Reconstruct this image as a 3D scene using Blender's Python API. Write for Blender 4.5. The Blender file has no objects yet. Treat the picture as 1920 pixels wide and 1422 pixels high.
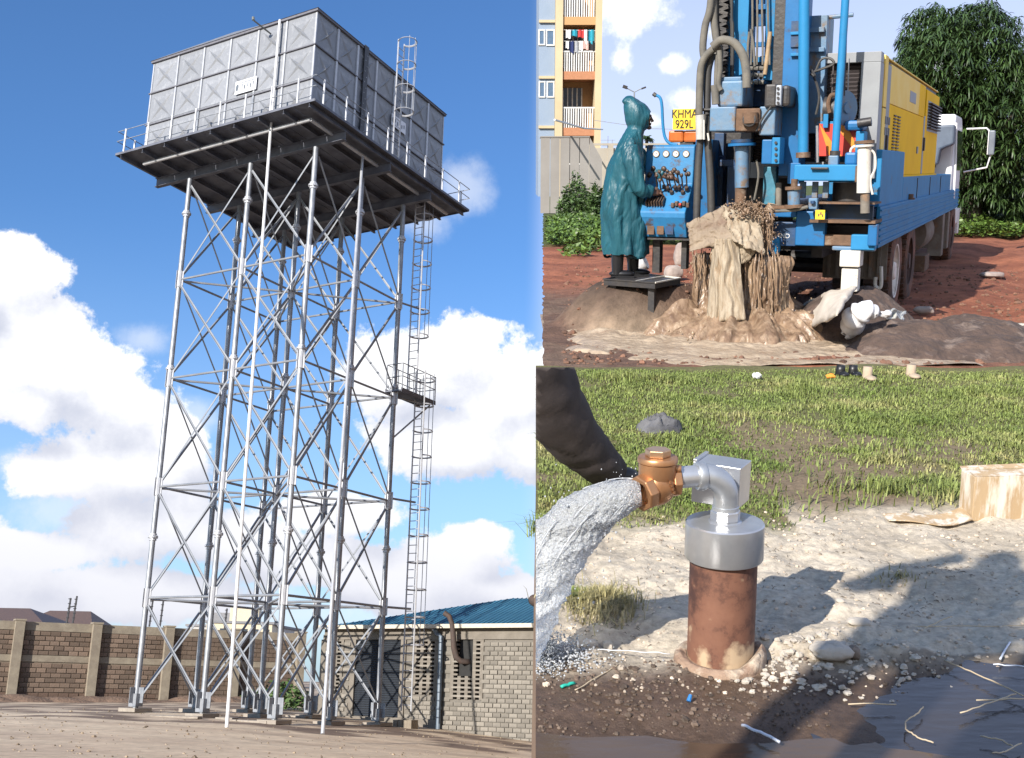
import bpy, bmesh, math, random
import numpy as np
from mathutils import Matrix, Vector, Quaternion
from mathutils import noise as mnoise
R=math.radians
rnd=random.Random(7)
sc=bpy.context.scene
COL=sc.collection
# ------------------------------------------------------------------ camera
FPX=2120.0
CAML=Vector((0,0,1.3))
def axes(pitch,roll):
    p=R(pitch); q=R(roll)
    fw=Vector((0,math.cos(p),math.sin(p))); up=Vector((0,-math.sin(p),math.cos(p))); r=Vector((1,0,0))
    return (math.cos(q)*r+math.sin(q)*up, -math.sin(q)*r+math.cos(q)*up, fw)
AW=axes(15.106,1.258)
cam=bpy.data.cameras.new('camera'); camo=bpy.data.objects.new('camera',cam); COL.objects.link(camo)
cam.sensor_width=36; cam.lens=36*FPX/1920; cam.clip_start=.1; cam.clip_end=3000
m=Matrix.Identity(4)
for i,v in enumerate((AW[0],AW[1],-AW[2])):
    for k in range(3): m[k][i]=v[k]
camo.matrix_world=Matrix.Translation(CAML)@m
sc.camera=camo
# the terraced hillside plot on the right: its ground climbs away from the level yard
AS=axes(-10.6,0); CS=Vector((0,0,1.5))
def _m3(a):
    mm=Matrix.Identity(4)
    for i,v in enumerate((a[0],a[1],-a[2])):
        for k in range(3): mm[k][i]=v[k]
    return mm
FS=Matrix.Translation(CAML)@_m3(AW)@_m3(AS).transposed()@Matrix.Translation(-CS)
FL=Matrix.Identity(4)
# ------------------------------------------------------------------ sun and sky
SUN_AZ,SUN_EL=R(38),R(36)      # travel direction of the light over the hillside plot
ds=Vector((math.sin(SUN_AZ)*math.cos(SUN_EL),math.cos(SUN_AZ)*math.cos(SUN_EL),-math.sin(SUN_EL)))
dw=(FS.to_3x3()@ds).normalized()
sun=bpy.data.lights.new('sun','SUN'); sun.energy=5.0; sun.angle=R(.5); sun.color=(1,.93,.84)
so=bpy.data.objects.new('sun',sun); COL.objects.link(so); so.rotation_euler=dw.to_track_quat('-Z','Y').to_euler()
sc.view_settings.view_transform='Standard'; sc.view_settings.look='None'; sc.view_settings.gamma=1
sc.view_settings.use_curve_mapping=False; sc.view_settings.exposure=0.75
W=bpy.data.worlds.new('World'); sc.world=W; W.use_nodes=True
nt=W.node_tree; nt.nodes.clear()
def N(t,**k):
    n=nt.nodes.new(t)
    for a,b in k.items():
        if a.startswith('i_'):
            n.inputs[int(a[2:])].default_value=b
        else: setattr(n,a,b)
    return n
def Lk(a,b): nt.links.new(a,b)
def MT(op,a,b=None,c=None,clamp=False):
    n=nt.nodes.new('ShaderNodeMath'); n.operation=op; n.use_clamp=clamp
    for i,x in enumerate((a,b,c)):
        if x is None: continue
        if isinstance(x,(int,float)): n.inputs[i].default_value=x
        else: nt.links.new(x,n.inputs[i])
    return n.outputs[0]
sky=N('ShaderNodeTexSky',sky_type='NISHITA',sun_disc=False)
sky.sun_elevation=math.asin(-dw.z); sky.sun_rotation=math.atan2(-dw.x,-dw.y); sky.air_density=1.0; sky.dust_density=.6; sky.ozone_density=2.2
tc=N('ShaderNodeTexCoord'); sep=N('ShaderNodeSeparateXYZ'); Lk(tc.outputs['Generated'],sep.inputs[0])
AZ=MT('ARCTAN2',sep.outputs[0],sep.outputs[1]); EL=MT('ARCSINE',sep.outputs[2])
wz=MT('ADD',MT('MULTIPLY',sep.outputs[1],.3),0)
def dirpx(x,y):
    v=AW[2]+AW[0]*((x-960)/FPX)-AW[1]*((y-711)/FPX); v.normalize()
    return math.atan2(v.x,v.y),math.asin(v.z)
blobsL=[(765,700,150,105),(860,650,120,70),(960,735,190,120),(860,830,200,75),(1000,820,120,100),(1120,760,160,130),
 (40,505,90,70),(-60,520,120,90),(85,610,90,60),(110,690,175,90),(200,760,120,70),(60,760,90,50),(240,880,190,90),(110,890,110,55),(330,830,70,50),
 (60,1040,150,45),(300,985,170,70),(200,1110,300,60),(420,1010,150,70),(640,960,140,45),(600,1060,200,55),
 (830,1060,140,70),(890,1010,75,45),(760,1100,200,60),(950,1110,140,35),(-150,1080,200,120),(-200,760,150,150)]
wispsL=[(860,350,75,65),(270,635,55,35),(25,870,45,30),(350,780,60,40),(800,420,60,40),(930,1130,130,40),(480,1150,500,60),(150,960,180,60)]
blobsR=[(1180,15,120,52),(1165,112,30,34),(1258,122,42,22),(1288,195,40,36),(1215,225,40,18),(1790,120,60,60),(1350,60,30,20)]
def clouds(sx,sy,blobs,amp=.55,scale=9.0,soft=False):
    cx=N('ShaderNodeCombineXYZ'); Lk(AZ,cx.inputs[0]); Lk(EL,cx.inputs[1])
    off=N('ShaderNodeVectorMath',operation='ADD'); Lk(cx.outputs[0],off.inputs[0]); off.inputs[1].default_value=(sx,sy,0)
    n1=N('ShaderNodeTexNoise'); n1.inputs['Scale'].default_value=scale; n1.inputs['Detail'].default_value=12; n1.inputs['Roughness'].default_value=.66
    Lk(off.outputs[0],n1.inputs['Vector'])
    s2=N('ShaderNodeSeparateXYZ'); Lk(off.outputs[0],s2.inputs[0])
    acc=None
    for (x,y,rx,ry) in blobs:
        a,e=dirpx(x,y)
        dx=MT('MULTIPLY',MT('SUBTRACT',s2.outputs[0],a),FPX/rx*.98)
        dy=MT('MULTIPLY',MT('SUBTRACT',s2.outputs[1],e),FPX/ry*.98)
        v=MT('SUBTRACT',1.0,MT('SQRT',MT('ADD',MT('MULTIPLY',dx,dx),MT('MULTIPLY',dy,dy))))
        acc=v if acc is None else MT('SMOOTH_MAX',acc,v,.25)
    return MT('ADD',acc,MT('MULTIPLY',MT('SUBTRACT',n1.outputs['Fac'],.5),amp*2.2))
cl=clouds(0,0,blobsL,.84,15); cl2=clouds(-.018,.034,blobsL,.40,9)
wi=clouds(0,0,wispsL,.9,16)
cr=clouds(0,0,blobsR,1.25,20)
def RM(x,a,b,c=0,d=1):
    n=N('ShaderNodeMapRange'); n.interpolation_type='SMOOTHSTEP'; n.inputs[1].default_value=a; n.inputs[2].default_value=b; n.inputs[3].default_value=c; n.inputs[4].default_value=d
    Lk(x,n.inputs[0]); return n.outputs[0]
def MX(f,a,b,t='MIX'):
    n=N('ShaderNodeMix',data_type='RGBA',blend_type=t)
    if isinstance(f,(int,float)): n.inputs[0].default_value=f
    else: Lk(f,n.inputs[0])
    for i,x in ((6,a),(7,b)):
        if isinstance(x,tuple): n.inputs[i].default_value=(*x,1)
        else: Lk(x,n.inputs[i])
    return n.outputs[2]
SKS=.088
tint=MX(1.0,sky.outputs[0],(.74,1.07,1.50),'MULTIPLY')
# thin bright veil towards the right and a little towards the horizon
veil=RM(AZ,dirpx(985,300)[0],dirpx(1075,300)[0])
veil=MT('MULTIPLY',veil,RM(EL,.70,.42,.55,.95))
hz=RM(EL,.40,.0,0,.50)
k=.735/SKS
c0=MX(hz,tint,(.52*k,.66*k,.86*k))
c1=MX(veil,c0,(.62*k,.72*k,.98*k))
# cloud body: lit upper-left flanks, greyer undersides
sh=RM(MT('SUBTRACT',cl,cl2),-.70,.50,0,1)
body=RM(cl,.1,1.1,0,1)
lit=MX(sh,(.55*k,.58*k,.68*k),(.98*k,.98*k,1.0*k))
lit=MX(MT('MULTIPLY',RM(EL,.25,.0),.75),lit,(.60*k,.61*k,.69*k))
c2=MX(MT('MULTIPLY',RM(wi,-.1,.9),.55),c1,(.75*k,.80*k,.90*k))
maskL=RM(AZ,dirpx(1200,700)[0],dirpx(1110,700)[0])
c3=MX(MT('MULTIPLY',RM(cl,.05,.27),maskL),c2,lit)
maskR=RM(AZ,dirpx(1040,100)[0],dirpx(1100,100)[0])
c4=MX(MT('MULTIPLY',RM(cr,.0,.75),maskR),c3,(1.05*k,1.05*k,1.08*k))
bg=N('ShaderNodeBackground'); bg.inputs[1].default_value=SKS; Lk(c4,bg.inputs[0])
wo=N('ShaderNodeOutputWorld'); Lk(bg.outputs[0],wo.inputs[0])
# ------------------------------------------------------------------ helpers
def ray(fr,px,py):
    A,c=(AW,CAML) if fr=='L' else (AS,CS)
    return A[2]+A[0]*((px-960)/FPX)-A[1]*((py-711)/FPX),c
def onz(fr,px,py,z=0):
    d,c=ray(fr,px,py); return c+d*((z-c.z)/d.z)
def ony(fr,px,py,y):
    d,c=ray(fr,px,py); return c+d*((y-c.y)/d.y)
def onplane(fr,px,py,p,n):
    d,c=ray(fr,px,py); p=Vector(p); n=Vector(n); return c+d*((p-c).dot(n)/d.dot(n))
class MB:
    def __init__(s): s.v=[]; s.f=[]; s.mi=[]; s.cm=0
    def add(s,vs,fs):
        o=len(s.v); s.v+= [tuple(v) for v in vs]; s.f+=[tuple(i+o for i in f) for f in fs]; s.mi+=[s.cm]*len(fs); return s
    def box(s,c,d,rz=0,rx=0,ry=0):
        M=Matrix.Translation(Vector(c))@Matrix.Rotation(rz,4,'Z')@Matrix.Rotation(ry,4,'Y')@Matrix.Rotation(rx,4,'X')
        x,y,z=d[0]/2,d[1]/2,d[2]/2
        vs=[M@Vector(p) for p in ((-x,-y,-z),(x,-y,-z),(x,y,-z),(-x,y,-z),(-x,-y,z),(x,-y,z),(x,y,z),(-x,y,z))]
        return s.add(vs,[(0,3,2,1),(4,5,6,7),(0,1,5,4),(1,2,6,5),(2,3,7,6),(3,0,4,7)])
    def bb(s,x0,x1,y0,y1,z0,z1): return s.box(((x0+x1)/2,(y0+y1)/2,(z0+z1)/2),(abs(x1-x0),abs(y1-y0),abs(z1-z0)))
    def beam(s,p,q,w,h,up=(0,0,1)):
        p=Vector(p);q=Vector(q);d=(q-p).normalized();u=Vector(up)
        if abs(d.dot(u))>.98: u=Vector((1,0,0))
        a=d.cross(u).normalized();b=a.cross(d).normalized()
        vs=[]
        for c in (p,q):
            for i,j in ((-1,-1),(1,-1),(1,1),(-1,1)): vs.append(c+a*(w/2*i)+b*(h/2*j))
        return s.add(vs,[(0,1,2,3),(7,6,5,4),(0,4,5,1),(1,5,6,2),(2,6,7,3),(3,7,4,0)])
    def tube(s,p,q,r,n=8,r2=None,cap=True):
        return s.path([p,q],[r,r if r2 is None else r2],n,cap)
    def path(s,pts,r,n=8,cap=True,closed=False,flat=1.0):
        pts=[Vector(p) for p in pts]; L=len(pts)
        rr=r if isinstance(r,(list,tuple)) else [r]*L
        o=[]; prev=None
        for i,p in enumerate(pts):
            if closed: d=pts[(i+1)%L]-pts[i-1]
            else: d=pts[min(i+1,L-1)]-pts[max(i-1,0)]
            d.normalize()
            if prev is None:
                a=d.orthogonal().normalized()
            else:
                a=(prev-d*prev.dot(d)).normalized()
            prev=a; b=d.cross(a)
            for k in range(n):
                t=2*math.pi*k/n; o.append(p+(a*math.cos(t)+b*math.sin(t)*flat)*rr[i])
        fs=[]
        for i in range(L if closed else L-1):
            j=(i+1)%L
            for k in range(n):
                k2=(k+1)%n; fs.append((i*n+k,i*n+k2,j*n+k2,j*n+k))
        if cap and not closed:
            fs.append(tuple(range(n-1,-1,-1))); fs.append(tuple((L-1)*n+k for k in range(n)))
        return s.add(o,fs)
    def lathe(s,prof,o=(0,0,0),n=24,axis=(0,0,1),cap=True,wob=0):
        # prof: (radius, height) along axis
        ax=Vector(axis).normalized(); a=ax.orthogonal().normalized(); b=ax.cross(a); o=Vector(o); vs=[];fs=[]
        for r,h in prof:
            for k in range(n):
                t=2*math.pi*k/n; rr=r*(1+wob*math.sin(3*t+h*9)); vs.append(o+ax*h+(a*math.cos(t)+b*math.sin(t))*rr)
        for i in range(len(prof)-1):
            for k in range(n):
                k2=(k+1)%n; fs.append((i*n+k,i*n+k2,(i+1)*n+k2,(i+1)*n+k))
        if cap:
            fs.append(tuple(range(n-1,-1,-1))); fs.append(tuple((len(prof)-1)*n+k for k in range(n)))
        return s.add(vs,fs)
    def prism(s,poly,d0,d1,M=None):
        # poly in (x,z); extruded along y from d0 to d1
        n=len(poly); vs=[(x,d0,z) for x,z in poly]+[(x,d1,z) for x,z in poly]
        if M is not None: vs=[M@Vector(v) for v in vs]
        fs=[tuple(range(n)),tuple(range(2*n-1,n-1,-1))]+[(i,i+n,(i+1)%n+n,(i+1)%n) for i in range(n)]
        return s.add(vs,fs)
    def grid(s,fn,nu,nv,wrapu=False):
        vs=[fn(i/(nu if wrapu else nu-1),j/(nv-1)) for j in range(nv) for i in range(nu)]
        fs=[]
        for j in range(nv-1):
            for i in range(nu if wrapu else nu-1):
                i2=(i+1)%nu; fs.append((j*nu+i,j*nu+i2,(j+1)*nu+i2,(j+1)*nu+i))
        return s.add(vs,fs)
    def sphere(s,c,r,n=10,m=7,sc=(1,1,1),jit=0):
        c=Vector(c); vs=[];fs=[]
        for j in range(m+1):
            ph=math.pi*j/m
            for i in range(n):
                t=2*math.pi*i/n; k=r*(1+(rnd.uniform(-jit,jit) if jit else 0))
                vs.append(c+Vector((math.sin(ph)*math.cos(t)*sc[0],math.sin(ph)*math.sin(t)*sc[1],math.cos(ph)*sc[2]))*k)
        for j in range(m):
            for i in range(n): fs.append((j*n+i,(j+1)*n+i,(j+1)*n+(i+1)%n,j*n+(i+1)%n))
        return s.add(vs,fs)
    def mesh(s,name):
        me=bpy.data.meshes.new(name); me.from_pydata(s.v,[],s.f); me.update(); return me
    def build(s,name,mat,parent=None,smooth=False,bev=0,fix=True):
        me=s.mesh(name)
        if fix:
            bm=bmesh.new(); bm.from_mesh(me); bmesh.ops.remove_doubles(bm,verts=bm.verts,dist=1e-6) if smooth else None
            bmesh.ops.recalc_face_normals(bm,faces=bm.faces); bm.to_mesh(me); bm.free()
        o=bpy.data.objects.new(name,me); COL.objects.link(o)
        for mm in (mat if isinstance(mat,(list,tuple)) else [mat]): me.materials.append(mm)
        if isinstance(mat,(list,tuple)) and len(me.polygons)==len(s.mi): me.polygons.foreach_set('material_index',s.mi)
        if smooth:
            me.polygons.foreach_set('use_smooth',[True]*len(me.polygons))
            if smooth!='all': 
                try: me.set_sharp_from_angle(angle=R(40))
                except Exception: pass
        if bev:
            b=o.modifiers.new('bevel','BEVEL'); b.width=bev; b.segments=2; b.limit_method='ANGLE'
        if parent: o.parent=parent
        return o
def place(o,fr,loc=(0,0,0),rz=0):
    o.matrix_world=(FL if fr=='L' else FS)@Matrix.Translation(Vector(loc))@Matrix.Rotation(rz,4,'Z'); return o
def tag(o,label=None,cat=None,group=None,kind=None):
    if label: o['label']=label
    if cat: o['category']=cat
    if group: o['group']=group
    if kind: o['kind']=kind
    return o
def thing(name,label,cat,fr='L',loc=(0,0,0),rz=0,group=None):
    o=bpy.data.objects.new(name,None); o.empty_display_size=.2; COL.objects.link(o); place(o,fr,loc,rz)
    return tag(o,label,cat,group)
def inst(src,M,parent=None,name=None,color=None):
    c=src.copy(); COL.objects.link(c); c.parent=parent; c.matrix_basis=M; return c
def copy_tree(o,parent=None):
    c=o.copy(); COL.objects.link(c); c.parent=parent
    for ch in list(o.children): copy_tree(ch,c)
    return c
# materials ---------------------------------------------------------
def mat(name,c1,c2=None,rough=.6,metal=0,scale=8,bump=.1,bscale=None,c3=None,stain=.6,stscale=3,coord='Object',spec=.5,stretch=(1,1,1),island=0,detail=6,contrast=(.35,.65),trans=0,alpha=1,sss=0,coat=0,bdist=.02,objrand=0):
    M=bpy.data.materials.new(name); M.use_nodes=True; t=M.node_tree; b=t.nodes['Principled BSDF']
    def n(x): return t.nodes.new(x)
    tcn=n('ShaderNodeTexCoord'); mp=n('ShaderNodeMapping'); t.links.new(tcn.outputs[coord],mp.inputs[0]); mp.inputs['Scale'].default_value=stretch
    c2=c2 or tuple(x*.8 for x in c1)
    ns=n('ShaderNodeTexNoise'); ns.inputs['Scale'].default_value=scale; ns.inputs['Detail'].default_value=detail; ns.inputs['Roughness'].default_value=.6; t.links.new(mp.outputs[0],ns.inputs[0])
    rp=n('ShaderNodeValToRGB'); rp.color_ramp.elements[0].position=contrast[0]; rp.color_ramp.elements[1].position=contrast[1]
    rp.color_ramp.elements[0].color=(*c1,1); rp.color_ramp.elements[1].color=(*c2,1); t.links.new(ns.outputs['Fac'],rp.inputs[0])
    out=rp.outputs[0]
    if c3:
        n3=n('ShaderNodeTexNoise'); n3.inputs['Scale'].default_value=stscale; n3.inputs['Detail'].default_value=8; n3.inputs['Roughness'].default_value=.7; t.links.new(mp.outputs[0],n3.inputs[0])
        r3=n('ShaderNodeValToRGB'); r3.color_ramp.elements[0].position=1-stain; r3.color_ramp.elements[1].position=min(1,1-stain+.12); r3.color_ramp.elements[0].color=(0,0,0,1); t.links.new(n3.outputs['Fac'],r3.inputs[0])
        mx=n('ShaderNodeMix'); mx.data_type='RGBA'; t.links.new(r3.outputs[0],mx.inputs[0]); t.links.new(out,mx.inputs[6]); mx.inputs[7].default_value=(*c3,1); out=mx.outputs[2]
    if island:
        g=n('ShaderNodeNewGeometry'); mr=n('ShaderNodeMapRange'); mr.inputs[3].default_value=1-island; mr.inputs[4].default_value=1+island; t.links.new(g.outputs['Random Per Island'],mr.inputs[0])
        mx=n('ShaderNodeMix'); mx.data_type='RGBA'; mx.blend_type='MULTIPLY'; mx.inputs[0].default_value=1; t.links.new(out,mx.inputs[6]); t.links.new(mr.outputs[0],mx.inputs[7]); out=mx.outputs[2]
    if objrand:
        g=n('ShaderNodeObjectInfo'); mr=n('ShaderNodeMapRange'); mr.inputs[3].default_value=1-objrand; mr.inputs[4].default_value=1+objrand; t.links.new(g.outputs['Random'],mr.inputs[0])
        mx=n('ShaderNodeMix'); mx.data_type='RGBA'; mx.blend_type='MULTIPLY'; mx.inputs[0].default_value=1; t.links.new(out,mx.inputs[6]); t.links.new(mr.outputs[0],mx.inputs[7]); out=mx.outputs[2]
    t.links.new(out,b.inputs['Base Color'])
    b.inputs['Roughness'].default_value=rough; b.inputs['Metallic'].default_value=metal; b.inputs['Specular IOR Level'].default_value=spec
    b.inputs['Transmission Weight'].default_value=trans; b.inputs['Alpha'].default_value=alpha; b.inputs['Coat Weight'].default_value=coat
    if sss: b.inputs['Subsurface Weight'].default_value=sss
    if bump:
        nb=n('ShaderNodeTexNoise'); nb.inputs['Scale'].default_value=bscale or scale*3; nb.inputs['Detail'].default_value=7; t.links.new(mp.outputs[0],nb.inputs[0])
        bp=n('ShaderNodeBump'); bp.inputs['Strength'].default_value=bump; bp.inputs['Distance'].default_value=bdist; t.links.new(nb.outputs['Fac'],bp.inputs['Height']); t.links.new(bp.outputs[0],b.inputs['Normal'])
    return M
def attr_mat(name,attr,rough=.9,bump=.4,bscale=20,nscale=12,namp=.35,bdist=.02,rattr=None,spec=.3):
    # base colour from a per-vertex material-zone attribute, broken up with noise
    M=bpy.data.materials.new(name); M.use_nodes=True; t=M.node_tree; b=t.nodes['Principled BSDF']
    n=lambda x:t.nodes.new(x)
    a=n('ShaderNodeAttribute'); a.attribute_name=attr
    tcn=n('ShaderNodeTexCoord')
    ns=n('ShaderNodeTexNoise'); ns.inputs['Scale'].default_value=nscale; ns.inputs['Detail'].default_value=10; ns.inputs['Roughness'].default_value=.7; t.links.new(tcn.outputs['Object'],ns.inputs[0])
    mr=n('ShaderNodeMapRange'); mr.inputs[1].default_value=.25; mr.inputs[2].default_value=.75; mr.inputs[3].default_value=1-namp; mr.inputs[4].default_value=1+namp; t.links.new(ns.outputs['Fac'],mr.inputs[0])
    mx=n('ShaderNodeMix'); mx.data_type='RGBA'; mx.blend_type='MULTIPLY'; mx.inputs[0].default_value=1; t.links.new(a.outputs['Color'],mx.inputs[6]); t.links.new(mr.outputs[0],mx.inputs[7])
    t.links.new(mx.outputs[2],b.inputs['Base Color'])
    b.inputs['Roughness'].default_value=rough; b.inputs['Specular IOR Level'].default_value=spec
    if rattr:
        ra=n('ShaderNodeAttribute'); ra.attribute_name=rattr; mr2=n('ShaderNodeMapRange'); mr2.inputs[3].default_value=rough; mr2.inputs[4].default_value=.12; t.links.new(ra.outputs['Fac'],mr2.inputs[0]); t.links.new(mr2.outputs[0],b.inputs['Roughness'])
    nb=n('ShaderNodeTexNoise'); nb.inputs['Scale'].default_value=bscale; nb.inputs['Detail'].default_value=10; nb.inputs['Roughness'].default_value=.65; t.links.new(tcn.outputs['Object'],nb.inputs[0])
    bp=n('ShaderNodeBump'); bp.inputs['Strength'].default_value=bump; bp.inputs['Distance'].default_value=bdist; t.links.new(nb.outputs['Fac'],bp.inputs['Height']); t.links.new(bp.outputs[0],b.inputs['Normal'])
    return M
def fbm(x,y,o=4,s=0.0):
    v=0;a=.5
    for i in range(o):
        v+=a*mnoise.noise(Vector((x,y,s))); x*=2.03;y*=2.03;a*=.5
    return v
def gl(x,y):
    # gentle fall of the yard towards the pump house
    xs=(-60,-20,-12.3,-7.5,-4.4,.8,6,300); zs=(0,.05,.16,0,-.20,-.62,-.8,-.8)
    z=float(np.interp(x,xs,zs)); f=min(1,max(0,(y-17)/14)); return z*f
# =================================================================== LEFT: level yard with the steel tank tower
galv=mat('galvanised steel',(.29,.305,.33),(.18,.195,.22),rough=.45,metal=.35,scale=3,bump=.05)
galv_br=mat('bright galvanised strip',(.42,.43,.45),(.33,.34,.37),rough=.4,metal=.2,scale=3,bump=.03)
galv_panel=mat('galvanised tank panel',(.205,.215,.235),(.165,.175,.195),rough=.5,metal=.15,scale=2.5,bump=.05,c3=(.24,.25,.27),stain=.50,stscale=2.5,objrand=.09)
steel_dk=mat('dark deck steel',(.13,.14,.17),(.08,.085,.11),rough=.6,metal=.4,scale=2,bump=.05)
flange_shade=mat('flange joint sealant',(.12,.12,.14),(.09,.09,.11),rough=.7)  # dark tone stands in for shade at the horizontal tank flanges
white_pl=mat('white painted pipe',(.60,.60,.61),(.50,.50,.50),rough=.4,bump=0)
black_pl=mat('black gauge strip',(.015,.015,.02),rough=.4,bump=0)
concrete=mat('concrete',(.30,.265,.22),(.22,.19,.16),rough=.9,scale=6,bump=.3)
k13=1.0
TA=Vector((-12.269,39.174,0)); TY=R(-28.728); SU,SV=5.927,5.518
Z1,Z2,Z3,Z4,ZT=3.876,7.694,11.62,15.374,19.338
tower=thing('water_tower','tall galvanised steel tower of nine legs with cross bracing carrying a big panel tank','tower','L',TA,TY)
TM=Matrix.Translation(TA)@Matrix.Rotation(TY,4,'Z'); TI=TM.inverted()
def tl(px,py,axis,val):
    n=[0,0,0]; n[axis]=1; p=[0,0,0]; p[axis]=val
    return TI@onplane('L',px,py,TM@Vector(p),TM.to_3x3()@Vector(n))
grid=[(i*SU/2,j*SV/2) for j in range(3) for i in range(3)]
# one leg with base plate; others share it
lm=MB(); lm.tube((0,0,-.1),(0,0,ZT+.05),.095,12)
leg0=lm.build('leg',galv,tower,smooth=True)
b=MB(); b.box((0,0,.34),(.32,.32,.42)); 
for a in range(4): b.box((.16*math.cos(a*1.571),.16*math.sin(a*1.571),.5),(.30 if a%2==0 else .02,.02 if a%2==0 else .30,.5))
base0=b.build('base_plate',galv,None)
c=MB(); c.lathe([(.17,-.03),(.17,.03)],n=14); c.lathe([(.125,-.12),(.125,.12)],n=12)
for a in range(8): c.tube((.145*math.cos(a*.785),.145*math.sin(a*.785),-.055),(.145*math.cos(a*.785),.145*math.sin(a*.785),.055),.014,6)
col0=c.build('flange_collar',galv_br,None)
g=MB(); g.box((0,0,0),(.36,.015,.62)); g.box((0,0,0),(.015,.36,.62)); g.tube((0,0,-.31),(0,0,.31),.125,10)
gus0=g.build('gusset_plate',galv_br,None)
first={}
def putp(src,M,parent):
    if src.name not in first:
        first[src.name]=1; src.parent=parent; src.matrix_basis=M; return src
    return inst(src,M,parent)
legs=[]
for n,(u,v) in enumerate(grid):
    lg=leg0 if n==0 else inst(leg0,Matrix.Identity(4),tower)
    lg.location=(u,v,0); legs.append(lg)
    _w=TM@Vector((u,v,0)); putp(base0,Matrix.Translation((0,0,gl(_w.x,_w.y)+.03)),lg)
    for z in (5.958,12.0,17.96): putp(col0,Matrix.Translation((0,0,z+rnd.uniform(-.04,.04))),lg)
    for z in (Z1,Z2,Z3,Z4): putp(gus0,Matrix.Translation((0,0,z)),lg)
# unit members stretched between joints
um=MB(); um.beam((0,0,0),(0,1,0),.062,.012); um.beam((.028,0,-.028),(.028,1,-.028),.012,.062)
br0=um.build('brace',galv,None)
um=MB(); um.tube((0,0,0),(0,1,0),.042,8); rg0=um.build('ring_beam',galv,None,smooth=True)
def member(src,p,q,parent,roll=0):
    p=Vector(p);q=Vector(q);d=q-p; L=d.length
    M=Matrix.Translation(p)@d.to_track_quat('Y','Z').to_matrix().to_4x4()@Matrix.Rotation(roll,4,'Y')@Matrix.Diagonal((1,L,1,1))
    return putp(src,M,parent)
edges=[]
for j in range(3):
    for i in range(3):
        if i<2: edges.append(((i,j),(i+1,j)))
        if j<2: edges.append(((i,j),(i,j+1)))
def gp(ij,z): return Vector((ij[0]*SU/2,ij[1]*SV/2,z))
levs=[.45,Z1,Z2,Z3,Z4,ZT]
for (a,b2) in edges:
    hor=Vector((b2[0]-a[0],b2[1]-a[1],0)).normalized(); side=Vector((-hor.y,hor.x,0))
    for k in range(5):
        z0,z1=levs[k]+(.25 if k else .15),levs[k+1]-.25
        member(br0,gp(a,z0)+hor*.12+side*.03,gp(b2,z1)-hor*.12+side*.03,tower)
        member(br0,gp(b2,z0)-hor*.12-side*.03,gp(a,z1)+hor*.12-side*.03,tower,math.pi/2)
    for z in (Z1,Z2,Z3,Z4): member(rg0,gp(a,z)+hor*.11,gp(b2,z)-hor*.11,tower)
for z in (Z1,Z2,Z3,Z4):
    for cnr in ((0,0),(2,0),(2,2),(0,2)):
        d=(gp((1,1),z)-gp(cnr,z)).normalized(); member(rg0,gp(cnr,z-.05)+d*.12,gp((1,1),z-.05)-d*.12,tower)
# platform
PU0,PU1,PV0,PV1=-1.9,7.35,-1.95,8.15
plat=bpy.data.objects.new('platform',None); COL.objects.link(plat); plat.parent=tower
for j in (0,1,2):
    v=j*SV/2
    mb=MB()
    mb.bb(PU0+.15,PU1-.15,v-.09,v+.09,ZT+.05,ZT+.065); mb.bb(PU0+.15,PU1-.15,v-.09,v+.09,ZT+.385,ZT+.40); mb.bb(PU0+.15,PU1-.15,v-.008,v+.008,ZT+.065,ZT+.385)
    mb.build('main_beam',steel_dk,plat)
nj=9
for i in range(nj):
    u=PU0+.25+(PU1-PU0-.5)*i/(nj-1); mb=MB()
    mb.bb(u-.05,u+.05,PV0+.03,PV1-.03,ZT+.405,ZT+.415); mb.bb(u-.006,u+.006,PV0+.03,PV1-.03,ZT+.415,ZT+.60)
    mb.build('joist',steel_dk,plat)
# outer pipe beam seen under each near edge
mb=MB(); mb.tube((PU0+.7,PV0+.75,ZT+.40),(PU1-.75,PV0+.75,ZT+.40),.07,10); mb.build('edge_pipe',galv_br,plat,smooth=True)
mb=MB(); mb.tube((PU1-.75,PV0+.75,ZT+.40),(PU1-.75,PV1-.5,ZT+.40),.07,10); mb.build('edge_pipe',galv_br,plat,smooth=True)
for i in range(9):
    u=PU0+(PU1-PU0)*i/9; mb=MB(); mb.bb(u+.01,PU0+(PU1-PU0)*(i+1)/9-.01,PV0,PV1,ZT+.605,ZT+.625); mb.build('deck_plate',steel_dk,plat)
mb=MB()
for p,q in (((PU0,PV0),(PU1,PV0)),((PU1,PV0),(PU1,PV1)),((PU1,PV1),(PU0,PV1)),((PU0,PV1),(PU0,PV0))):
    mb.beam((*p,ZT+.60),(*q,ZT+.60),.03,.09)
mb.build('edge_angle',steel_dk,plat)
rail=bpy.data.objects.new('railing',None); COL.objects.link(rail); rail.parent=tower
ZD=ZT+.63
mbp=MB(); mbp.tube((0,0,0),(0,0,.92),.035,8); post0=mbp.build('rail_post',galv_br,None,smooth=True)
for s0,s1 in (((PU0,PV0),(PU1,PV0)),((PU1,PV0),(PU1,PV1)),((PU1,PV1),(PU0,PV1)),((PU0,PV1),(PU0,PV0))):
    a=Vector((*s0,ZD));b2=Vector((*s1,ZD)); L=(b2-a).length; n=8
    for i in range(n): putp(post0,Matrix.Translation(a.lerp(b2,(i+.35)/n)),rail)
    for h in (.50,.90):
        mb=MB(); mb.tube(a+Vector((0,0,h)),b2+Vector((0,0,h)),.016,6); mb.build('rail',galv,rail)
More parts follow.
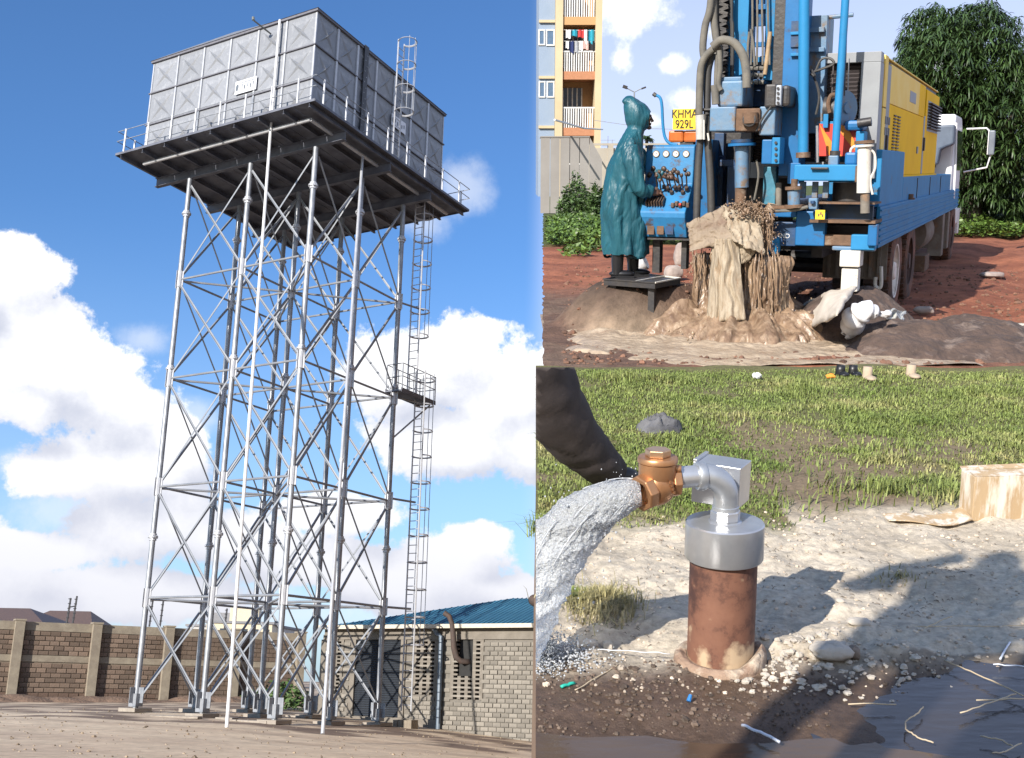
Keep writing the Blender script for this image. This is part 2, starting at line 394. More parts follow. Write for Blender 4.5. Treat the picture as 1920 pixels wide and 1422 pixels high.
# ---- tank
TU0,TU1,TV0,TV1,TZ0,TZ1=-1.30,6.50,-1.15,7.25,20.02,24.0
tank=thing('water_tank','large rectangular water tank of pressed grey steel panels on top of the tower','tank','L',TM@Vector((TU0,TV0,TZ0)),TY)
TKI=(TM@Matrix.Translation((TU0,TV0,TZ0))).inverted()
LU,LV,LZ=TU1-TU0,TV1-TV0,TZ1-TZ0
def panel(w,h):
    # faces -y, lies in xz; embossed cross
    m_=.06; V=[(0,0,0),(w,0,0),(w,0,h),(0,0,h),(m_,-.012,m_),(w-m_,-.012,m_),(w-m_,-.012,h-m_),(m_,-.012,h-m_)]
    F=[(0,1,5,4),(1,2,6,5),(2,3,7,6),(3,0,4,7),(4,5,6,7)]
    mb=MB(); mb.add(V,F); c=Vector((w/2,0,h/2))
    for sx,sz in ((1,1),(-1,1),(1,-1),(-1,-1)):
        e=Vector((w/2+sx*w*.36,0,h/2+sz*h*.36)); d=(e-c).normalized(); p=Vector((-d.z,0,d.x))*.085
        y0=Vector((0,-.0125,0)); y1=Vector((0,-.075,0)); mb.add([c+p+y0,c-p+y0,e-p*.6+y0,e+p*.6+y0,c+y1,e+y0*1.3],[(0,3,5,4),(1,4,5,2)])
    return mb
def lathe_pt(o): pass
pA=panel(LU/6,LZ/3).build('tank_panel',galv_panel,None,fix=False); pB=panel(LV/7,LZ/3).build('tank_panel',galv_panel,None,fix=False)
flat=lambda mb:mb
for r_ in range(3):
    for i in range(6):
        putp(pA,Matrix.Translation((i*LU/6,0,r_*LZ/3)),tank) if not(r_==0 and i==0) else putp(pA,Matrix.Identity(4),tank)
        inst(pA,Matrix.Translation((LU-i*LU/6,LV,r_*LZ/3))@Matrix.Rotation(math.pi,4,'Z'),tank)
    for i in range(7):
        putp(pB,Matrix.Translation((LU,i*LV/7,r_*LZ/3))@Matrix.Rotation(math.pi/2,4,'Z'),tank)
        inst(pB,Matrix.Translation((0,LV-i*LV/7,r_*LZ/3))@Matrix.Rotation(-math.pi/2,4,'Z'),tank)
mb=MB(); mb.bb(.02,LU-.02,.02,LV-.02,0.003,.02); mb.build('tank_floor',steel_dk,tank)
# flanges: horizontal ones darkened in colour for shade, bright vertical strips
for r_ in range(1,3):
    z=r_*LZ/3; mb=MB(); mb.bb(-.07,LU+.07,-.07,-.002,z-.022,z+.022); mb.bb(LU+.002,LU+.07,-.002,LV+.07,z-.022,z+.022); mb.bb(-.07,LU+.002,LV+.002,LV+.07,z-.022,z+.022); mb.bb(-.07,-.002,-.002,LV+.002,z-.022,z+.022)
    mb.build('flange_joint',flange_shade,tank)
mb=MB(); z=LZ+.02; mb.bb(-.09,LU+.09,-.09,.03,z-.05,z+.03); mb.bb(LU-.03,LU+.09,.031,LV+.09,z-.05,z+.03); mb.bb(-.09,LU-.031,LV-.03,LV+.09,z-.05,z+.03); mb.bb(-.09,.03,.031,LV-.031,z-.05,z+.03); mb.build('top_flange',flange_shade,tank)
for r_ in range(3):
    z0=r_*LZ/3+.03; z1=(r_+1)*LZ/3-(.03 if r_<2 else .06)
    for i in range(1,6):
        mb=MB(); mb.bb(i*LU/6-.035,i*LU/6+.035,-.055,-.001,z0,z1); mb.build('vertical_flange',galv_br if r_>0 and i!=5 or i%2 else galv,tank)
    for i in range(1,7):
        mb=MB(); mb.bb(LU+.001,LU+.06,i*LV/7-.05,i*LV/7+.05,z0,z1); mb.build('vertical_flange',galv_br,tank)
    for (x,y) in ((LU,0),(LU,LV),(0,0)):
        mb=MB(); mb.bb(x-.025,x+.03,y-.03,y+.02,z0,z1); mb.build('corner_angle',galv_br,tank)
# roof, low pitch to a short ridge
ov=.12; rz_=LZ+.055
ap=TKI@onplane('L',452,55,TM@Vector(((TU0+TU1)/2,(TV0+TV1)/2,0)),TM.to_3x3()@Vector((0,1,0)))
rr=min(max(ap.z,LZ+.5),LZ+2.6); print('ROOF',ap.z,LZ)
def on_tv(px,py,f): return TKI@onplane('L',px,py,TM@Vector((0,TV0+LV*f,0)),TM.to_3x3()@Vector((0,1,0)))
r1_=on_tv(440,60,.22); r2_=on_tv(545,33,.22)
mb=MB(); mb.add([(-ov,-ov,rz_),(LU+ov,-ov,rz_),(LU+ov,LV+ov,rz_),(-ov,LV+ov,rz_),(r1_.x,LV*.22,r1_.z),(r2_.x,LV*.22,r2_.z),(r1_.x,LV*.78,r1_.z),(r2_.x,LV*.78,r2_.z)],[(0,1,5,4),(1,2,7,5),(2,3,6,7),(3,0,4,6),(4,5,7,6),(3,2,1,0)])
mb.build('tank_roof',galv_panel,tank)
# stickers and gauge
def on_tank_left(px,py): return TKI@onplane('L',px,py,TM@Vector((0,TV0-.08,0)),TM.to_3x3()@Vector((0,1,0)))
def on_tank_right(px,py): return TKI@onplane('L',px,py,TM@Vector((TU1+.08,0,0)),TM.to_3x3()@Vector((1,0,0)))
ink=mat('sticker ink',(.07,.09,.11),(.11,.12,.14),rough=.5,bump=0); stick=mat('white sticker',(.60,.61,.64),(.55,.56,.6),rough=.4,bump=0)
a,b2=on_tank_left(441,172),on_tank_left(482,148)
w=abs(b2.x-a.x); x0=min(a.x,b2.x); zc=(a.z+b2.z)/2-.02
sg=MB(); sg.bb(x0,x0+w,-.095,-.085,zc-.26,zc+.26); sgo=sg.build('maker_sign',stick,tank)
lg_=MB(); lg_.sphere((x0+.1,-.097,zc),.09,10,6,(.8,.08,1.6))
for i,(xx,ww) in enumerate(((.26,.05),(.36,.07),(.48,.05),(.58,.06),(.68,.05))): lg_.box((x0+xx*w/.8,-.097,zc+(-.04 if i%2 else .03)),(ww,.006,.16))
lg_.box((x0+w*.6,-.097,zc+.16),(w*.6,.006,.03)); lg_.build('sign_mark',ink,sgo)
a,b2=on_tank_right(734,220),on_tank_right(760,246)
y0,y1=sorted((a.y,b2.y)); zc=(a.z+b2.z)/2
sg=MB(); sg.bb(LU+.085,LU+.095,y0,y1,zc-.24,zc+.24); sgo=sg.build('maker_sign',stick,tank)
lg_=MB(); lg_.sphere((LU+.097,y0+.1,zc),.08,10,6,(.08,.8,1.5))
for i in range(5): lg_.box((LU+.097,y0+.25+i*(y1-y0-.3)/4.5,zc+(-.03 if i%2 else .03)),(.006,.06,.15))
lg_.build('sign_mark',ink,sgo)
a=on_tank_right(685,90); c2_=on_tank_right(683,150)
mb=MB(); mb.bb(LU+.09,LU+.13,c2_.y-.13,c2_.y+.13,.15,LZ+.12); go=mb.build('level_gauge',black_pl,tank)
mb=MB()
for i in range(16): mb.box((LU+.135,c2_.y-.05+.1*(i%2),.4+i*.22),(.008,.05,.03))
mb.build('gauge_mark',mat('gauge marks',(.25,.27,.30),bump=0),go)
# antenna stub
p=on_tank_left(508,64); q=TKI@onplane('L',475,38,TM@Vector((0,TV0-.9,0)),TM.to_3x3()@Vector((0,1,0)))
mb=MB(); mb.tube(p,q,.03,8); mb.tube(q,q+Vector((-.02,0,.12)),.05,8); mb.build('overflow_stub',mat('dull stub',(.12,.13,.12),bump=0),tank)
# filler pipe up the left face, and drop pipes
fp=TI@onz('L',425,1366,0)
a=tl(524,48,1,TV0-.16); 
mb=MB(); mb.path([(a.x,TV0-.16,TZ1+.0),(a.x+.0,TV0-.16,TZ0+.25),(fp.x*.0+a.x,TV0-.16,ZT+.2)],.045,8); mb.build('filler_pipe',white_pl,tower,smooth=True)
top=Vector((a.x,TV0-.16,ZT+.2))
mb=MB(); mb.path([top,(fp.x,fp.y,0.02)],.05,8)
for t_ in (.25,.5,.75,.93): mb.lathe([(.065,-.06),(.065,.06)],top.lerp(Vector((fp.x,fp.y,0)),t_),8)
mb.build('riser_pipe',white_pl,tower,smooth=True)
dp=TI@onz('L',605,1378,0)
q=tl(681,275,0,PU1-.75); q2=Vector((PU1-.75,q.y,ZT+.35))
mb=MB(); mb.path([q2,(dp.x,dp.y,0.02)],.05,8)
for t_ in (.3,.62,.9): mb.lathe([(.065,-.06),(.065,.06)],q2.lerp(Vector((dp.x,dp.y,0)),t_),8)
mb.build('drain_pipe',galv_br,tower,smooth=True)
# ladders with safety hoops
rung0=None
def ladder(p0,along,out,z0,z1,w=.42,hoop0=None,parent=tower,rungs=True,hr=.36):
    global rung0
    L=bpy.data.objects.new('ladder',None); COL.objects.link(L); L.parent=parent
    along=Vector(along);out=Vector(out);p0=Vector(p0)
    for s in (-1,1):
        mb=MB(); mb.tube(p0+along*(s*w/2)+Vector((0,0,z0)),p0+along*(s*w/2)+Vector((0,0,z1)),.03,6); mb.build('rail',galv_br,L)
    n=int((z1-z0)/.30)
    um=MB(); um.tube(-along*w/2,along*w/2,.016,5); r0=um.build('rung',galv_br,L)
    for i in range(n):
        if i==0: r0.location=p0+Vector((0,0,z0+.2)); 
        else: inst(r0,Matrix.Translation(p0+Vector((0,0,z0+.2+i*.3))),L)
    if hoop0 is not None:
        hb=MB(); pts=[]
        for i in range(13):
            t=math.pi*(-.15+1.3*i/12); pts.append(along*math.cos(t)*hr+out*(hr+math.sin(t)*hr*1.05-.05))
        hb.path([-along*-w/2]+pts+[along*-w/2],.02,5,flat=2); h0=hb.build('hoop',galv_br,L)
        zz=hoop0; f_=True
        while zz<=z1+.01:
            M_=Matrix.Translation(p0+Vector((0,0,zz)))
            if f_: h0.matrix_basis=M_; f_=False
            else: inst(h0,M_,L)
            zz+=1.0
        for ang in (.25,.75,.5):
            t=math.pi*ang; o_=along*math.cos(t)*hr+out*(hr+math.sin(t)*hr*1.05-.05)
            mb=MB(); mb.tube(p0+o_+Vector((0,0,hoop0)),p0+o_+Vector((0,0,z1)),.014,5); mb.build('cage_strap',galv,L)
    return L
lb=tl(760,1366,0,SU+.35)
LA=Vector((1,0,0)); LO=Vector((0,1,0))
ladder((lb.x,lb.y,0),LA,LO,.3,12.9,hoop0=2.6)
ladder((lb.x-.1,lb.y-.42,0),LA,LO,11.9,21.3,hoop0=14.3)
t1=TKI@TM@Vector((0,0,0)); lp=on_tank_right(738,180)
ladder(Vector((TU1+.32,TV0+lp.y,0)),(0,1,0),(1,0,0),ZD,TZ1+1.3,hoop0=TZ0+2.2,w=.40,hr=.34)
# mid landing
land=bpy.data.objects.new('landing',None); COL.objects.link(land); land.parent=tower
ux,vy=SU,SV; v1=lb.y+.95
mb=MB(); mb.bb(ux-.25,ux+.45,vy-.2,v1,11.78,11.83); mb.bb(ux-.27,ux-.25,vy-.2,v1,11.74,11.90); mb.bb(ux+.45,ux+.47,vy-.2,v1,11.74,11.90); mb.build('landing_deck',steel_dk,land)
for u in (ux-.26,ux+.46):
    for i in range(4):
        v=vy-.15+(v1-vy+.1)*i/3; mb=MB(); mb.tube((u,v,11.83),(u,v,12.85),.022,6); mb.build('rail_post',galv,land)
    for h in (.52,1.02):
        mb=MB(); mb.tube((u,vy-.15,11.83+h),(u,v1-.05,11.83+h),.018,6); mb.build('rail',galv,land)
for h in (.52,1.02):
    for v in (vy-.15,v1-.05):
        mb=MB(); mb.tube((ux-.26,v,11.83+h),(ux+.46,v,11.83+h),.018,6); mb.build('rail',galv,land)
mb=MB(); mb.tube((ux,vy,10.0),(ux+.2,v1,11.76),.032,6); mb.build('support_strut',galv,land)
for z in (Z1,Z2+.1,Z4,Z3): member(rg0,(ux,vy,z),(lb.x,lb.y,z),tower)
# footings
foot=MB(); foot.box((0,0,.06),(.75,.75,.12)); ft=foot.build('footing_pad',concrete,tower)
for n,(u,v) in enumerate(grid):
    _w=TM@Vector((u,v,0)); _z=gl(_w.x,_w.y)
    if n==0: ft.location=(u,v,_z)
    else: inst(ft,Matrix.Translation((u,v,_z)),tower)
# ---- ground of the yard
def yard():
    xs=np.concatenate([np.linspace(-300,-40,14),np.linspace(-38,8,93),np.linspace(12,300,10)]); ys=np.concatenate([np.linspace(-30,16,6),np.linspace(18,60,106),np.linspace(66,900,14)])
    vs=[];cols=[]
    for y in ys:
        for x in xs:
            z=gl(x,y)+(.05*fbm(x*.35,y*.35,3,3.1) if 18<y<60 and -40<x<8 else 0)
            vs.append((x,y,z))
            n=fbm(x*.16,y*.5,4,9.0)
            t=min(1,max(0,(n+.10)*3.2))
            a=np.array((.68,.535,.37)); bq=np.array((.54,.41,.285)); col=a*(1-t)+bq*t
            n2=fbm(x*.3+5,y*1.3,3,4.0)
            if n2>.12: col=col*.88
            if y>33 and fbm(x*.5,y*.5,3,2)>-.02: col=np.array((.20,.14,.10))*(1+.4*n)
            cols.append(tuple(col))
    nu=len(xs); fs=[(j*nu+i,j*nu+i+1,(j+1)*nu+i+1,(j+1)*nu+i) for j in range(len(ys)-1) for i in range(nu-1)]
    me=bpy.data.meshes.new('yard_ground'); me.from_pydata(vs,[],fs); at=me.color_attributes.new('zone','FLOAT_COLOR','POINT')
    at.data.foreach_set('color',[c for q in cols for c in (*q,1)])
    me.polygons.foreach_set('use_smooth',[True]*len(fs))
    me.materials.append(attr_mat('sandy paved yard','zone',rough=1,bump=.12,bscale=9,nscale=3,namp=.3,bdist=.02)); o=bpy.data.objects.new('yard_ground',me); COL.objects.link(o); o['kind']='structure'
yard()
st_=MB(); _r=np.random.RandomState(77)
for i in range(900):
    y=20+24*_r.uniform()**1.3; x=_r.uniform(-.5*y,.1*y); s=abs(_r.normal(0,.013))+.006; st_.sphere((x,y,gl(x,y)+s*.3),s,6,4,(1.2,1.2,.7),.35)
o=st_.build('yard_gravel',mat('yard gravel',(.30,.24,.17),(.16,.12,.085),rough=1,bump=0,island=.5),None); o['kind']='stuff'
# ---------------------------------------------------------------- perimeter wall
blk_m=mat('reddish quarry stone block',(.175,.125,.092),(.125,.09,.068),rough=.95,scale=1.5,bump=.5,bscale=14,c3=(.20,.155,.12),stain=.45,stscale=.8,coord='Object',bdist=.03,objrand=.28)
blk_dirty=mat('mud splashed stone block',(.13,.085,.06),(.10,.065,.05),rough=.95,scale=2,bump=.5,bscale=14,bdist=.03)
pil_m=mat('weathered concrete pillar',(.26,.225,.17),(.18,.15,.115),rough=.9,scale=2,bump=.3,c3=(.20,.17,.13),stain=.45,stscale=1.5)
mort_m=mat('pale mortar',(.21,.17,.13),(.17,.14,.105),rough=.95,bump=.2)
dark_in=mat('dark interior',(.02,.02,.02),rough=.9,bump=0)  # near-black colour standing in for the unlit room
def WX(px,Y): return (px-960)/FPX*Y*1.03
w0=Vector((WX(-75,52.9),52.9,0)); w1=Vector((WX(590,62.5),62.5,0))
wd=(w1-w0); WLn=wd.length; wa=math.atan2(wd.y,wd.x)
wall=thing('perimeter_wall','long stone block boundary wall with concrete pillars at the back of the yard','wall','L',w0,wa)
WH=3.72; bay=(WLn)/5.1
mb=MB(); mb.bb(0,WLn,.03,.22,0,WH-.1); mb.build('mortar_core',mort_m,wall)
mb=MB(); mb.bb(-.1,WLn,-.035,.25,WH-.42,WH-.02); mb.build('top_beam',pil_m,wall)
mb=MB(); mb.bb(-.1,WLn,-.03,.25,1.86,2.16); mb.build('middle_beam',pil_m,wall)
pm=MB(); pm.bb(-.21,.21,-.30,.28,0,WH); pm.bb(-.25,.25,-.34,.3,WH,WH+.08); pil0=pm.build('pillar',pil_m,wall)
pxs=[(6-14,54),(178,55.2),(318,57.3),(405,58.6)]
for i in range(7):
    M=Matrix.Translation((.62*1+i*bay-.1,0,0)); 
    if i==0: pil0.location=M.to_translation()
    else: inst(pil0,M,wall)
bw,bh=.46,.225
bm_=MB(); bm_.box((0,0,0),(bw-.026,.08,bh-.024)); me_b=None
k_=0; blks=[]
rest=MB()
rows=[z for z in np.arange(.12,1.8,bh)]+[z for z in np.arange(2.28,WH-.48,bh)]
cells=[]
for ri,z in enumerate(rows):
    for c_ in range(int(WLn/bw)):
        cells.append((ri,z,c_*bw+(bw/2 if ri%2 else 0)+bw/2))
cells.sort(key=lambda q:q[2])
b0=bm_.build('stone_block',blk_m,wall); b1=None; used=0
for ri,z,x in cells:
    if x>WLn-.2: continue
    dirty=z<.5+.4*fbm(x*.4,0,3) 
    if used<300:
        dy=rnd.uniform(-.02,.012); M=Matrix.Translation((x,-.0+dy,z))@Matrix.Diagonal((rnd.uniform(.92,1.03),1,rnd.uniform(.88,1.02),1))
        if used==0: b0.matrix_basis=M
        else:
            o=inst(b0,M,wall)
            if dirty: o.material_slots[0].link='OBJECT'; o.material_slots[0].material=blk_dirty
        used+=1
    else: rest.box((x,rnd.uniform(-.015,.01),z),(bw-.026,.08,bh-.024))
tag(rest.build('stone_blocks',blk_m,wall),kind='stuff')
# soil heaped at the wall foot
def heap(name,pts,mat_,fr,label=None,cat=None,kind=None,seed=0,res=26,group=None):
    # pts: list of (x,y,rx,ry,h) domes, merged height field over bounding box
    x0=min(p[0]-p[2] for p in pts);x1=max(p[0]+p[2] for p in pts);y0=min(p[1]-p[3] for p in pts);y1=max(p[1]+p[3] for p in pts)
    cx,cy=(x0+x1)/2,(y0+y1)/2
    nx=res; ny=max(8,int(res*(y1-y0)/(x1-x0))) if (x1-x0)>0 else res
    nx=min(nx,260); ny=min(ny,260)
    mb=MB()
    def fn(u,v):
        x=x0+(x1-x0)*u;y=y0+(y1-y0)*v;h=0
        for (px,py,rx,ry,hh) in pts:
            d=((x-px)/rx)**2+((y-py)/ry)**2
            if d<1: h=max(h,hh*(1-d)**.8)
        s=min((x1-x0),(y1-y0))
        edge=min(1,h*8/max(p[4] for p in pts))
        h=h*(1+.5*fbm(x*3/s+seed,y*3/s,4,seed))+ .10*max(p[4] for p in pts)*edge*fbm(x*14/s,y*14/s,3,seed+3)
        return (x-cx,y-cy,h-.02)
    mb.grid(fn,nx,ny)
    o=mb.build(name,mat_,None,smooth='all'); place(o,fr,(cx,cy,0))
    return tag(o,label,cat,group,kind)
soil_b=mat('brown yard soil',(.20,.13,.09),(.13,.085,.06),rough=1,scale=2.5,bump=.8,bscale=9,c3=(.36,.30,.24),stain=.38,stscale=3,bdist=.08)
pts=[]
for i in range(16):
    t=i/15; p=w0.lerp(w1,t); pts.append((p.x+rnd.uniform(-.5,.5),p.y-1.1+rnd.uniform(-.3,.2),rnd.uniform(1.2,2.2),rnd.uniform(.6,1.1),rnd.uniform(.15,.42)))
heap('soil_berm',pts,soil_b,'L',kind='structure',res=200)
# fence standards on top of the wall
fm=mat('dark fence standard',(.05,.05,.055),bump=0)
for i,(px,dbl,Y,h) in enumerate(((4,0,53.6,1.55),(182,1,55.3,1.25),(324,0,57.4,1.35),(343,0,57.8,1.5),(458,0,59.8,1.1))):
    d=(px-960)/FPX; t_=(w0.x-d*1.03*w0.y)/(d*1.03*wd.y-wd.x); pos=w0+wd*t_
    o=thing('fence_post',['single dark fence post on the wall at the left edge of the photo','pair of dark fence posts standing over the second wall pillar','dark fence post above the wall just right of the first tower leg','thin dark fence post on the wall, right of the one beside the first leg','short dark fence post on the wall seen through the middle of the tower'][i],'fence post','L',(pos.x,pos.y+.1,WH),wa,'fence posts on the boundary wall')
    for s in ((-.14,.14) if dbl else (0,)):
        mb=MB(); mb.tube((s,0,0),(s+.05,0,h+s*.4),.045,6); mb.build('post',fm,o)
        mb=MB()
        for q in range(5): mb.box((s+.02,0,h*(.2+.18*q)),(.13,.1,.035))
        mb.build('insulator',fm,o)
    if dbl:
        mb=MB(); mb.tube((-.12,0,h*.6),(.16,0,h*.66),.03,5); mb.build('cross_bar',fm,o)
wr=mat('fence wire',(.25,.25,.27),metal=.5,bump=0)
# ---------------------------------------------------------------- distant houses behind the wall
wl=mat('far plaster wall',(.36,.36,.35),(.28,.28,.28),bump=0); wb=mat('far cream wall',(.50,.44,.32),bump=0); rf=mat('far brown roof',(.10,.07,.06),(.14,.09,.07),bump=0); rg=mat('far grey roof',(.16,.16,.17),bump=0); glz=mat('far dark window',(.04,.05,.06),rough=.2,bump=0)
def house(x,y,w,d,h,rh,label,wm,rm,hip=.3,rows=1,cols=4):
    o=thing('house',label,'house','L',(x,y,0),rnd.uniform(-.1,.1),'buildings beyond the boundary wall')
    mb=MB(); mb.bb(-w/2,w/2,-d/2,d/2,0,h); mb.build('wall',wm,o)
    mb=MB(); e=.5; mb.add([(-w/2-e,-d/2-e,h),(w/2+e,-d/2-e,h),(w/2+e,d/2+e,h),(-w/2-e,d/2+e,h),(-w/2*(1-hip*2),0,h+rh),(w/2*(1-hip*2),0,h+rh)],[(0,1,5,4),(1,2,5),(2,3,4,5),(3,0,4),(3,2,1,0)]); mb.build('roof',rm,o)
    for r in range(rows):
        for c in range(cols):
            mb=MB(); mb.box((-w/2+(c+.5)*w/cols,-d/2-.03,h-1.2-r*2.8),(w/cols*.4,.08,1.2)); mb.build('window',glz,o)
    return o
def zfor(px,py,Y): return ony('L',px,py,Y).z
house(WX(70,90),90,9,7,zfor(70,1172,86),1.4,'house with a brown hipped roof over the wall, left of the second pillar',wb,rf)
house(WX(20,85),85,3.4,5,zfor(20,1171,83),.7,'small tan roofed house at the far left behind the wall',wb,mat('far tan roof',(.26,.20,.14),bump=0))
house(WX(182,100),100,6,6,zfor(180,1180,97),1.6,'house with a brown gable roof right behind the second wall pillar',wl,rf,.2)
house(WX(225,110),110,4,6,zfor(225,1182,107),.9,'low grey roofed house just right of the second wall pillar',wl,rg)
def block(x,y,w,d,h,fl,label,m_,cols=8,rz=0,top=None):
    o=thing('apartment_block',label,'building','L',(x,y,0),rz,'buildings beyond the boundary wall')
    mb=MB(); mb.bb(-w/2,w/2,-d/2,d/2,0,h); mb.build('wall',m_,o)
    mb=MB(); mb.bb(-w/2-.3,w/2+.3,-d/2-.3,d/2+.3,h,h+.35); mb.build('roof_slab',rg,o)
    if top: mb=MB(); mb.bb(-w*.2,w*.25,-d*.2,d*.2,h+.36,h+2.4); mb.build('stair_tower',top,o)
    for r in range(fl):
        mb=MB(); mb.bb(-w/2-.05,w/2+.05,-d/2-.5,-d/2-.01,h-3.0-r*3,h-2.85-r*3); mb.build('balcony_slab',wl,o)
        for c in range(cols):
            mb=MB(); mb.box((-w/2+(c+.5)*w/cols,-d/2-.03,h-1.5-r*3),(w/cols*.5,.1,1.5)); mb.build('window',glz,o)
    return o
block(WX(450,190),190,8,9,zfor(450,1178,188),4,'grey flat roofed apartment block beyond the wall behind the tower',wl,6,0,rg)
block(WX(492,175),175,9.5,9,zfor(492,1172,173),4,'cream apartment block beyond the wall behind the tower legs',wb,6,.1,wb)
block(WX(540,185),185,7,9,zfor(540,1180,183),4,'pale stepped apartment block next to the pump house corner',mat('far pale wall',(.42,.40,.37),bump=0),5,-.1)
# ---------------------------------------------------------------- pump house
c0_=ony('L',598,1362,46.8); c1_=ony('L',1004,1383,41.6); c0_.z=0;c1_.z=0
hd=(c1_-c0_); ha=math.atan2(hd.y,hd.x); HL=hd.length+4.5
pump=thing('pump_house','low block walled pump house with a blue sheet roof right of the tower','building','L',c0_,ha)
HM=Matrix.Translation(c0_)@Matrix.Rotation(ha,4,'Z'); HI=HM.inverted()
def hf(px,py,off=0): return HI@onplane('L',px,py,HM@Vector((0,off,0)),HM.to_3x3()@Vector((0,1,0)))
hw=mat('grey dressed stone block',(.215,.195,.165),(.15,.138,.12),rough=.95,scale=1.8,bump=.5,bscale=16,c3=(.16,.145,.125),stain=.42,stscale=1.2,bdist=.02,objrand=.22)
hc=mat('grey rendered concrete',(.185,.165,.14),(.135,.12,.10),rough=.95,scale=1.6,bump=.2,c3=(.16,.145,.125),stain=.42,stscale=1.3)
hm=mat('pump house mortar',(.16,.145,.125),(.125,.115,.10),rough=.95,bump=.2)
blue_roof=mat('blue sheet roof',(.035,.135,.23),(.05,.17,.27),rough=.5,scale=1.5,bump=.1,c3=(.10,.18,.24),stain=.40,stscale=2,stretch=(6,1,1))
fascia=mat('cream fascia board',(.50,.45,.37),(.42,.38,.30),rough=.6,bump=.05)
shut=mat('dark grey roller door slat',(.045,.052,.062),(.03,.035,.045),rough=.45,metal=.3,bump=.05)
HT=hf(800,1177).z   # underside of roof
HD=7.0
zl=hf(1000,1199).z   # lintel underside
xa,xb=hf(608,1250).x,hf(640,1250).x     # left vent
xd0,xd1=hf(659,1300).x,hf(752,1300).x   # door
xv0,xv1=hf(777,1250).x,hf(817,1250).x   # vent 2
xw0,xw1=hf(848,1250).x,hf(903,1250).x   # window + vents
zv0,zv1=hf(797,1303).z,hf(797,1199).z
zd1=hf(700,1194).z; zd0=hf(700,1344).z
zw0=hf(870,1312).z; zwi=hf(872,1268).z
# solid masonry backing split round the openings
def back(x0,x1,z0,z1): 
    mb=MB(); mb.bb(x0,x1,.05,.22,z0,z1); mb.build('masonry',hm,pump)
plz=lambda x: zd0+.0 if x<xv1+.2 else zd0-.75
for x0,x1,z0,z1 in ((0.0,xa,-.9,zl),(xa,xb,-.9,zv0),(xb,xd0,-.9,zl),(xd0,xd1,-.9,zd0),(xd1,xv0,-.9,zl),(xv0,xv1,-.9,zv0),(xv1,xw0,-.9,zl),(xw0,xw1,-.9,zw0),(xw1,HL,-.9,zl)): back(x0+.0005,x1-.0005,z0,z1)
mb=MB(); mb.bb(-.03,HL,-.03,.24,zl+.001,HT-.25); mb.build('lintel_beam',hc,pump)
mb=MB(); mb.bb(0,HL,.0,.22,HT-.249,HT-.005); mb.build('upper_wall',hc,pump)
mb=MB(); mb.bb(0,.22,.221,HD,0,HT-.01); mb.bb(.221,HL,HD,HD+.2,0,HT-.01); mb.bb(HL,HL+.2,0,HD,0,HT-.01); mb.build('rear_walls',hc,pump)
mb=MB(); mb.bb(-.15,xv1+.3,-.12,.04,-.7,zd0-.01); mb.build('plinth',hc,pump)
mb=MB(); mb.bb(.3,HL-.1,1.2,1.25,.01,HT-.1); mb.build('dark_partition',dark_in,pump)  # dark sheet added behind the vents in place of room shade
for x in (xd0-.02,xd1+.02,xv1+.16,xa-.09): 
    mb=MB(); mb.bb(x-.12,x+.12,-.02,.049,zd0,zl); mb.build('pier',hc,pump)
# facing blocks
bw2,bh2=.345,.166
fb=MB(); fb.box((0,0,0),(bw2-.024,.05,bh2-.028)); f0=fb.build('stone_block',hw,pump); used=0; rest=MB()
cells=[]
for ri in range(int((zl+.7)/bh2)):
    z=(ri+.5)*bh2-.7
    for ci in range(int(HL/bw2)):
        x=(ci+.5)*bw2+(bw2/2 if ri%2 else 0)
        bad=False
        for (x0,x1,z0,z1) in ((xa,xb,zv0,9),(xd0-.1,xd1+.1,zd0,9),(xv0,xv1,zv0,9),(xv1,xv1+.22,zd0,9),(xw0,xw1,zw0,9),(-1,xa+.03,zd0,9)):
            if x+bw2/2>x0+.02 and x-bw2/2<x1-.02 and z+bh2/2>z0: bad=True
        if z<plz(x) or z>zl-bh2*.4 or x>HL-.2: bad=True
        if not bad: cells.append((-x,x,z))
cells.sort()
cells=[c for c in cells if c[1]<=hd.length+.1]+[c for c in cells if c[1]>hd.length+.1]
for _,x,z in cells:
    s=(rnd.uniform(.94,1.03),1,rnd.uniform(.9,1.02)); y=.022+rnd.uniform(-.012,.006)
    if used<300:
        M=Matrix.Translation((x,y,z))@Matrix.Diagonal((*s,1))
        if used==0: f0.matrix_basis=M
        else: inst(f0,M,pump)
        used+=1
    else: rest.box((x,y,z),((bw2-.024)*s[0],.05,(bh2-.028)*s[2]))
tag(rest.build('stone_blocks',hw,pump),kind='stuff')
# honeycomb vents
def vent(x0,x1,z0,z1,nc,nr,skip=None):
    V=bpy.data.objects.new('vent_block_panel',None); COL.objects.link(V); V.parent=pump
    cw=(x1-x0)/nc; ch=(z1-z0)/nr
    for r in range(nr):
        mb=MB(); zt=z0+(r+1)*ch
        segs=[(x0,x1)]
        if skip and zt>skip[2]+.01: segs=[(x0,skip[0]),(skip[1],x1)]
        for a_,b_ in segs:
            if b_-a_>.03: mb.bb(a_,b_,-.015,.16,zt-ch*.45,zt)
        mb.build('vent_course',hc if r%2 else hw,V)
    mb=MB()
    for c in range(nc+1):
        x=x0+c*cw
        if skip and skip[0]<x<skip[1]: mb.bb(x-cw*.22,x+cw*.22,-.008,.15,z0,skip[2]); continue
        mb.bb(x-cw*.22,x+cw*.22,-.008,.15,z0,z1)
    mb.build('vent_upright',hc,V)
vent(xa,xb,zv0,zl,3,14)
vent(xv0,xv1,zv0,zl,3,13)
xi0,xi1=hf(859,1235).x,hf(887,1235).x
vent(xw0,xw1,zw0,zl,4,14,(xi0,xi1,zwi))
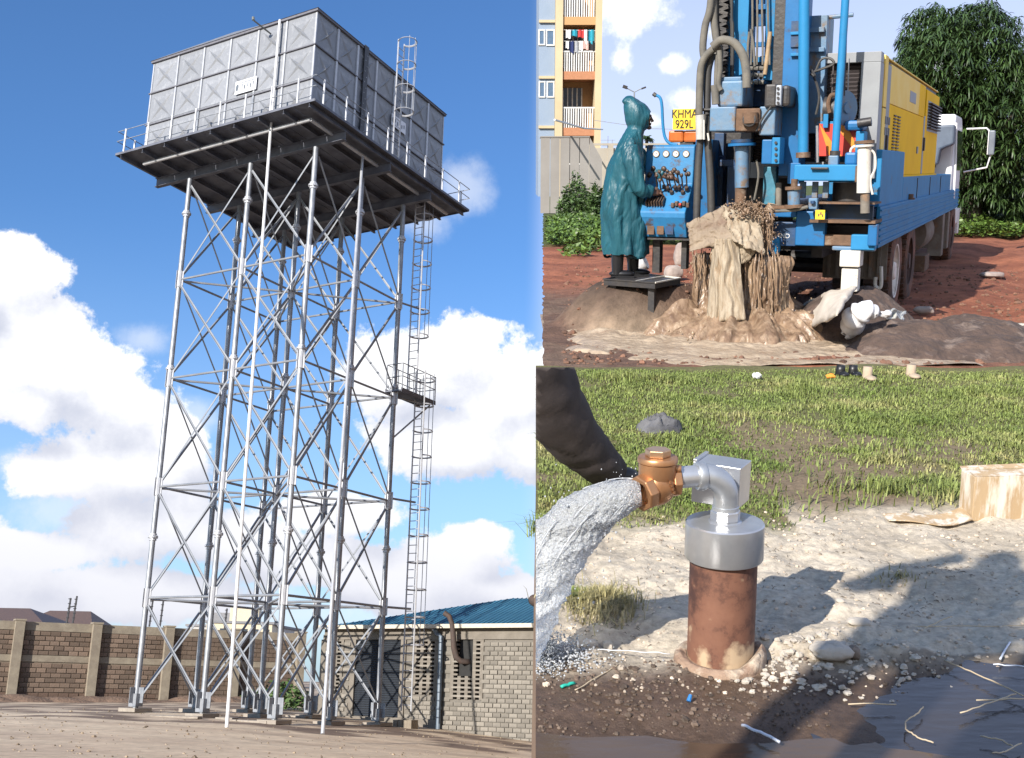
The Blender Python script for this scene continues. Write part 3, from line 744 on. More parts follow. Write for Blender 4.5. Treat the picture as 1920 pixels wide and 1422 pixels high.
mb=MB(); mb.bb(xi0,xi1,.1,.12,zwi,zl); mb.build('window_opening',dark_in,pump)  # dark sheet painted as the shade inside the window
door=bpy.data.objects.new('roller_door',None); COL.objects.link(door); door.parent=pump
n=34; hh=(zl-zd0)/n
sb=MB(); w_=xd1-xd0; sb.add([(0,.09,0),(w_,.09,0),(w_,.055,hh*.5),(0,.055,hh*.5),(w_,.09,hh),(0,.09,hh)],[(0,1,2,3),(3,2,4,5)]); s0=sb.build('slat',shut,door,fix=False)
for i in range(n):
    if i==0: s0.location=(xd0,0,zd0)
    else: inst(s0,Matrix.Translation((xd0,0,zd0+i*hh)),door)
# roof
e=.4
apx=HI@onplane('L',962,1122,HM@Vector((0,3.6,0)),HM.to_3x3()@Vector((0,1,0)))
lt=HI@onplane('L',622,1148,HM@Vector((0,1.2,0)),HM.to_3x3()@Vector((0,1,0)))
R0=MB(); yb=7.2
A_=(-.25,-e,HT);B_=(HL+.3,-e,HT);C_=(HL+.3,yb+e,HT);D_=(-.25,yb+e,HT);P_=(apx.x,3.6,apx.z);Q_=(apx.x+3.4,3.6,apx.z-.12)
R0.add([A_,B_,C_,D_,P_,Q_],[(0,1,5,4),(1,2,5),(2,3,4,5),(3,0,4),(3,2,1,0)]); R0.build('roof',blue_roof,pump)
# standing ribs of the sheeting on the front slope
Av=Vector(A_);Bv=Vector(B_);Pv=Vector(P_);Qv=Vector(Q_)
nrm=(Bv-Av).cross(Pv-Av).normalized(); 
if nrm.z<0: nrm=-nrm
rb=MB()
for i in range(70):
    x=A_[0]+.1+(B_[0]-A_[0]-.2)*i/69
    if x<P_[0]: tt=(x-A_[0])/(P_[0]-A_[0])
    elif x<Q_[0]: tt=1
    else: tt=max(0,(B_[0]-x)/(B_[0]-Q_[0]))
    if tt<.04: continue
    top_=Vector((x,A_[1]+(P_[1]-A_[1])*tt,A_[2]+(P_[2]-A_[2])*tt))
    rb.beam(Vector((x,A_[1],A_[2]))+nrm*.006,top_+nrm*.006,.03,.02,nrm)
tag(rb.build('roof_ribs',blue_roof,pump),kind='stuff')
mb=MB(); mb.bb(-.27,HL+.3,-e-.03,-e-.002,HT-.05,HT+.10); mb.build('fascia_board',fascia,pump)
mb=MB(); mb.bb(-.25,HL+.3,-e,0.0,HT-.04,HT-.02); mb.build('soffit',hc,pump)
# downpipe and exhaust
gp_=mat('blue grey plastic pipe',(.13,.17,.21),(.10,.13,.17),rough=.5,bump=.05)
x=hf(826,1300,-.08).x; zb=.0
mb=MB(); mb.path([(x-.22,-.28,HT-.08),(x-.2,-.2,HT-.22),(x,-.16,HT-.36),(x,-.16,-.35)],.09,10)
for z_ in (.4,1.7,2.9): mb.lathe([(.105,-.05),(.105,.05)],(x,-.16,z_),10)
mb.build('downpipe',gp_,pump,smooth=True)
ex=mat('sooty rusty exhaust pipe',(.045,.035,.032),(.07,.045,.035),rough=.8,scale=8,bump=.2)
pts=[hf(836,1150,-.45),hf(845,1156,-.4),hf(850,1170,-.36),hf(852,1190,-.34),hf(853,1215,-.3),hf(856,1232,-.25),hf(864,1240,-.18),hf(880,1241,.06)]
pts=[Vector((p.x,y_,p.z)) for p,y_ in zip(pts,(-.55,-.5,-.45,-.42,-.36,-.28,-.2,.2))]
mb=MB(); mb.path(pts,[.10,.095,.095,.105,.115,.115,.105,.105],10); mb.build('exhaust_pipe',ex,pump,smooth=True)
mb=MB(); mb.sphere((hf(1003,1122,-.3).x,-.3,hf(1003,1126,-.3).z),.24,10,8,(1,1,.9)); mb.tube((hf(1003,1122,-.3).x,-.25,HT+.02),(hf(1003,1122,-.3).x,-.3,hf(1003,1126,-.3).z),.05,8); mb.build('roof_cowl',ex,pump,smooth=True)
mb=MB(); mb.sphere((hf(821,1172).x,-.33,HT-.1),.035,8,6); mb.build('lamp',white_pl,pump)
# stone block footing under the ladder, loose slabs near the footings
fb_=TM@Vector((lb.x,lb.y,0))
o=thing('ladder_footing','rough pale masonry block footing under the foot of the caged ladder','block','L',(fb_.x,fb_.y,gl(fb_.x,fb_.y)-.02),TY)
for i in range(4):
    mb=MB(); mb.box((-.30+.2*i,rnd.uniform(-.03,.03),.14),(.185,.45,.28+.03*(i%2))); mb.build('stone_block',pil_m,o,bev=.01)
kerb=thing('kerb_slab','long low concrete kerb slab running under the front row of tower feet','kerb','L',TM@Vector((SU/2,-.25,-.03)),TY)
for i in range(5):
    mb=MB(); mb.box((-2.4+1.2*i,0,.045),(1.17,.3,.09)); mb.build('kerb_stone',concrete,kerb,bev=.01)
kerb=thing('kerb_slab','concrete kerb slab between the right hand tower feet and the ladder footing','kerb','L',TM@Vector((SU+.25,SV/2,-.22)),TY+math.pi/2)
for i in range(4):
    mb=MB(); mb.box((-1.8+1.2*i,0,.045),(1.17,.3,.09)); mb.build('kerb_stone',concrete,kerb,bev=.01)
for i,(px,py,w,label) in enumerate(((560,1345,.9,'flat broken slab lying between the tower feet in front of the pump house'),(425,1352,.6,'small broken slab by the foot of the riser pipe'),(330,1352,1.5,'long flat pale slab on the ground right of the leftmost tower foot'))):
    p=onz('L',px,py,0); p.z=gl(p.x,p.y); mb=MB(); mb.box((0,0,.03),(w,.4,.07)); o=mb.build('broken_slab',concrete,None,bev=.01); place(o,'L',p,TY+.2*i); tag(o,label,'slab')
# weeds in the shade between wall and pump house
leafg=mat('weed leaf green',(.07,.12,.03),(.04,.08,.02),rough=.7,island=.4,scale=3,bump=0)
def foliage(name,cx,cy,rx,ry,h,n,fr,mat_,label=None,cat=None,kind=None,group=None,leaf=.05,seed=1,parent=None,base=0.0,build=True):
    r=np.random.RandomState(seed); mb=MB()
    for i in range(n):
        a=r.uniform(0,6.283); q=math.sqrt(r.uniform(0,1)); x=cx+rx*q*math.cos(a); y=cy+ry*q*math.sin(a)
        hh=h*(1-.6*q*q)*(.6+.6*(.5+fbm(x/max(rx,.01)*2.3,y/max(ry,.01)*2.3,3,seed)))
        z=base+hh*r.uniform(.05,1)**.7
        d=Vector((r.normal(),r.normal(),r.normal()*.5+.2)).normalized(); s=leaf*r.uniform(.6,1.4)
        t=d.cross(Vector((r.normal(),r.normal(),r.normal()))).normalized()
        p=Vector((x,y,z)); mb.add([p-t*s*.45,p+d*s*.9-t*s*.25,p+d*s*1.5,p+d*s*.9+t*s*.25,p+t*s*.45],[(0,1,2,3,4)])
    o=mb.build(name,mat_,parent,fix=False)
    if fr: place(o,fr,(0,0,0))
    return tag(o,label,cat,group,kind)
p=onz('L',556,1332,0); 
o=foliage('weed_patch',0,0,1.5,1.5,1.3,900,None,leafg,leaf=.14,seed=5); place(o,'L',(-9.6,50,0)); tag(o,'patch of green weeds in the shade between the boundary wall and the pump house','weeds')
# =================================================================== RIGHT: hillside plot (frame S, plane z=0 climbs at 26 degrees)
def S(px,py,z=0): return onz('S',px,py,z)
YEDGE=S(1200,687).y-.01
def xl_near(y):      # left bank of the near terrace
    return (1004.5-960)/FPX*math.sqrt(y*y+1.5**2)*.985
def colx(px,y): return (px-960)/FPX*(y*math.cos(R(10.6))+1.5*math.sin(R(10.6)))
def smooth(a,b,x): 
    t=min(1,max(0,(x-a)/(b-a))); return t*t*(3-2*t)
SAND=np.array((.44,.385,.305)); SAND2=np.array((.31,.265,.205)); MUD=np.array((.055,.037,.027)); WET=np.array((.085,.056,.038)); TURF=np.array((.11,.105,.045)); SOIL=np.array((.17,.125,.085))
def near_h(x,y):
    h=0
    wet=smooth(3.32,3.12,y+.10*fbm(x*2.2,y*2.2,3,1)-.10*smooth(1.0,1.7,x))
    # puddle basin bottom right, shallow one bottom left
    pud=smooth(1.0,.55,math.hypot((x-1.62)/.80,(y-2.88)/.50)+.16*fbm(x*2.5,y*2.5,3,2))
    pud2=smooth(1.0,.7,math.hypot((x-.35)/.85,(y-2.55)/.42)+.2*fbm(x*2.5,y*2.5,3,7))
    h-=.035*pud+.025*pud2
    sand=smooth(3.15,3.35,y)*(1-smooth(4.75,5.0,y+.2*fbm(x*1.6,y,3,5)))
    h+=sand*(.055*fbm(x*3,y*3,4,8)+.022*fbm(x*11,y*11,3,3))
    h+=.045*smooth(.42,.05,math.hypot((x-1.0)/1.2,(y-3.34)/.55))*(.6+1.2*fbm(x*9,y*9,4,13))*(x>.72)
    h+=.06*smooth(.28,.0,math.hypot(x-.95,(y-3.30)*.8))*0
    h+=(1-sand)*(1-wet)*(.05*fbm(x*1.3,y*1.3,4,4))
    h+=wet*.012*fbm(x*9,y*9,3,6)
    return h,wet,pud,pud2,sand
def near_ground():
    y0=1.9; ny=430; nx=300
    vs=[];cols=[];wets=[]
    for j in range(ny):
        y=y0+(YEDGE-y0)*(j/(ny-1))**1.25
        xa=colx(1004.5,y); xb=colx(1960,y)+.6
        for i in range(nx):
            x=xa+(xb-xa)*i/(nx-1)
            h,wet,pud,pud2,sand=near_h(x,y)
            vs.append((x,y,h))
            n=fbm(x*5,y*5,4,11); c=SAND*(1+.25*n)
            t=smooth(-.05,.2,fbm(x*2.4,y*2.4,4,12)); c=c*(1-.55*t)+SAND2*.55*t
            c=c*(1-wet)+ (WET if n>0 else MUD*1.6)*wet
            if pud>.05 or pud2>.3: c=c*.5+MUD*.5
            g=smooth(4.7,5.05,y+.25*fbm(x*1.6,y*1.2,3,5)+(.0 if x>1.2 else .25))
            bare=smooth(.0,.18,fbm(x*.9+3,y*1.1,4,15))*smooth(8.5,5.2,y)*.9
            tc_=TURF*(1-bare)+SOIL*bare
            c=c*(1-g)+tc_*g
            cols+=[*c,1]; wets.append(min(1,max(wet*.65,pud)))
    fs=[(j*nx+i,j*nx+i+1,(j+1)*nx+i+1,(j+1)*nx+i) for j in range(ny-1) for i in range(nx-1)]
    me=bpy.data.meshes.new('terrace_ground'); me.from_pydata(vs,[],fs)
    me.color_attributes.new('zone','FLOAT_COLOR','POINT').data.foreach_set('color',cols)
    me.attributes.new('wet','FLOAT','POINT').data.foreach_set('value',wets)
    me.polygons.foreach_set('use_smooth',[True]*len(fs))
    me.materials.append(attr_mat('pale sand, turf soil and wet mud','zone',rough=.95,bump=.7,bscale=45,nscale=30,namp=.42,bdist=.012,rattr='wet'))
    o=bpy.data.objects.new('terrace_ground',me); COL.objects.link(o); place(o,'S'); o['kind']='structure'
near_ground()
bank=mat('earth bank',(.20,.13,.08),(.14,.09,.06),rough=1,scale=3,bump=.8,bscale=12)
def bank_side(px,y0,y1,depth,name,off=0):
    # vertical side of the terrace down towards the yard
    mb=MB(); n=30
    dn=(FS.to_3x3().inverted()@Vector((0,0,-1)))
    top=[];bot=[]
    for i in range(n+1):
        y=y0+(y1-y0)*i/n; p=Vector((colx(px,y)+off,y,-.06)); q=p.copy()
        wz_=(FS@p).z; q=p+dn*(max(.0,wz_)+.3); top.append(p);bot.append(q)
    mb.add(top+bot,[(i,i+1,i+n+2,i+n+1) for i in range(n)])
    o=mb.build(name,bank,None,smooth=True); place(o,'S'); o['kind']='structure'
bank_side(1005,1.9,YEDGE,2,'terrace_bank',.012)
# turf
grass_m=mat('grass blades',(.115,.165,.032),(.21,.235,.07),rough=.7,scale=1.3,bump=0,island=.45,c3=(.30,.27,.12),stain=.46,stscale=1.3)
def blades(name,pts,hs,seed,mat_,lean=.5,w=.0035,label=None,cat=None,kind='stuff',seg=1):
    r=np.random.RandomState(seed); n=len(pts); P=np.array(pts); 
    a=r.uniform(0,2*np.pi,n); h=np.array(hs); ln=np.abs(r.normal(0,lean,n))*h
    d=np.stack([np.cos(a),np.sin(a),np.zeros(n)],1); tn=np.stack([-np.sin(a),np.cos(a),np.zeros(n)],1)
    ww=w*r.uniform(.6,1.5,n)[:,None]
    b0=P-tn*ww; b1=P+tn*ww; mid=P+d*(ln*.35)[:,None]; mid[:,2]+=h*.6; t=P+d*ln[:,None]; t[:,2]+=h*np.clip(1-ln/np.maximum(h,1e-4)*.35,.3,1)
    V=np.stack([b0,b1,mid+tn*ww*.7,mid-tn*ww*.7,t],1).reshape(-1,3)
    me=bpy.data.meshes.new(name); base=np.arange(n)*5
    F=[];
    me.vertices.add(n*5); me.vertices.foreach_set('co',V.ravel())
    loops=np.stack([base,base+1,base+2,base+3,base+3,base+2,base+4],1).ravel()
    me.loops.add(len(loops)); me.loops.foreach_set('vertex_index',loops)
    st=np.stack([np.arange(n)*7,np.arange(n)*7+4],1).ravel(); tot=np.tile([4,3],n)
    me.polygons.add(2*n); me.polygons.foreach_set('loop_start',st); me.polygons.foreach_set('loop_total',tot); me.update(calc_edges=True); me.validate()
    me.materials.append(mat_); o=bpy.data.objects.new(name,me); COL.objects.link(o); place(o,'S'); return tag(o,label,cat,None,kind)
r=np.random.RandomState(3); pts=[];hs=[]
while len(pts)<74000:
    y=4.55+(YEDGE-.14-4.55)*r.uniform()**.9; x=r.uniform(colx(1005,y)+.01,colx(1945,y)+.1)
    g=smooth(4.72,5.15,y+.25*fbm(x*1.6,y*1.2,3,5)+(.0 if x>1.2 else .25))
    bare=smooth(.02,.18,fbm(x*.9+3,y*1.1,4,15))*smooth(8.7,5.2,y)
    d=fbm(x*3,y*3,3,21)+.55
    if r.uniform()>g*(1-.93*bare)*min(1,max(.08,d)): continue
    pts.append((x,y,near_h(x,y)[0]-.003)); tuft=max(0,fbm(x*2.2,y*2.2,3,31))
    edge=min(1,(YEDGE-y)/.7+.25)
    hs.append((.022+.085*tuft+.03*smooth(5.6,5.0,y)*(x>1.2))*r.uniform(.4,1.45)*edge)
blades('grass',pts,hs,4,grass_m,.8,.0032)
# clumps in the sand
dry=mat('dry grass blades',(.22,.20,.075),(.30,.26,.15),rough=.8,scale=4,bump=0,island=.4)
def clump(label,cx,cy,rx,ry,n,h,m_,seed,group='grass clumps in the sand',lean=.9):
    r=np.random.RandomState(seed); P=[];H=[]
    for i in range(n):
        a=r.uniform(0,6.28);q=abs(r.normal(0,.5)); x=rx*q*math.cos(a);y=ry*q*math.sin(a); P.append((x,y,near_h(cx+x,cy+y)[0]-.004));H.append(h*r.uniform(.35,1.2))
    o=blades('grass_clump',P,H,seed,m_,lean,.002,label,'grass','stuff'); place(o,'S',(cx,cy,0)); o['group']=group; return o
p=S(1130,1140); clump('dry yellow green grass clump in the sand between the water jet and the rusty casing',p.x,p.y,.14,.16,1500,.07,dry,11)
p=S(1075,1118); clump('small bright green tuft beside the water jet',p.x,p.y,.06,.06,500,.05,grass_m,12)
p=S(1012,1000); clump('green grass tuft at the left edge behind the water jet',p.x+.03,p.y,.07,.10,600,.11,grass_m,13)
p=S(1690,1090); clump('sparse straw tuft on the pale sand between the two shadows',p.x,p.y,.12,.08,90,.035,dry,14)
p=S(1215,975); clump('flattened dark straw patch on the sand beneath the brass valve',p.x,p.y,.16,.10,260,.03,dry,15,lean=1.6)
p=S(1110,965); clump('sparse straw along the sand edge behind the water jet',p.x,p.y,.18,.05,200,.03,dry,16,lean=1.6)
# puddles
puddle=mat('muddy puddle water',(.020,.020,.026),(.03,.025,.024),rough=.06,scale=2,bump=.22,bscale=9,stretch=(1,3.2,1),bdist=.012,spec=.8,detail=2)
def flat_water(name,cx,cy,rx,ry,z,seed,label=None,cat=None,kind='structure',m_=None,n=72,wob=.22,clipx=None):
    mb=MB(); vs=[(0,0,0)]
    for i in range(n):
        a=6.2832*i/n; q=1+wob*fbm(math.cos(a)*1.6+seed,math.sin(a)*1.6,3,seed); x=rx*q*math.cos(a)
        if clipx is not None: x=max(x,colx(clipx,cy+ry*q*math.sin(a))-cx)
        vs.append((x,ry*q*math.sin(a),0))
    mb.add(vs,[(0,i+1,(i+1)%n+1) for i in range(n)]); o=mb.build(name,m_ or puddle,None); place(o,'S',(cx,cy,z)); return tag(o,label,cat,None,kind)
flat_water('puddle',1.66,2.84,.86,.52,-.013,3)
puddle2=mat('shallow brown water',(.085,.058,.038),(.065,.044,.03),rough=.10,scale=2,bump=.25,bscale=9,stretch=(1,3,1),bdist=.01,spec=.6,detail=2)
flat_water('shallow_puddle',.45,2.50,1.05,.36,-.012,9,m_=puddle2,clipx=1005,wob=.6)
# ---------------------------------------------------------------- well head
cast=mat('rusty casing steel',(.185,.085,.052),(.12,.05,.032),rough=.7,scale=7,bump=.25,bscale=40,c3=(.055,.024,.018),stain=.52,stscale=7,bdist=.004)
t=cast.node_tree; bsd=t.nodes['Principled BSDF']; src=bsd.inputs['Base Color'].links[0].from_socket
nn=t.nodes.new('ShaderNodeTexNoise'); nn.inputs['Scale'].default_value=11; nn.inputs['Detail'].default_value=8; tcx=t.nodes.new('ShaderNodeTexCoord'); t.links.new(tcx.outputs['Object'],nn.inputs[0])
sx_=t.nodes.new('ShaderNodeSeparateXYZ'); t.links.new(tcx.outputs['Object'],sx_.inputs[0])
g1=t.nodes.new('ShaderNodeMapRange'); g1.inputs[1].default_value=.0; g1.inputs[2].default_value=.16; g1.inputs[3].default_value=.20; g1.inputs[4].default_value=-.10; t.links.new(sx_.outputs[2],g1.inputs[0])
ad=t.nodes.new('ShaderNodeMath'); ad.operation='ADD'; t.links.new(nn.outputs[0],ad.inputs[0]); t.links.new(g1.outputs[0],ad.inputs[1])
g2=t.nodes.new('ShaderNodeMapRange'); g2.inputs[1].default_value=.57; g2.inputs[2].default_value=.68; t.links.new(ad.outputs[0],g2.inputs[0])
mx=t.nodes.new('ShaderNodeMix'); mx.data_type='RGBA'; t.links.new(g2.outputs[0],mx.inputs[0]); t.links.new(src,mx.inputs[6]); mx.inputs[7].default_value=(.42,.31,.20,1); t.links.new(mx.outputs[2],bsd.inputs['Base Color'])
zinc=mat('galvanised pipe metal',(.55,.56,.57),(.44,.45,.47),rough=.33,metal=.75,scale=8,bump=.08,bscale=60,c3=(.40,.41,.43),stain=.36,stscale=14,bdist=.003)
zinc2=mat('cast galvanised elbow',(.50,.52,.54),(.38,.40,.42),rough=.42,metal=.75,scale=9,bump=.15,bscale=50,bdist=.003)
brass=mat('cast brass',(.46,.25,.125),(.38,.19,.09),rough=.36,metal=.7,scale=8,bump=.12,bscale=90,c3=(.36,.17,.08),stain=.36,stscale=10,bdist=.002)
well=thing('borehole_casing','rust brown steel borehole casing standing in the sand with a shiny galvanised cap on top','well pipe','S',(0,0,0))
B=S(1350,1238); B=Vector((B.x,B.y,0)); well.matrix_world=FS@Matrix.Translation(B)
PX=B.y and 1/((B-CS).dot(AS[2])/FPX)     # px per metre at the well
Zof=lambda py: ony('S',1350,py,B.y).z
rc=.102
mb=MB(); zc0=Zof(1045); zc1=Zof(978)
mb.lathe([(rc,-.05),(rc,.004),(rc*1.0,zc0*.5),(rc,zc0+.01)],n=48); mb.build('casing_pipe',cast,well,smooth=True)
# broken mortar collar round the foot
mort=mat('crusted mortar collar',(.30,.21,.15),(.20,.125,.085),rough=.95,scale=9,bump=.9,bscale=30,c3=(.42,.35,.27),stain=.5,stscale=7,bdist=.02)
mb=MB()
def cf(u,v):
    a=u*6.2832; n=fbm(math.cos(a)*2,math.sin(a)*2,3,4.4)
    prof=[(rc*1.02,.016),(rc*1.22,.024),(rc*1.38,.014),(rc*1.44,-.03)]
    k=v*3; i=min(2,int(k)); t=k-i
    rr=prof[i][0]*(1-t)+prof[i+1][0]*t; zz=prof[i][1]*(1-t)+prof[i+1][1]*t
    up=.034*smooth(.55,1,math.cos(a+.25))
    return (rr*math.cos(a)*(1+.07*n),rr*math.sin(a)*(1+.07*n),zz*(1+.45*n)+up*(1-abs(v-.4)))
mb.grid(cf,64,14,wrapu=True); mb.build('mortar_collar',mort,well,smooth='all')
rcap=.1185
mb=MB(); mb.lathe([(rcap-.012,zc0-.002),(rcap-.002,zc0),(rcap,zc0+.004),(rcap,zc1-.004),(rcap-.004,zc1),(.045,zc1+.001)],n=56); mb.build('cap',zinc,well,smooth=True)
rn=.037; zt=zc1
mb=MB(); mb.lathe([(.050,zt),(.050,zt+.002),(.042,zt+.006),(.036,zt+.007)],n=32); mb.build('weld_ring',zinc,well,smooth=True)
mb=MB(); mb.lathe([(.044,zt+.006),(.0455,zt+.010),(.0455,zt+.034),(.043,zt+.038)],n=8); mb.build('hex_bush',zinc,well,bev=.0015)
# elbow: rises then turns left
er=.040; ztop=Zof(890); ecx=-.030
bend=.070; pts=[]; rad=[]
z_s=zt+.036; zb=ztop-bend
pts.append((0,0,z_s)); rad.append(.0405); pts.append((0,0,z_s+.012)); rad.append(.0405); pts.append((0,0,z_s+.014)); rad.append(.037)
for i in range(0,15):
    a=(math.pi/2)*i/14; pts.append((-bend+bend*math.cos(a),-.012*math.sin(a),zb+bend*math.sin(a))); rad.append(.037)
eo=MB(); eo.path(pts,rad,28); eo.build('elbow',zinc2,well,smooth=True)
EX=Vector((-bend,-.012,ztop))
dirl=Vector((-1,-.20,-.02)).normalized()
mb=MB(); mb.lathe([(.037,-.002),(.0425,.0),(.0435,.004),(.0435,.020),(.041,.024)],EX,28,dirl); mb.build('elbow_bead',zinc2,well,smooth=True)
p1_=EX+dirl*.022; p2_=EX+dirl*.072
mb=MB(); mb.lathe([(.033,0),(.033,.056)],p1_,28,dirl); mb.build('nipple',zinc,well,smooth=True)
# brass check valve
val=thing('check_valve','cast brass swing check valve with a hexagonal cover, screwed to the galvanised elbow','valve','S',(0,0,0))
VC=B+p2_+dirl*.074; VSC=1.06; VC.z-=.010; val.matrix_world=FS@Matrix.Translation(VC)@Matrix.Scale(VSC,4)
R_v=.055
mb=MB(); mb.lathe([(.043,-.062),(.0445,-.058),(.0445,-.040),(.040,-.036)],(0,0,0),8,dirl); mb.build('inlet_hex',brass,val,bev=.002)
mb=MB()
# bulbous body, axis along dirl
prof=[(.036,-.040),(.046,-.032),(.055,-.015),(.058,.005),(.055,.024),(.046,.036),(.040,.042)]
mb.lathe(prof,(0,0,-.008),32,dirl); mb.build('valve_body',brass,val,smooth=True)
mb=MB(); mb.lathe([(.042,-.01),(.050,.004),(.053,.016),(.053,.056),(.051,.058)],(0,0,0),36); mb.build('bonnet_neck',brass,val,smooth=True)
mb=MB(); mb.lathe([(.053,.0585),(.0565,.060),(.0565,.071),(.054,.0745),(.035,.0755)],(0,0,0),40); mb.build('cover',brass,val,smooth=True)
mb=MB(); mb.lathe([(.034,.0757),(.0365,.077),(.0365,.094),(.034,.0965)],(0,0,0),6); mb.build('hex_head',mat('polished brass hexagon',(.52,.34,.20),(.46,.28,.16),rough=.3,metal=.75,bump=.05),val,bev=.0012)
mb=MB(); ddd=Vector((.62,-.75,.05)).normalized(); mb.lathe([(.009,.044),(.011,.046),(.011,.062),(.008,.066)],(0,0,.042),14,Vector((.97,-.2,0))); mb.build('hinge_plug',brass,val,smooth=True)
od=Vector((-.80,-.58,-.16)).normalized()
mb=MB(); mb.lathe([(.044,.030),(.050,.036),(.052,.040),(.052,.064),(.049,.068)],(0,0,-.012),8,od,cap=False); mb.lathe([(.049,.068),(.036,.067),(.034,.030)],(0,0,-.012),8,od,cap=False); mb.build('outlet_hex',brass,val,bev=.0015)
mb=MB(); mb.lathe([(.030,.0),(.044,.032)],(0,0,-.010),24,od); mb.build('outlet_neck',brass,val,smooth=True)
mb=MB()
for i in range(4): mb.box((.030+.004*i,-.0515+.004*i,.003-.011*i+.012),(.006,.004,.008),.6)
mb.build('cast_mark',brass,val)
# rectangular galvanised box behind the elbow
bx=thing('metal_box','plain galvanised sheet metal box standing tilted behind the elbow','box','S',(0,0,0))
kc=ony('S',1388,878,B.y+.02); bw_,bd_,bh_=.150,.115,.128
c_=kc+Matrix.Rotation(R(-28),3,'Z')@Vector((-bw_/2,bd_/2,-bh_/2))
bx.matrix_world=FS@Matrix.Translation(c_)@Matrix.Rotation(R(-28),4,'Z')@Matrix.Rotation(R(1.5),4,'Y')
mb=MB(); mb.box((0,0,0),(bw_,bd_,bh_)); mb.build('box_body',zinc,bx,bev=.002)
mb=MB(); mb.box((-bw_*.5+.006,0,bh_/2+.004),(.012,bd_,.008)); mb.build('folded_lip',zinc,bx,bev=.001)
mb=MB(); mb.box((0,0,-bh_/2-.10),(.02,.02,.205)); mb.build('mounting_leg',zinc,bx)
# ---------------------------------------------------------------- water jet
wat=bpy.data.materials.new('gushing water'); wat.use_nodes=True; t=wat.node_tree; b=t.nodes['Principled BSDF']
b.inputs['Base Color'].default_value=(.74,.77,.80,1); b.inputs['Roughness'].default_value=.07; b.inputs['Transmission Weight'].default_value=.62; b.inputs['IOR'].default_value=1.33; b.inputs['Specular IOR Level'].default_value=.6
nn=t.nodes.new('ShaderNodeTexNoise'); nn.inputs['Scale'].default_value=110; nn.inputs['Detail'].default_value=6; bp=t.nodes.new('ShaderNodeBump'); bp.inputs['Strength'].default_value=1.0; bp.inputs['Distance'].default_value=.018
tcx=t.nodes.new('ShaderNodeTexCoord'); t.links.new(tcx.outputs['Object'],nn.inputs[0]); t.links.new(nn.outputs[0],bp.inputs['Height']); t.links.new(bp.outputs[0],b.inputs['Normal'])
foam=mat('white water foam',(.62,.64,.67),(.46,.49,.52),rough=.3,scale=30,bump=.6,bscale=70,trans=.25)
mouth=VC+Vector((0,0,-.012))+od*.066
jet=thing('water_jet','clear white water gushing from the brass valve down to the left','water','S',(0,0,0)); jet.matrix_world=FS@Matrix.Translation(mouth)
jd=Vector((-.97,.05,-.10))
def jetpt(t):
    # ballistic arc out to the left
    p=jd*(t*.50); p.z-=.56*t*t; return p
mb=MB(); NJ=90; NR=80
vs=[]
for i in range(NJ):
    t=i/(NJ-1); p=jetpt(t); d=(jetpt(min(1,t+.02))-jetpt(max(0,t-.02))).normalized(); a=d.cross(Vector((0,0,1))).normalized(); b_=a.cross(d)
    w=.036+.10*t**.8; hgt=.034+.105*t**.8
    for k in range(NR):
        th=6.2832*k/NR; q=1+.55*t**.5*fbm(math.cos(th)*1.7+t*5,math.sin(th)*1.7-t*9,5,5)+.22*fbm(math.cos(th)*7,math.sin(th)*7+t*30,4,8)
        vs.append(p+(a*math.cos(th)*w+b_*math.sin(th)*hgt)*q)
mb.add(vs,[(i*NR+k,i*NR+(k+1)%NR,(i+1)*NR+(k+1)%NR,(i+1)*NR+k) for i in range(NJ-1) for k in range(NR)])
jo=mb.build('water_sheet',wat,jet,smooth='all')
dr=MB()
r=np.random.RandomState(8)
for i in range(1500):
    t=r.uniform(.05,1.02)**.8; p=jetpt(t); w=.03+.10*t
    q=Vector((r.normal()*w*.8,r.normal()*w*.8,r.normal()*w*.75)); s=r.uniform(.0007,.0026)*(1 if r.uniform()<.9 else 1.8)
    if (p+mouth+q).z<0.003: continue
    dr.sphere(p+q,s,6,4,(1,1,r.uniform(.8,2.0)),.15)
dro=dr.build('droplets',foam,jet,smooth='all'); dro['kind']='stuff'
st=MB()
for i in range(50):
    t0=r.uniform(0,.75); t1_=min(1.0,t0+r.uniform(.1,.35)); ph=r.uniform(0,6.28); rr_=r.uniform(.6,1.15); pts=[]
    for j in range(9):
        t=t0+(t1_-t0)*j/8; p=jetpt(t); d=(jetpt(min(1,t+.02))-jetpt(max(0,t-.02))).normalized(); a=d.cross(Vector((0,0,1))).normalized(); b_=a.cross(d); w=.036+.10*t**.8; hg=.034+.105*t**.8
        pts.append(p+(a*math.cos(ph+j*.05)*w+b_*math.sin(ph+j*.05)*hg)*rr_)
    st.path(pts,[.0006]+[r.uniform(.0008,.0026) for _ in range(7)]+[.0006],6)
so_=st.build('water_strands',foam,jet,smooth='all'); so_['kind']='stuff'
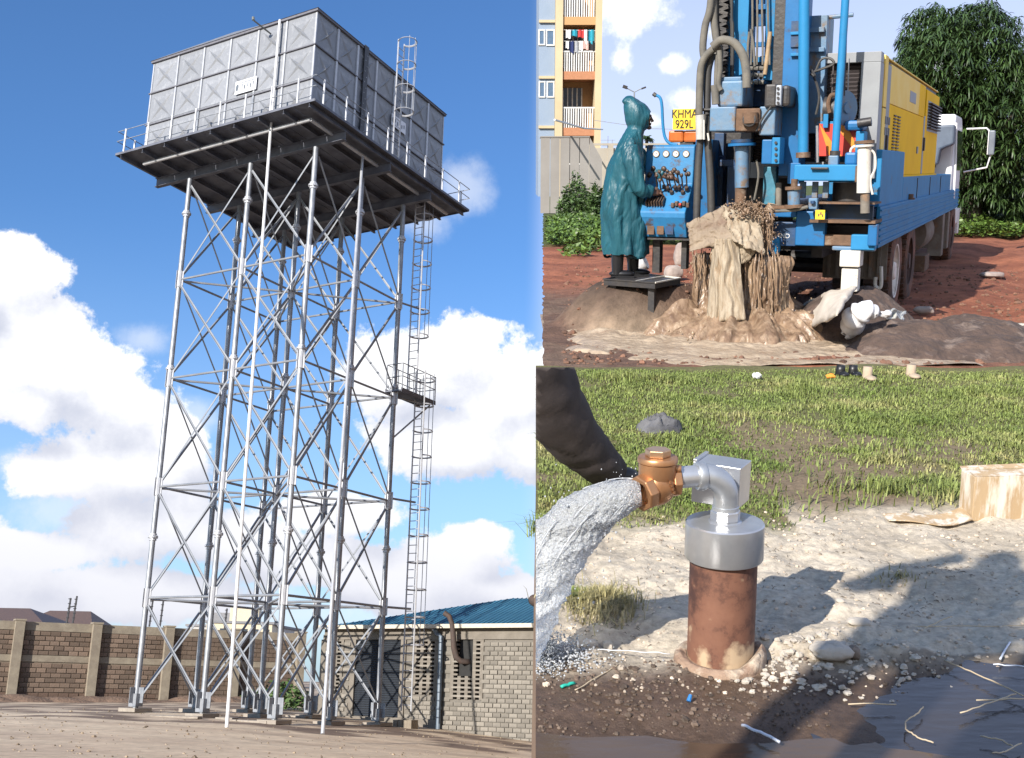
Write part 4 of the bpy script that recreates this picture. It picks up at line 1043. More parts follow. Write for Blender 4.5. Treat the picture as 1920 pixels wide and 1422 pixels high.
# splash where it lands
lp_=Vector((-.27,.0,0)); sp=MB()
gz_=-mouth.z
for i in range(4200):
    a=r.uniform(0,6.28); q=abs(r.normal(0,.5)); x=lp_.x+.16*q*math.cos(a); y=lp_.y+.10*q*math.sin(a)+.06
    z=gz_+abs(r.normal(0,.05))*(1-min(.9,q*.6)); s=r.uniform(.0012,.0042); sp.sphere((x,y,z),s,6,4,(1,1,.8),.3)
sp.build('splash',foam,jet,smooth='all')['kind']='stuff'
def bis_left(o,px=1004.5):
    # trim to the edge of the terrace
    bm=bmesh.new(); bm.from_mesh(o.data); L=(FS@Matrix.Translation(o.parent.matrix_basis.to_translation()*0)).inverted()@o.parent.matrix_world if o.parent else FS.inverted()@o.matrix_world
    Li=L.inverted(); d0,c=ray('S',px,400); d1,_=ray('S',px,1300); nn_=d0.cross(d1).normalized(); 
    if nn_.x<0: nn_=-nn_
    co=Li@Vector(c); no=(Li.to_3x3()@nn_).normalized()
    bmesh.ops.bisect_plane(bm,geom=bm.verts[:]+bm.edges[:]+bm.faces[:],plane_co=co,plane_no=no,clear_inner=True)
    bm.to_mesh(o.data); bm.free()
for o in jet.children: bis_left(o)
# ---------------------------------------------------------------- crouching helper's leg, box, rag, litter
trou=mat('dark brown trousers',(.040,.031,.030),(.026,.020,.020),rough=.85,scale=12,bump=.3,bscale=60,bdist=.004)
skin=mat('brown skin',(.10,.052,.034),(.08,.04,.027),rough=.5,bump=.05)
shoe=mat('black shoe leather',(.012,.012,.013),rough=.4,bump=.05)
def legpt(px,py,y): return ony('S',px,py,y)
per=thing('person','person in dark brown trousers kneeling behind the brass valve, only one leg in the picture','person','S',(0,0,0))
PB=S(1150,905); PB=Vector((PB.x,PB.y,0)); per.matrix_world=FS@Matrix.Translation(PB)
yl=PB.y
cl_=[((930,590),4.56,.20),((985,680),4.62,.175),((1035,765),4.70,.138),((1080,825),4.80,.112),((1115,860),4.87,.095),((1146,888),4.95,.078)]
P=[];Rr=[]
for k in range(len(cl_)-1):
    for s in range(9):
        t=s/9; a,b2=cl_[k],cl_[k+1]; p=legpt(*a[0],a[1]).lerp(legpt(*b2[0],b2[1]),t)-PB; P.append(p); Rr.append(a[2]*(1-t)+b2[2]*t)
P.append(legpt(*cl_[-1][0],cl_[-1][1])-PB); Rr.append(cl_[-1][2])
mb=MB(); mb.path(P,Rr,40)
nv=len(P)
V=[]
for i,v in enumerate(mb.v):
    ring,k=divmod(i,40)
    if ring<nv:
        v=Vector(v); c=P[ring]; d=v-c; ang=6.2832*k/40
        f=1+.09*fbm(math.cos(ang)*1.5+2,ring*.16+math.sin(ang)*1.5,4,6)+.07*abs(math.sin(ring*.42+math.sin(ang*1.0)*1.7+fbm(ang,ring*.2,2,1)*3))
        v=c+d*f
    V.append(tuple(v))
mb.v=V
lo=mb.build('trouser_leg',trou,per,smooth='all')
bis_left(lo)
bm=bmesh.new(); bm.from_mesh(lo.data)
d0,c=ray('S',1004,689); d1,_=ray('S',1900,689); nn_=d0.cross(d1).normalized(); 
if nn_.z<0: nn_=-nn_
g_=bmesh.ops.bisect_plane(bm,geom=bm.verts[:]+bm.edges[:]+bm.faces[:],plane_co=Vector(c)-PB,plane_no=nn_,clear_outer=True)
bmesh.ops.holes_fill(bm,edges=[e for e in bm.edges if e.is_boundary]); bm.to_mesh(lo.data); bm.free()
q=legpt(1152,893,4.95)-PB
mb=MB(); mb.sphere(q+Vector((.04,.03,-.005)),.05,14,10,(1.5,1,.8)); mb.sphere(q+Vector((-.02,.02,.0)),.055,14,10,(1,1,.9)); mb.build('shoe',shoe,per,smooth='all')
# cardboard box at the right edge
card=mat('pale cardboard',(.40,.29,.17),(.33,.23,.13),rough=.85,scale=4,bump=.1,c3=(.58,.53,.45),stain=.52,stscale=5,stretch=(2.5,2.5,.5))
cb=thing('cardboard_box','worn cardboard box with peeled white paper, standing at the right edge of the sand','box','S',(0,0,0))
a=S(1822,978); b2=S(1990,978); cb.matrix_world=FS@Matrix.Translation(a)@Matrix.Rotation(R(6),4,'Z')
hb=ony('S',1822,895,a.y).z; wbx=(b2-a).length
mb=MB(); mb.bb(0,wbx,0,.12,0,hb); mb.build('carton',card,cb,bev=.003)
mb=MB(); mb.add([(0,.12,hb),(wbx,.12,hb),(wbx+.01,.16,hb+.012),(0.01,.155,hb+.008)],[(0,1,2,3)]); mb.add([(0,0,hb+.001),(wbx,0,hb+.001),(wbx,.07,hb+.010),(0.01,.07,hb+.008)],[(0,1,2,3)]); mb.build('flap',card,cb)
p=S(1750,978); cf_=thing('cardboard_flap','flat torn sheet of cardboard lying in front of the cardboard box','cardboard','S',(p.x,p.y,0))
mb=MB(); mb.grid(lambda u,v:(-.20+.36*u,-.02-.05*math.sin(u*3.1)+v*(.09+.03*u),.012+.02*u*v+.008*math.sin(u*7)),14,5); o=mb.build('sheet',card,cf_); so__=o.modifiers.new('thickness','SOLIDIFY'); so__.thickness=.004
# grey rag / bag on the grass
ragm=mat('grey crumpled cloth',(.13,.13,.14),(.05,.05,.055),rough=.85,scale=8,bump=.4,bscale=25)
p=S(1236,811); rg_=MB()
def rf_(u,v):
    a=u*6.2832; k=v; rr_=(1-k)**.6; n=1+.35*fbm(math.cos(a)*2,math.sin(a)*2+k*2,4,9)
    return (.135*rr_*math.cos(a)*n,.085*rr_*math.sin(a)*n,.095*k**.45*(1+1.1*fbm(math.cos(a)*2.2,math.sin(a)*2.2+k*3,4,2))-.003)
rg_.grid(rf_,40,16,wrapu=True); o=rg_.build('cloth_bundle',ragm,None,smooth='all'); place(o,'S',(p.x,p.y,near_h(p.x,p.y)[0]-.012)); tag(o,'crumpled grey cloth bundle lying on the grass','cloth')
p=S(1172,806); rg_=MB(); rg_.sphere((0,0,.008),.03,8,5,(1.4,.8,.5),.2); o=rg_.build('dark_scrap',shoe,None); place(o,'S',(p.x,p.y,0)); tag(o,'small dark scrap on the grass left of the grey cloth bundle','scrap')
wh=mat('white litter',(.75,.75,.76),bump=0); orange=mat('orange litter',(.75,.28,.03),bump=0)
p=S(1419,712); mb=MB(); mb.sphere((0,0,.02),.035,8,5,(1,.7,.6),.25); o=mb.build('paper_scrap',wh,None); place(o,'S',(p.x,p.y,.01)); tag(o,'small white paper scrap far back on the grass','litter')
p=S(1557,713); mb=MB(); mb.sphere((0,0,.02),.03,8,5,(1.2,.8,.6),.25); o=mb.build('fruit_peel',orange,None); place(o,'S',(p.x,p.y,.01)); tag(o,'orange scrap on the grass left of the dark boots','litter')
# bystanders' feet at the back of the grass
def footwear(px0,px1,py,h,m_,label,kind):
    a=S(px0,py);b2=S(px1,py); w=(b2-a).length; o=thing('boots' if kind else 'shoe',label,'boots' if kind else 'shoe','S',((a.x+b2.x)/2,a.y,0))
    for s in ((-.28,.28) if kind else (0,)):
        mb=MB(); ww=w*(.24 if kind else .38)
        mb.lathe([(ww*1.0,0),(ww*1.0,.02),(ww*.85,.05),(ww*.8,h)],(s*w,0.05,0),14); mb.sphere((s*w,-.03,.03),ww,12,8,(1,1.5,.45)); mb.build('boot' if kind else 'upper',m_,o,smooth='all')
    return o
tan=mat('tan ankle boot',(.42,.33,.24),(.32,.25,.18),rough=.8)
footwear(1570,1612,708,.080,shoe,'pair of dark boots standing at the back of the grass',1)
footwear(1616,1644,716,.10,tan,'pale tan shoe at the back of the grass right next to the dark boots',0)
footwear(1698,1726,712,.10,tan,'pale tan shoe standing alone at the back of the grass, furthest right',0)
# stones, straws, litter in front
stone=mat('chalky stone',(.46,.42,.36),(.37,.33,.28),rough=.95,scale=8,bump=.6,bscale=25)
stone_d=mat('wet dark stone',(.22,.17,.13),(.16,.12,.09),rough=.7,scale=8,bump=.6,bscale=25)
def rock(px,py,w,d,h,label,m_=None,seed=0,rz=0,grp='stones on the sand'):
    p=S(px,py); mb=MB()
    def f(u,v):
        a=u*6.2832; ph=v*math.pi; n=1+.35*fbm(math.cos(a)*1.5+seed,math.cos(ph)*1.5+math.sin(a),3,seed)
        sx=math.copysign(abs(math.cos(a))**.6,math.cos(a)); sy=math.copysign(abs(math.sin(a))**.6,math.sin(a))
        return (w/2*math.sin(ph)**.6*sx*n,d/2*math.sin(ph)**.6*sy*n,h*.45+h/2*math.cos(ph)*n)
    mb.grid(f,18,10,wrapu=True); o=mb.build('stone',m_ or stone,None,smooth=True); place(o,'S',(p.x,p.y,near_h(p.x,p.y)[0]-.004),rz); return tag(o,label,'stone',grp)
rock(1610,1182,.075,.05,.022,'small white stone on the sand between the pipe shadow and the big shadow',seed=1,rz=-.2)
rock(1556,1245,.13,.09,.045,'broad pale stone at the edge of the dark puddle',seed=2)
rock(1600,1240,.035,.05,.04,'dark wet stone leaning on the broad pale one',stone_d,3)
rock(1518,1208,.03,.03,.02,'small round pale stone beside the tip of the casing shadow',seed=4)
rock(1106,1218,.05,.035,.03,'pale stone at the edge of the mud left of the casing, left one of two',seed=5)
rock(1140,1214,.035,.03,.035,'upright pale stone at the edge of the mud, closest to the casing on its left',seed=6)
rock(1290,1010,.02,.02,.012,'tiny pebble behind the casing cap',seed=8)
rock(1575,1140,.03,.03,.015,'pebble at the foot of the sand slope right of the casing',seed=9)
# clods and pebbles
pb=MB(); r=np.random.RandomState(5)
for i in range(1500):
    y=3.05+1.75*r.uniform(); x=r.uniform(colx(1010,y),colx(1940,y)); s=abs(r.normal(0,.0035))+.0015; pb.sphere((x,y,near_h(x,y)[0]+s*.2),s,6,4,(1,1,.7),.3)
o=pb.build('sand_pebbles',mat('sand pebbles',(.48,.41,.33),(.34,.28,.22),rough=.95,scale=40,bump=0,island=.45),None); place(o,'S'); o['kind']='stuff'
pb=MB()
for i in range(1300):
    y=2.78+.50*r.uniform(); x=r.uniform(colx(1010,y),colx(1560,y)) if r.uniform()<.8 else r.uniform(colx(1650,y),colx(1930,y)); 
    if abs(x-.5)<.8 and y<2.85: continue
    s=abs(r.normal(0,.0035))+.0015; pb.sphere((x,y,near_h(x,y)[0]+s*.2),s,6,4,(1,1,.7),.3)
o=pb.build('mud_crumbs',mat('mud crumbs',(.075,.052,.038),(.13,.095,.072),rough=.8,scale=40,bump=0,island=.5),None); place(o,'S'); o['kind']='stuff'
# dark cracks of dead leaves and straw bits
twm=mat('dry straw',(.50,.42,.30),(.38,.30,.20),rough=.9,bump=0,scale=3); twd=mat('dark dead leaf litter',(.07,.055,.04),(.11,.08,.05),rough=.95,bump=0,scale=30,island=.4)
lm_=MB()
for i in range(1100):
    y=3.3+1.5*r.uniform(); x=r.uniform(colx(1015,y),colx(1930,y))
    if fbm(x*2.2,y*2.2,3,41)<.08: continue
    a=r.uniform(0,6.28); L_=r.uniform(.006,.026); z=near_h(x,y)[0]+.003; lm_.path([(x,y,z),(x+L_*math.cos(a)*.5,y+L_*math.sin(a)*.5,z+.004),(x+L_*math.cos(a),y+L_*math.sin(a),z)],[.0006,.0014,.0006],4)
o=lm_.build('leaf_litter',twd,None); place(o,'S'); o['kind']='stuff'
def twig(pxs,label,m_=None,rad=.0022,z=.006):
    P=[S(*q) for q in pxs]; c=P[0].copy(); mb=MB(); Q=[]
    for i in range(len(P)-1):
        for s in range(6): Q.append(P[i].lerp(P[i+1],s/6)-c+Vector((0,0,z+.004*rnd.random())))
    Q.append(P[-1]-c+Vector((0,0,z))); mb.path(Q,rad,5); o=mb.build('straw_stalk',m_ or twm,None,smooth='all'); place(o,'S',c); return tag(o,label,'stalk',None)
twig([(1770,1242),(1830,1268),(1925,1312)],'long straight dry stalk slanting across the upper right of the dark puddle')
twig([(1800,1342),(1870,1318),(1905,1305)],'thin stalk crossing the long slanting one at the right edge of the puddle')
twig([(1830,1318),(1925,1314)],'horizontal stalk at the right edge of the puddle')
twig([(1590,1325),(1680,1325)],'short straight stalk floating in the left of the dark puddle')
twig([(1731,1330),(1722,1342),(1697,1358),(1698,1372),(1720,1388),(1750,1397)],'curved hooked stalk floating in the middle of the dark puddle')
twig([(1838,1384),(1880,1394),(1900,1406)],'bent stalk at the lower right corner of the puddle')
twig([(1860,1418),(1885,1415),(1915,1398)],'stalk lying at the bottom right corner')
twig([(1660,1178),(1760,1179),(1925,1177)],'long thin straw running across the sand through the big shadow',rad=.0016)
twig([(1590,1206),(1640,1195),(1672,1176)],'forked twig on the sand just left of the big shadow')
twig([(1712,1192),(1770,1165),(1785,1160)],'short twig inside the big shadow on the sand')
twig([(1078,1300),(1115,1278),(1160,1250)],'dry stalk lying on the mud left of the casing',rad=.0018)
twig([(1120,1230),(1190,1234),(1256,1238)],'white thread running along the mud edge to the casing',wh,.0016,.02)
wst=mat('white plastic straw',(.66,.70,.78),rough=.4,bump=0)
twig([(1391,1364),(1425,1379),(1462,1396)],'white plastic straw lying in the shallow water below the casing',wst,.0042)
twig([(1875,1240),(1884,1224),(1894,1208)],'short white plastic straw upright at the right edge of the puddle',wst,.0035)
twig([(1862,1250),(1925,1255)],'pale blue thread along the right edge of the puddle',wst,.0022)
teal=mat('teal plastic',(.02,.40,.30),bump=0); blu=mat('blue plastic',(.02,.16,.42),bump=0)
twig([(1052,1293),(1077,1285)],'short teal plastic tube on the mud at lower left',teal,.0055)
p=S(1291,1318); mb=MB(); mb.lathe([(.007,0),(.005,.02)],(0,0,0),8,(.3,.5,.6)); o=mb.build('bottle_cap',blu,None); place(o,'S',(p.x,p.y,.004)); tag(o,'tiny blue plastic cap on the mud below the casing','litter')
# bystanders behind the camera, plus figures and a block added to cast the shadow
def bystander(x,y,z,yaw,label,name='person',arms=0):
    o=thing(name,label,'person','S',(x,y,z),yaw)
    me=bpy.data.meshes.new('body'); sk=[((0,0,.95),.15),((0,0,1.2),.15),((0,0,1.42),.13),((0,0,1.52),.06),((0,.01,1.64),.10),((0,.01,1.74),.07),
        ((.10,0,.88),.10),((.12,0,.5),.07),((.13,0,.08),.05),((.13,.15,.04),.04),((-.10,0,.88),.10),((-.12,0,.5),.07),((-.13,0,.08),.05),((-.13,.15,.04),.04),
        ((.20,0,1.42),.075),((.36,.05,1.20),.05),((.20,.28,1.32),.04),((.06,.33,1.42),.045),((-.20,0,1.42),.075),((-.36,.05,1.20),.05),((-.20,.28,1.32),.04),((-.06,.33,1.42),.045)]
    e=[(0,1),(1,2),(2,3),(3,4),(4,5),(0,6),(6,7),(7,8),(8,9),(0,10),(10,11),(11,12),(12,13),(2,14),(14,15),(15,16),(16,17),(2,18),(18,19),(19,20),(20,21)]
    me.from_pydata([s[0] for s in sk],e,[]); b=bpy.data.objects.new('body',me); COL.objects.link(b); b.parent=o
    md=b.modifiers.new('skin','SKIN'); 
    for i,s in enumerate(sk): me.skin_vertices[0].data[i].radius=(s[1],s[1])
    me.skin_vertices[0].data[0].use_root=True
    b.modifiers.new('sub','SUBSURF').levels=2; b.modifiers['sub'].render_levels=2; me.materials.append(trou); return o

bd=thing('stone_platform','big stone block platform beside the photographer, outside the picture','platform','S',(-1.25,-.45,0))  # made-up block lifting the figures so their shadows fall on the plot
mb=MB(); mb.bb(-.95,1.0,-.75,.78,-1.2,2.04); mb.build('block',stone,bd,bev=.04)
for i,(x,y,a_) in enumerate(((-1.25,.16,-.5),(-1.05,-.35,-.3),(-.62,-.55,-.2),(-.42,-.12,-.1))):
    bystander(x,y,2.05,a_,['bystander at the front of the stone platform holding a phone up, outside the picture','second bystander on the stone platform, outside the picture','third bystander on the stone platform, outside the picture','bystander at the right end of the stone platform, outside the picture'][i])
rub=MB(); r=np.random.RandomState(31)
for i in range(300):
    x=.66+abs(r.normal(0,.34)); y=3.26+r.normal(0,.11)+.10*(x-.7); s=abs(r.normal(0,.005))+.0025
    rub.sphere((x,y,near_h(x,y)[0]+s*.4),s,7,5,(1.2,1,.75),.3)
o=rub.build('pale_rubble',stone,None); place(o,'S'); o['kind']='stuff'
# =================================================================== drilling site behind the turf
RED=np.array((.27,.10,.055)); RED2=np.array((.18,.062,.035)); GRY=np.array((.13,.095,.07)); DRK=np.array((.05,.035,.027)); BEI=np.array((.27,.20,.14)); GRN=np.array((.06,.08,.025))
def bankm(x,y): return smooth(1.0,.45,math.hypot((x-1.25)/.92,(y-11.0)/.72)+.18*fbm(x*2,y*2,3,4))
def far_h(x,y):
    h=.10*fbm(x*.45,y*.45,4,2)*smooth(8.6,10.5,y)+.03*fbm(x*2.2,y*2.2,4,5)
    # wheel ruts on the right
    h-=.06*smooth(.5,0,abs((x-5.3)-.42*(y-12)+.3*math.sin(y*.7)))*smooth(10,12,y)
    pool=smooth(1.0,.72,math.hypot((x-2.05)/1.55,(y-10.6)/1.75)+.25*fbm(x*1.1,y*1.1,3,8))
    bk__=bankm(x,y); pool*=1-bk__; h=h*(1-pool*.9)-.03*pool+bk__*.39
    return h,pool
def far_ground():
    ny=330; nx=210; vs=[];cols=[]
    for j in range(ny):
        t=max(0,j-1)/(ny-2); y=YEDGE+.005+(.003 if j else 0)+(95-YEDGE)*(t**2.6)
        jag=9*fbm(y*2.2,3,4,1); xa=colx(1018+jag,y); xb=colx(2150,y)+2
        for i in range(nx):
            u=i/(nx-1); x=xa+(xb-xa)*u
            h,pool=far_h(x,y); n=fbm(x*1.3,y*1.3,4,3); t2=smooth(-.15,.2,n); c=RED*(1-t2)+RED2*t2
            gl_=smooth(2.6,1.0,x+.5*fbm(x,y,3,6))*smooth(15.5,12.5,y); g2=.85*gl_; c=c*(1-g2)+(GRY if n>-.02 else DRK*1.8)*g2
            rr=smooth(1.6,.6,math.hypot((x-4.2)/1.9,(y-9.6)/1.2)); c=c*(1-.6*rr)+DRK*2*.6*rr
            truck_shade=smooth(.6,.2,abs((x-2.6)-.466*(y-12))-.8)*smooth(10.9,12,y); c=c*(1-.6*truck_shade)+DRK*.6*truck_shade  # strip of soil under the truck coloured dark as its shade
            pl=min(1,pool*1.2); c=c*(1-pl)+(BEI*(.8 if n>0 else 1))*pl
            bk__=bankm(x,y); c=c*(1-.8*bk__)+DRK*.8*bk__
            gz_=smooth(0,1.2,y-(21.5 if x<6 else 25.5)+1.6*fbm(x*.8,y*.8,3,7)); c=c*(1-gz_)+GRN*gz_
            vs.append((x,y,h if j else -.6)); cols+=[*c,1]
    fs=[(j*nx+i,j*nx+i+1,(j+1)*nx+i+1,(j+1)*nx+i) for j in range(ny-1) for i in range(nx-1)]
    me=bpy.data.meshes.new('red_soil_ground'); me.from_pydata(vs,[],fs); me.color_attributes.new('zone','FLOAT_COLOR','POINT').data.foreach_set('color',cols)
    me.polygons.foreach_set('use_smooth',[True]*len(fs)); me.materials.append(attr_mat('red murram soil','zone',rough=.95,bump=.8,bscale=14,nscale=7,namp=.45,bdist=.04))
    o=bpy.data.objects.new('red_soil_ground',me); COL.objects.link(o); place(o,'S'); o['kind']='structure'
far_ground()
bank_side(1026,YEDGE,60,2,'hillside_bank',.02)
clod=MB(); r=np.random.RandomState(15)
for i in range(2600):
    y=YEDGE+.1+9*r.uniform()**1.4; x=r.uniform(colx(1055,y),colx(1940,y)); h,pool=far_h(x,y)
    if pool>.3: continue
    s=abs(r.normal(0,.011))+.004; clod.sphere((x,y,h+s*.2),s,6,4,(1,1,.7),.35)
o=clod.build('soil_clods',mat('reddish clods',(.19,.095,.06),(.11,.066,.048),rough=1,scale=10,bump=0,island=.45),None); place(o,'S'); o['kind']='stuff'
# muddy pool with churned ripples
mudw=mat('churned muddy water',(.40,.32,.235),(.29,.22,.155),rough=.25,scale=5,bump=.9,bscale=14,bdist=.03,spec=.35,detail=8,c3=(.24,.15,.095),stain=.42,stscale=3)
def pool_fn(u,v):
    x=.30+3.75*u; y=YEDGE+.02+3.5*v
    d=math.hypot((x-2.25)/1.75,(y-10.0)/1.85)+.55*fbm(x*1.3,y*1.3,4,8); e=smooth(1.06,.90,d)
    rp=math.hypot(x-2.25,y-11.0); w=smooth(2.4,.3,rp)
    z=.012*e-.05*(1-e)+e*(.010*math.sin(rp*17+5*fbm(x*1.6,y*1.6,3,1))*(1-w)+(.015+.12*w)*fbm(x*4,y*4,5,3)+.03*w*abs(fbm(x*11,y*11,3,4)))
    z-=.06*bankm(x,y)
    return (x,y,z)
mb=MB(); mb.grid(pool_fn,260,250); o=mb.build('muddy_water',mudw,None,smooth='all'); place(o,'S'); o['kind']='structure'
# ---------------------------------------------------------------- drilling truck
aT=R(25); OT=Vector((2.24,10.83,0)); TRM=Matrix.Translation(OT)@Matrix.Rotation(-aT,4,'Z'); TRI=TRM.inverted()
truck=thing('drilling_truck','blue borehole drilling truck with a tall mast at its rear','truck','S',OT,-aT)
def tp(px,py,ly): return TRI@onplane('S',px,py,TRM@Vector((0,ly,0)),TRM.to_3x3()@Vector((0,1,0)))
def ts(px,py,lx): return TRI@onplane('S',px,py,TRM@Vector((lx,0,0)),TRM.to_3x3()@Vector((1,0,0)))
blue=mat('blue rig paint',(.016,.125,.31),(.013,.10,.25),rough=.42,scale=3,bump=.08,c3=(.06,.05,.045),stain=.43,stscale=6,spec=.3)
blue_l=mat('bright blue rig paint',(.020,.185,.39),(.018,.155,.33),rough=.6,spec=.25,scale=3,bump=.08,c3=(.10,.10,.095),stain=.41,stscale=6)
blue_d=mat('grimy dark blue steel',(.010,.055,.16),(.02,.04,.07),rough=.5,scale=5,bump=.15,c3=(.035,.03,.028),stain=.48,stscale=6)
blue_p=mat('faded mud streaked blue',(.075,.17,.29),(.11,.17,.24),rough=.5,scale=6,bump=.15,c3=(.15,.11,.08),stain=.49,stscale=7)
rust=mat('rusty brown steel',(.15,.085,.05),(.09,.055,.035),rough=.85,scale=9,bump=.4,c3=(.20,.15,.11),stain=.45,stscale=8)
grime=mat('oily dark steel',(.022,.022,.026),(.04,.034,.03),rough=.5,scale=9,bump=.2)
hose=mat('dusty grey rubber hose',(.15,.138,.115),(.10,.094,.083),rough=.8,scale=8,bump=.15,c3=(.08,.08,.08),stain=.42,stscale=6)
hose_d=mat('black rubber hose',(.03,.03,.033),(.05,.047,.042),rough=.6,scale=8,bump=.1)
chrome=mat('chromed rod',(.72,.73,.75),rough=.2,metal=.9,bump=0)
white_m=mat('dirty white paint',(.62,.60,.55),(.50,.46,.40),rough=.6,scale=5,bump=.1,c3=(.30,.22,.16),stain=.42,stscale=8)
def rb(name,px0,py0,px1,py1,ly,dep,m_,parent=None,bev=.004,rx=0):
    a=tp(px0,py0,ly);b=tp(px1,py1,ly); mb=MB(); mb.bb(a.x,b.x,ly,ly+dep,min(a.z,b.z),max(a.z,b.z)); return mb.build(name,m_,parent or truck,bev=bev)
def rt(name,pts,ly,r_,m_,parent=None,n=10,lys=None):
    P=[tp(p[0],p[1],(lys[i] if lys else ly)) for i,p in enumerate(pts)]
    Q=[]
    if len(P)>2:
        for i in range(len(P)-1):
            p0=P[max(i-1,0)];p1=P[i];p2=P[i+1];p3=P[min(i+2,len(P)-1)]
            for s in range(6):
                t=s/6; Q.append(.5*((2*p1)+(p2-p0)*t+(2*p0-5*p1+4*p2-p3)*t*t+(3*p1-p0-3*p2+p3)*t**3))
        Q.append(P[-1])
    else: Q=P
    mb=MB(); mb.path(Q,r_,n); return mb.build(name,m_,parent or truck,smooth=True)
def grp(name,parent=truck):
    o=bpy.data.objects.new(name,None); COL.objects.link(o); o.parent=parent; return o
# chassis, deck and side
ch=MB(); 
for s in (-.05,.62): ch.bb(s-.05,s+.05,.2,11.3,.66,.90)
for y in (.6,2.4,4.2,6.5,8.5,10.5): ch.bb(.001,.569,y-.06,y+.06,.70,.86)
ch.build('chassis_frame',grime,truck)
mb=MB(); mb.bb(-.35,1.16,-.05,9.0,1.06,1.13); mb.build('deck',blue_d,truck)
# right side skirt: ribbed panel that tapers
mb=MB(); s0=ts(1642,385,1.2);s1=ts(1642,460,1.2);s2=ts(1795,393,1.2);s3=ts(1795,372,1.2)
ya,yb_=0.0,s2.y; zt_=1.15; z0_=s1.z-.0; z1_=.84
mb.add([(1.17,ya,.78),(1.20,ya,.78),(1.20,yb_,z1_),(1.17,yb_,z1_),(1.17,ya,zt_),(1.20,ya,zt_),(1.20,yb_,zt_-.0),(1.17,yb_,zt_-.0)],[(0,3,2,1),(4,5,6,7),(0,1,5,4),(1,2,6,5),(2,3,7,6),(3,0,4,7)])
side=mb.build('side_skirt',blue_l,truck)
for k in range(6):
    z=zt_-.03-k*.058; yy=yb_*(1 if z>.86 else max(.1,1-(0.86-z)/.07)); mb=MB(); mb.bb(1.2,1.214,ya+.01,min(yb_,yy),z-.012,z+.004); mb.build('rib',blue_l,side)
# tool lockers on the deck edge
mb=MB(); a=ts(1652,285,1.17).y; b=ts(1690,285,1.17).y; mb.bb(.70,1.17,.15,1.95,1.135,1.66); mb.build('locker',blue_l,truck,bev=.01)
l2=ts(1782,345,1.17).y; mb=MB(); mb.bb(.70,1.17,1.96,l2,1.135,1.40); lk=mb.build('locker',blue_l,truck,bev=.01)
for y in (3.4,5.0,6.6): mb=MB(); mb.bb(1.171,1.178,y-.01,y+.01,1.15,1.38); mb.build('door_seam',grime,lk)
mb=MB(); mb.lathe([(.05,0),(.05,.02),(.035,.02),(.035,.06)],(1.185,2.6,1.15),14,(0,0,1)); mb.build('filler_cap',rust,truck)
# wheels
tyre_m=mat('muddy tyre rubber',(.050,.038,.032),(.13,.062,.038),rough=.9,scale=4,bump=.3,c3=(.20,.085,.05),stain=.48,stscale=4)
rim_m=mat('dirty white wheel rim',(.80,.78,.74),(.62,.56,.50),rough=.6,scale=6,c3=(.06,.05,.045),stain=.40,stscale=14,bump=.1)
def make_wheel(rimm,dish=1):
    w=bpy.data.objects.new('wheel',None); COL.objects.link(w)
    mb=MB(); pr=[(.27,-.13),(.40,-.145),(.475,-.13),(.50,-.10),(.50,.10),(.475,.13),(.40,.145),(.27,.13)]
    mb.lathe(pr,(0,0,0),48,(1,0,0),cap=False); t_=mb.build('tyre',tyre_m,w,smooth=True)
    tr=MB()
    for i in range(44):
        a=6.2832*i/44
        for s in (-1,1):
            aa=a+(.07 if s>0 else 0); c=Vector((s*.068,math.cos(aa)*.505,math.sin(aa)*.505)); tr.box(c,(.115,.045,.03),0,aa-math.pi/2+0,0)
    tr.build('tread_lugs',tyre_m,t_)
    mb=MB(); mb.lathe([(.27,.13),(.285,.135),(.275,.10),(.255,.06),(.24,.02),(.12,.03),(.10,.10),(.085,.13),(.0,.135)],(0,0,0),36,(1,0,0),cap=False); mb.lathe([(.27,-.13),(.25,-.05),(.0,-.05)],(0,0,0),24,(1,0,0),cap=False)
    r_=mb.build('rim',rimm,w,smooth=True)
    mb=MB()
    for i in range(8): a=.785*i; mb.tube((.02,.17*math.cos(a),.17*math.sin(a)),(.055,.17*math.cos(a),.17*math.sin(a)),.016,6)
    mb.build('wheel_nuts',grime,r_); 
    mb=MB()
    for i in range(8): a=.785*i+.39; mb.tube((.018,.215*math.cos(a),.215*math.sin(a)),(.034,.215*math.cos(a),.215*math.sin(a)),.022,8)
    mb.build('hand_holes',grime,r_)
    return w
w0_=make_wheel(rim_m); w0_.parent=truck; w0_.location=(1.03,1.85,.42)
w1_=make_wheel(mat('dark red brown rim',(.09,.05,.04),(.05,.03,.025),rough=.8,bump=.1)); w1_.parent=truck; w1_.location=(1.03,3.25,.42)
for loc,src in (((1.04,9.55,.44),w1_),((-.42,1.85,.44),w0_),((-.42,3.25,.44),w1_),((-.42,9.55,.44),w1_),((.72,1.85,.44),w0_),((.72,3.25,.44),w1_)):
    c=copy_tree(src,truck); c.location=loc
    if loc[0]<0: c.rotation_euler=(0,0,math.pi)
for y in (1.85,3.25,9.55): mb=MB(); mb.tube((-.35,y,.44),(.95,y,.44),.07,10); mb.build('axle',grime,truck)
# ribbed mud flap behind the rear wheel
mudfl=mat('mud caked grey flap',(.19,.17,.145),(.12,.10,.08),rough=.9,scale=6,bump=.4,c3=(.22,.14,.09),stain=.45,stscale=6)
mb=MB(); 
mb.bb(.55,1.17,.98,1.0,.40,.84); mf=mb.build('mud_flap',mudfl,truck)
for k in range(7): mb=MB(); mb.bb(.60+k*.08,.63+k*.08,.955,.98,.42,.82); mb.build('flap_rib',mudfl,mf)
rt('tow_shackle',[(1642,520),(1641,535),(1647,541),(1652,534),(1652,500)],.7,.018,white_m)
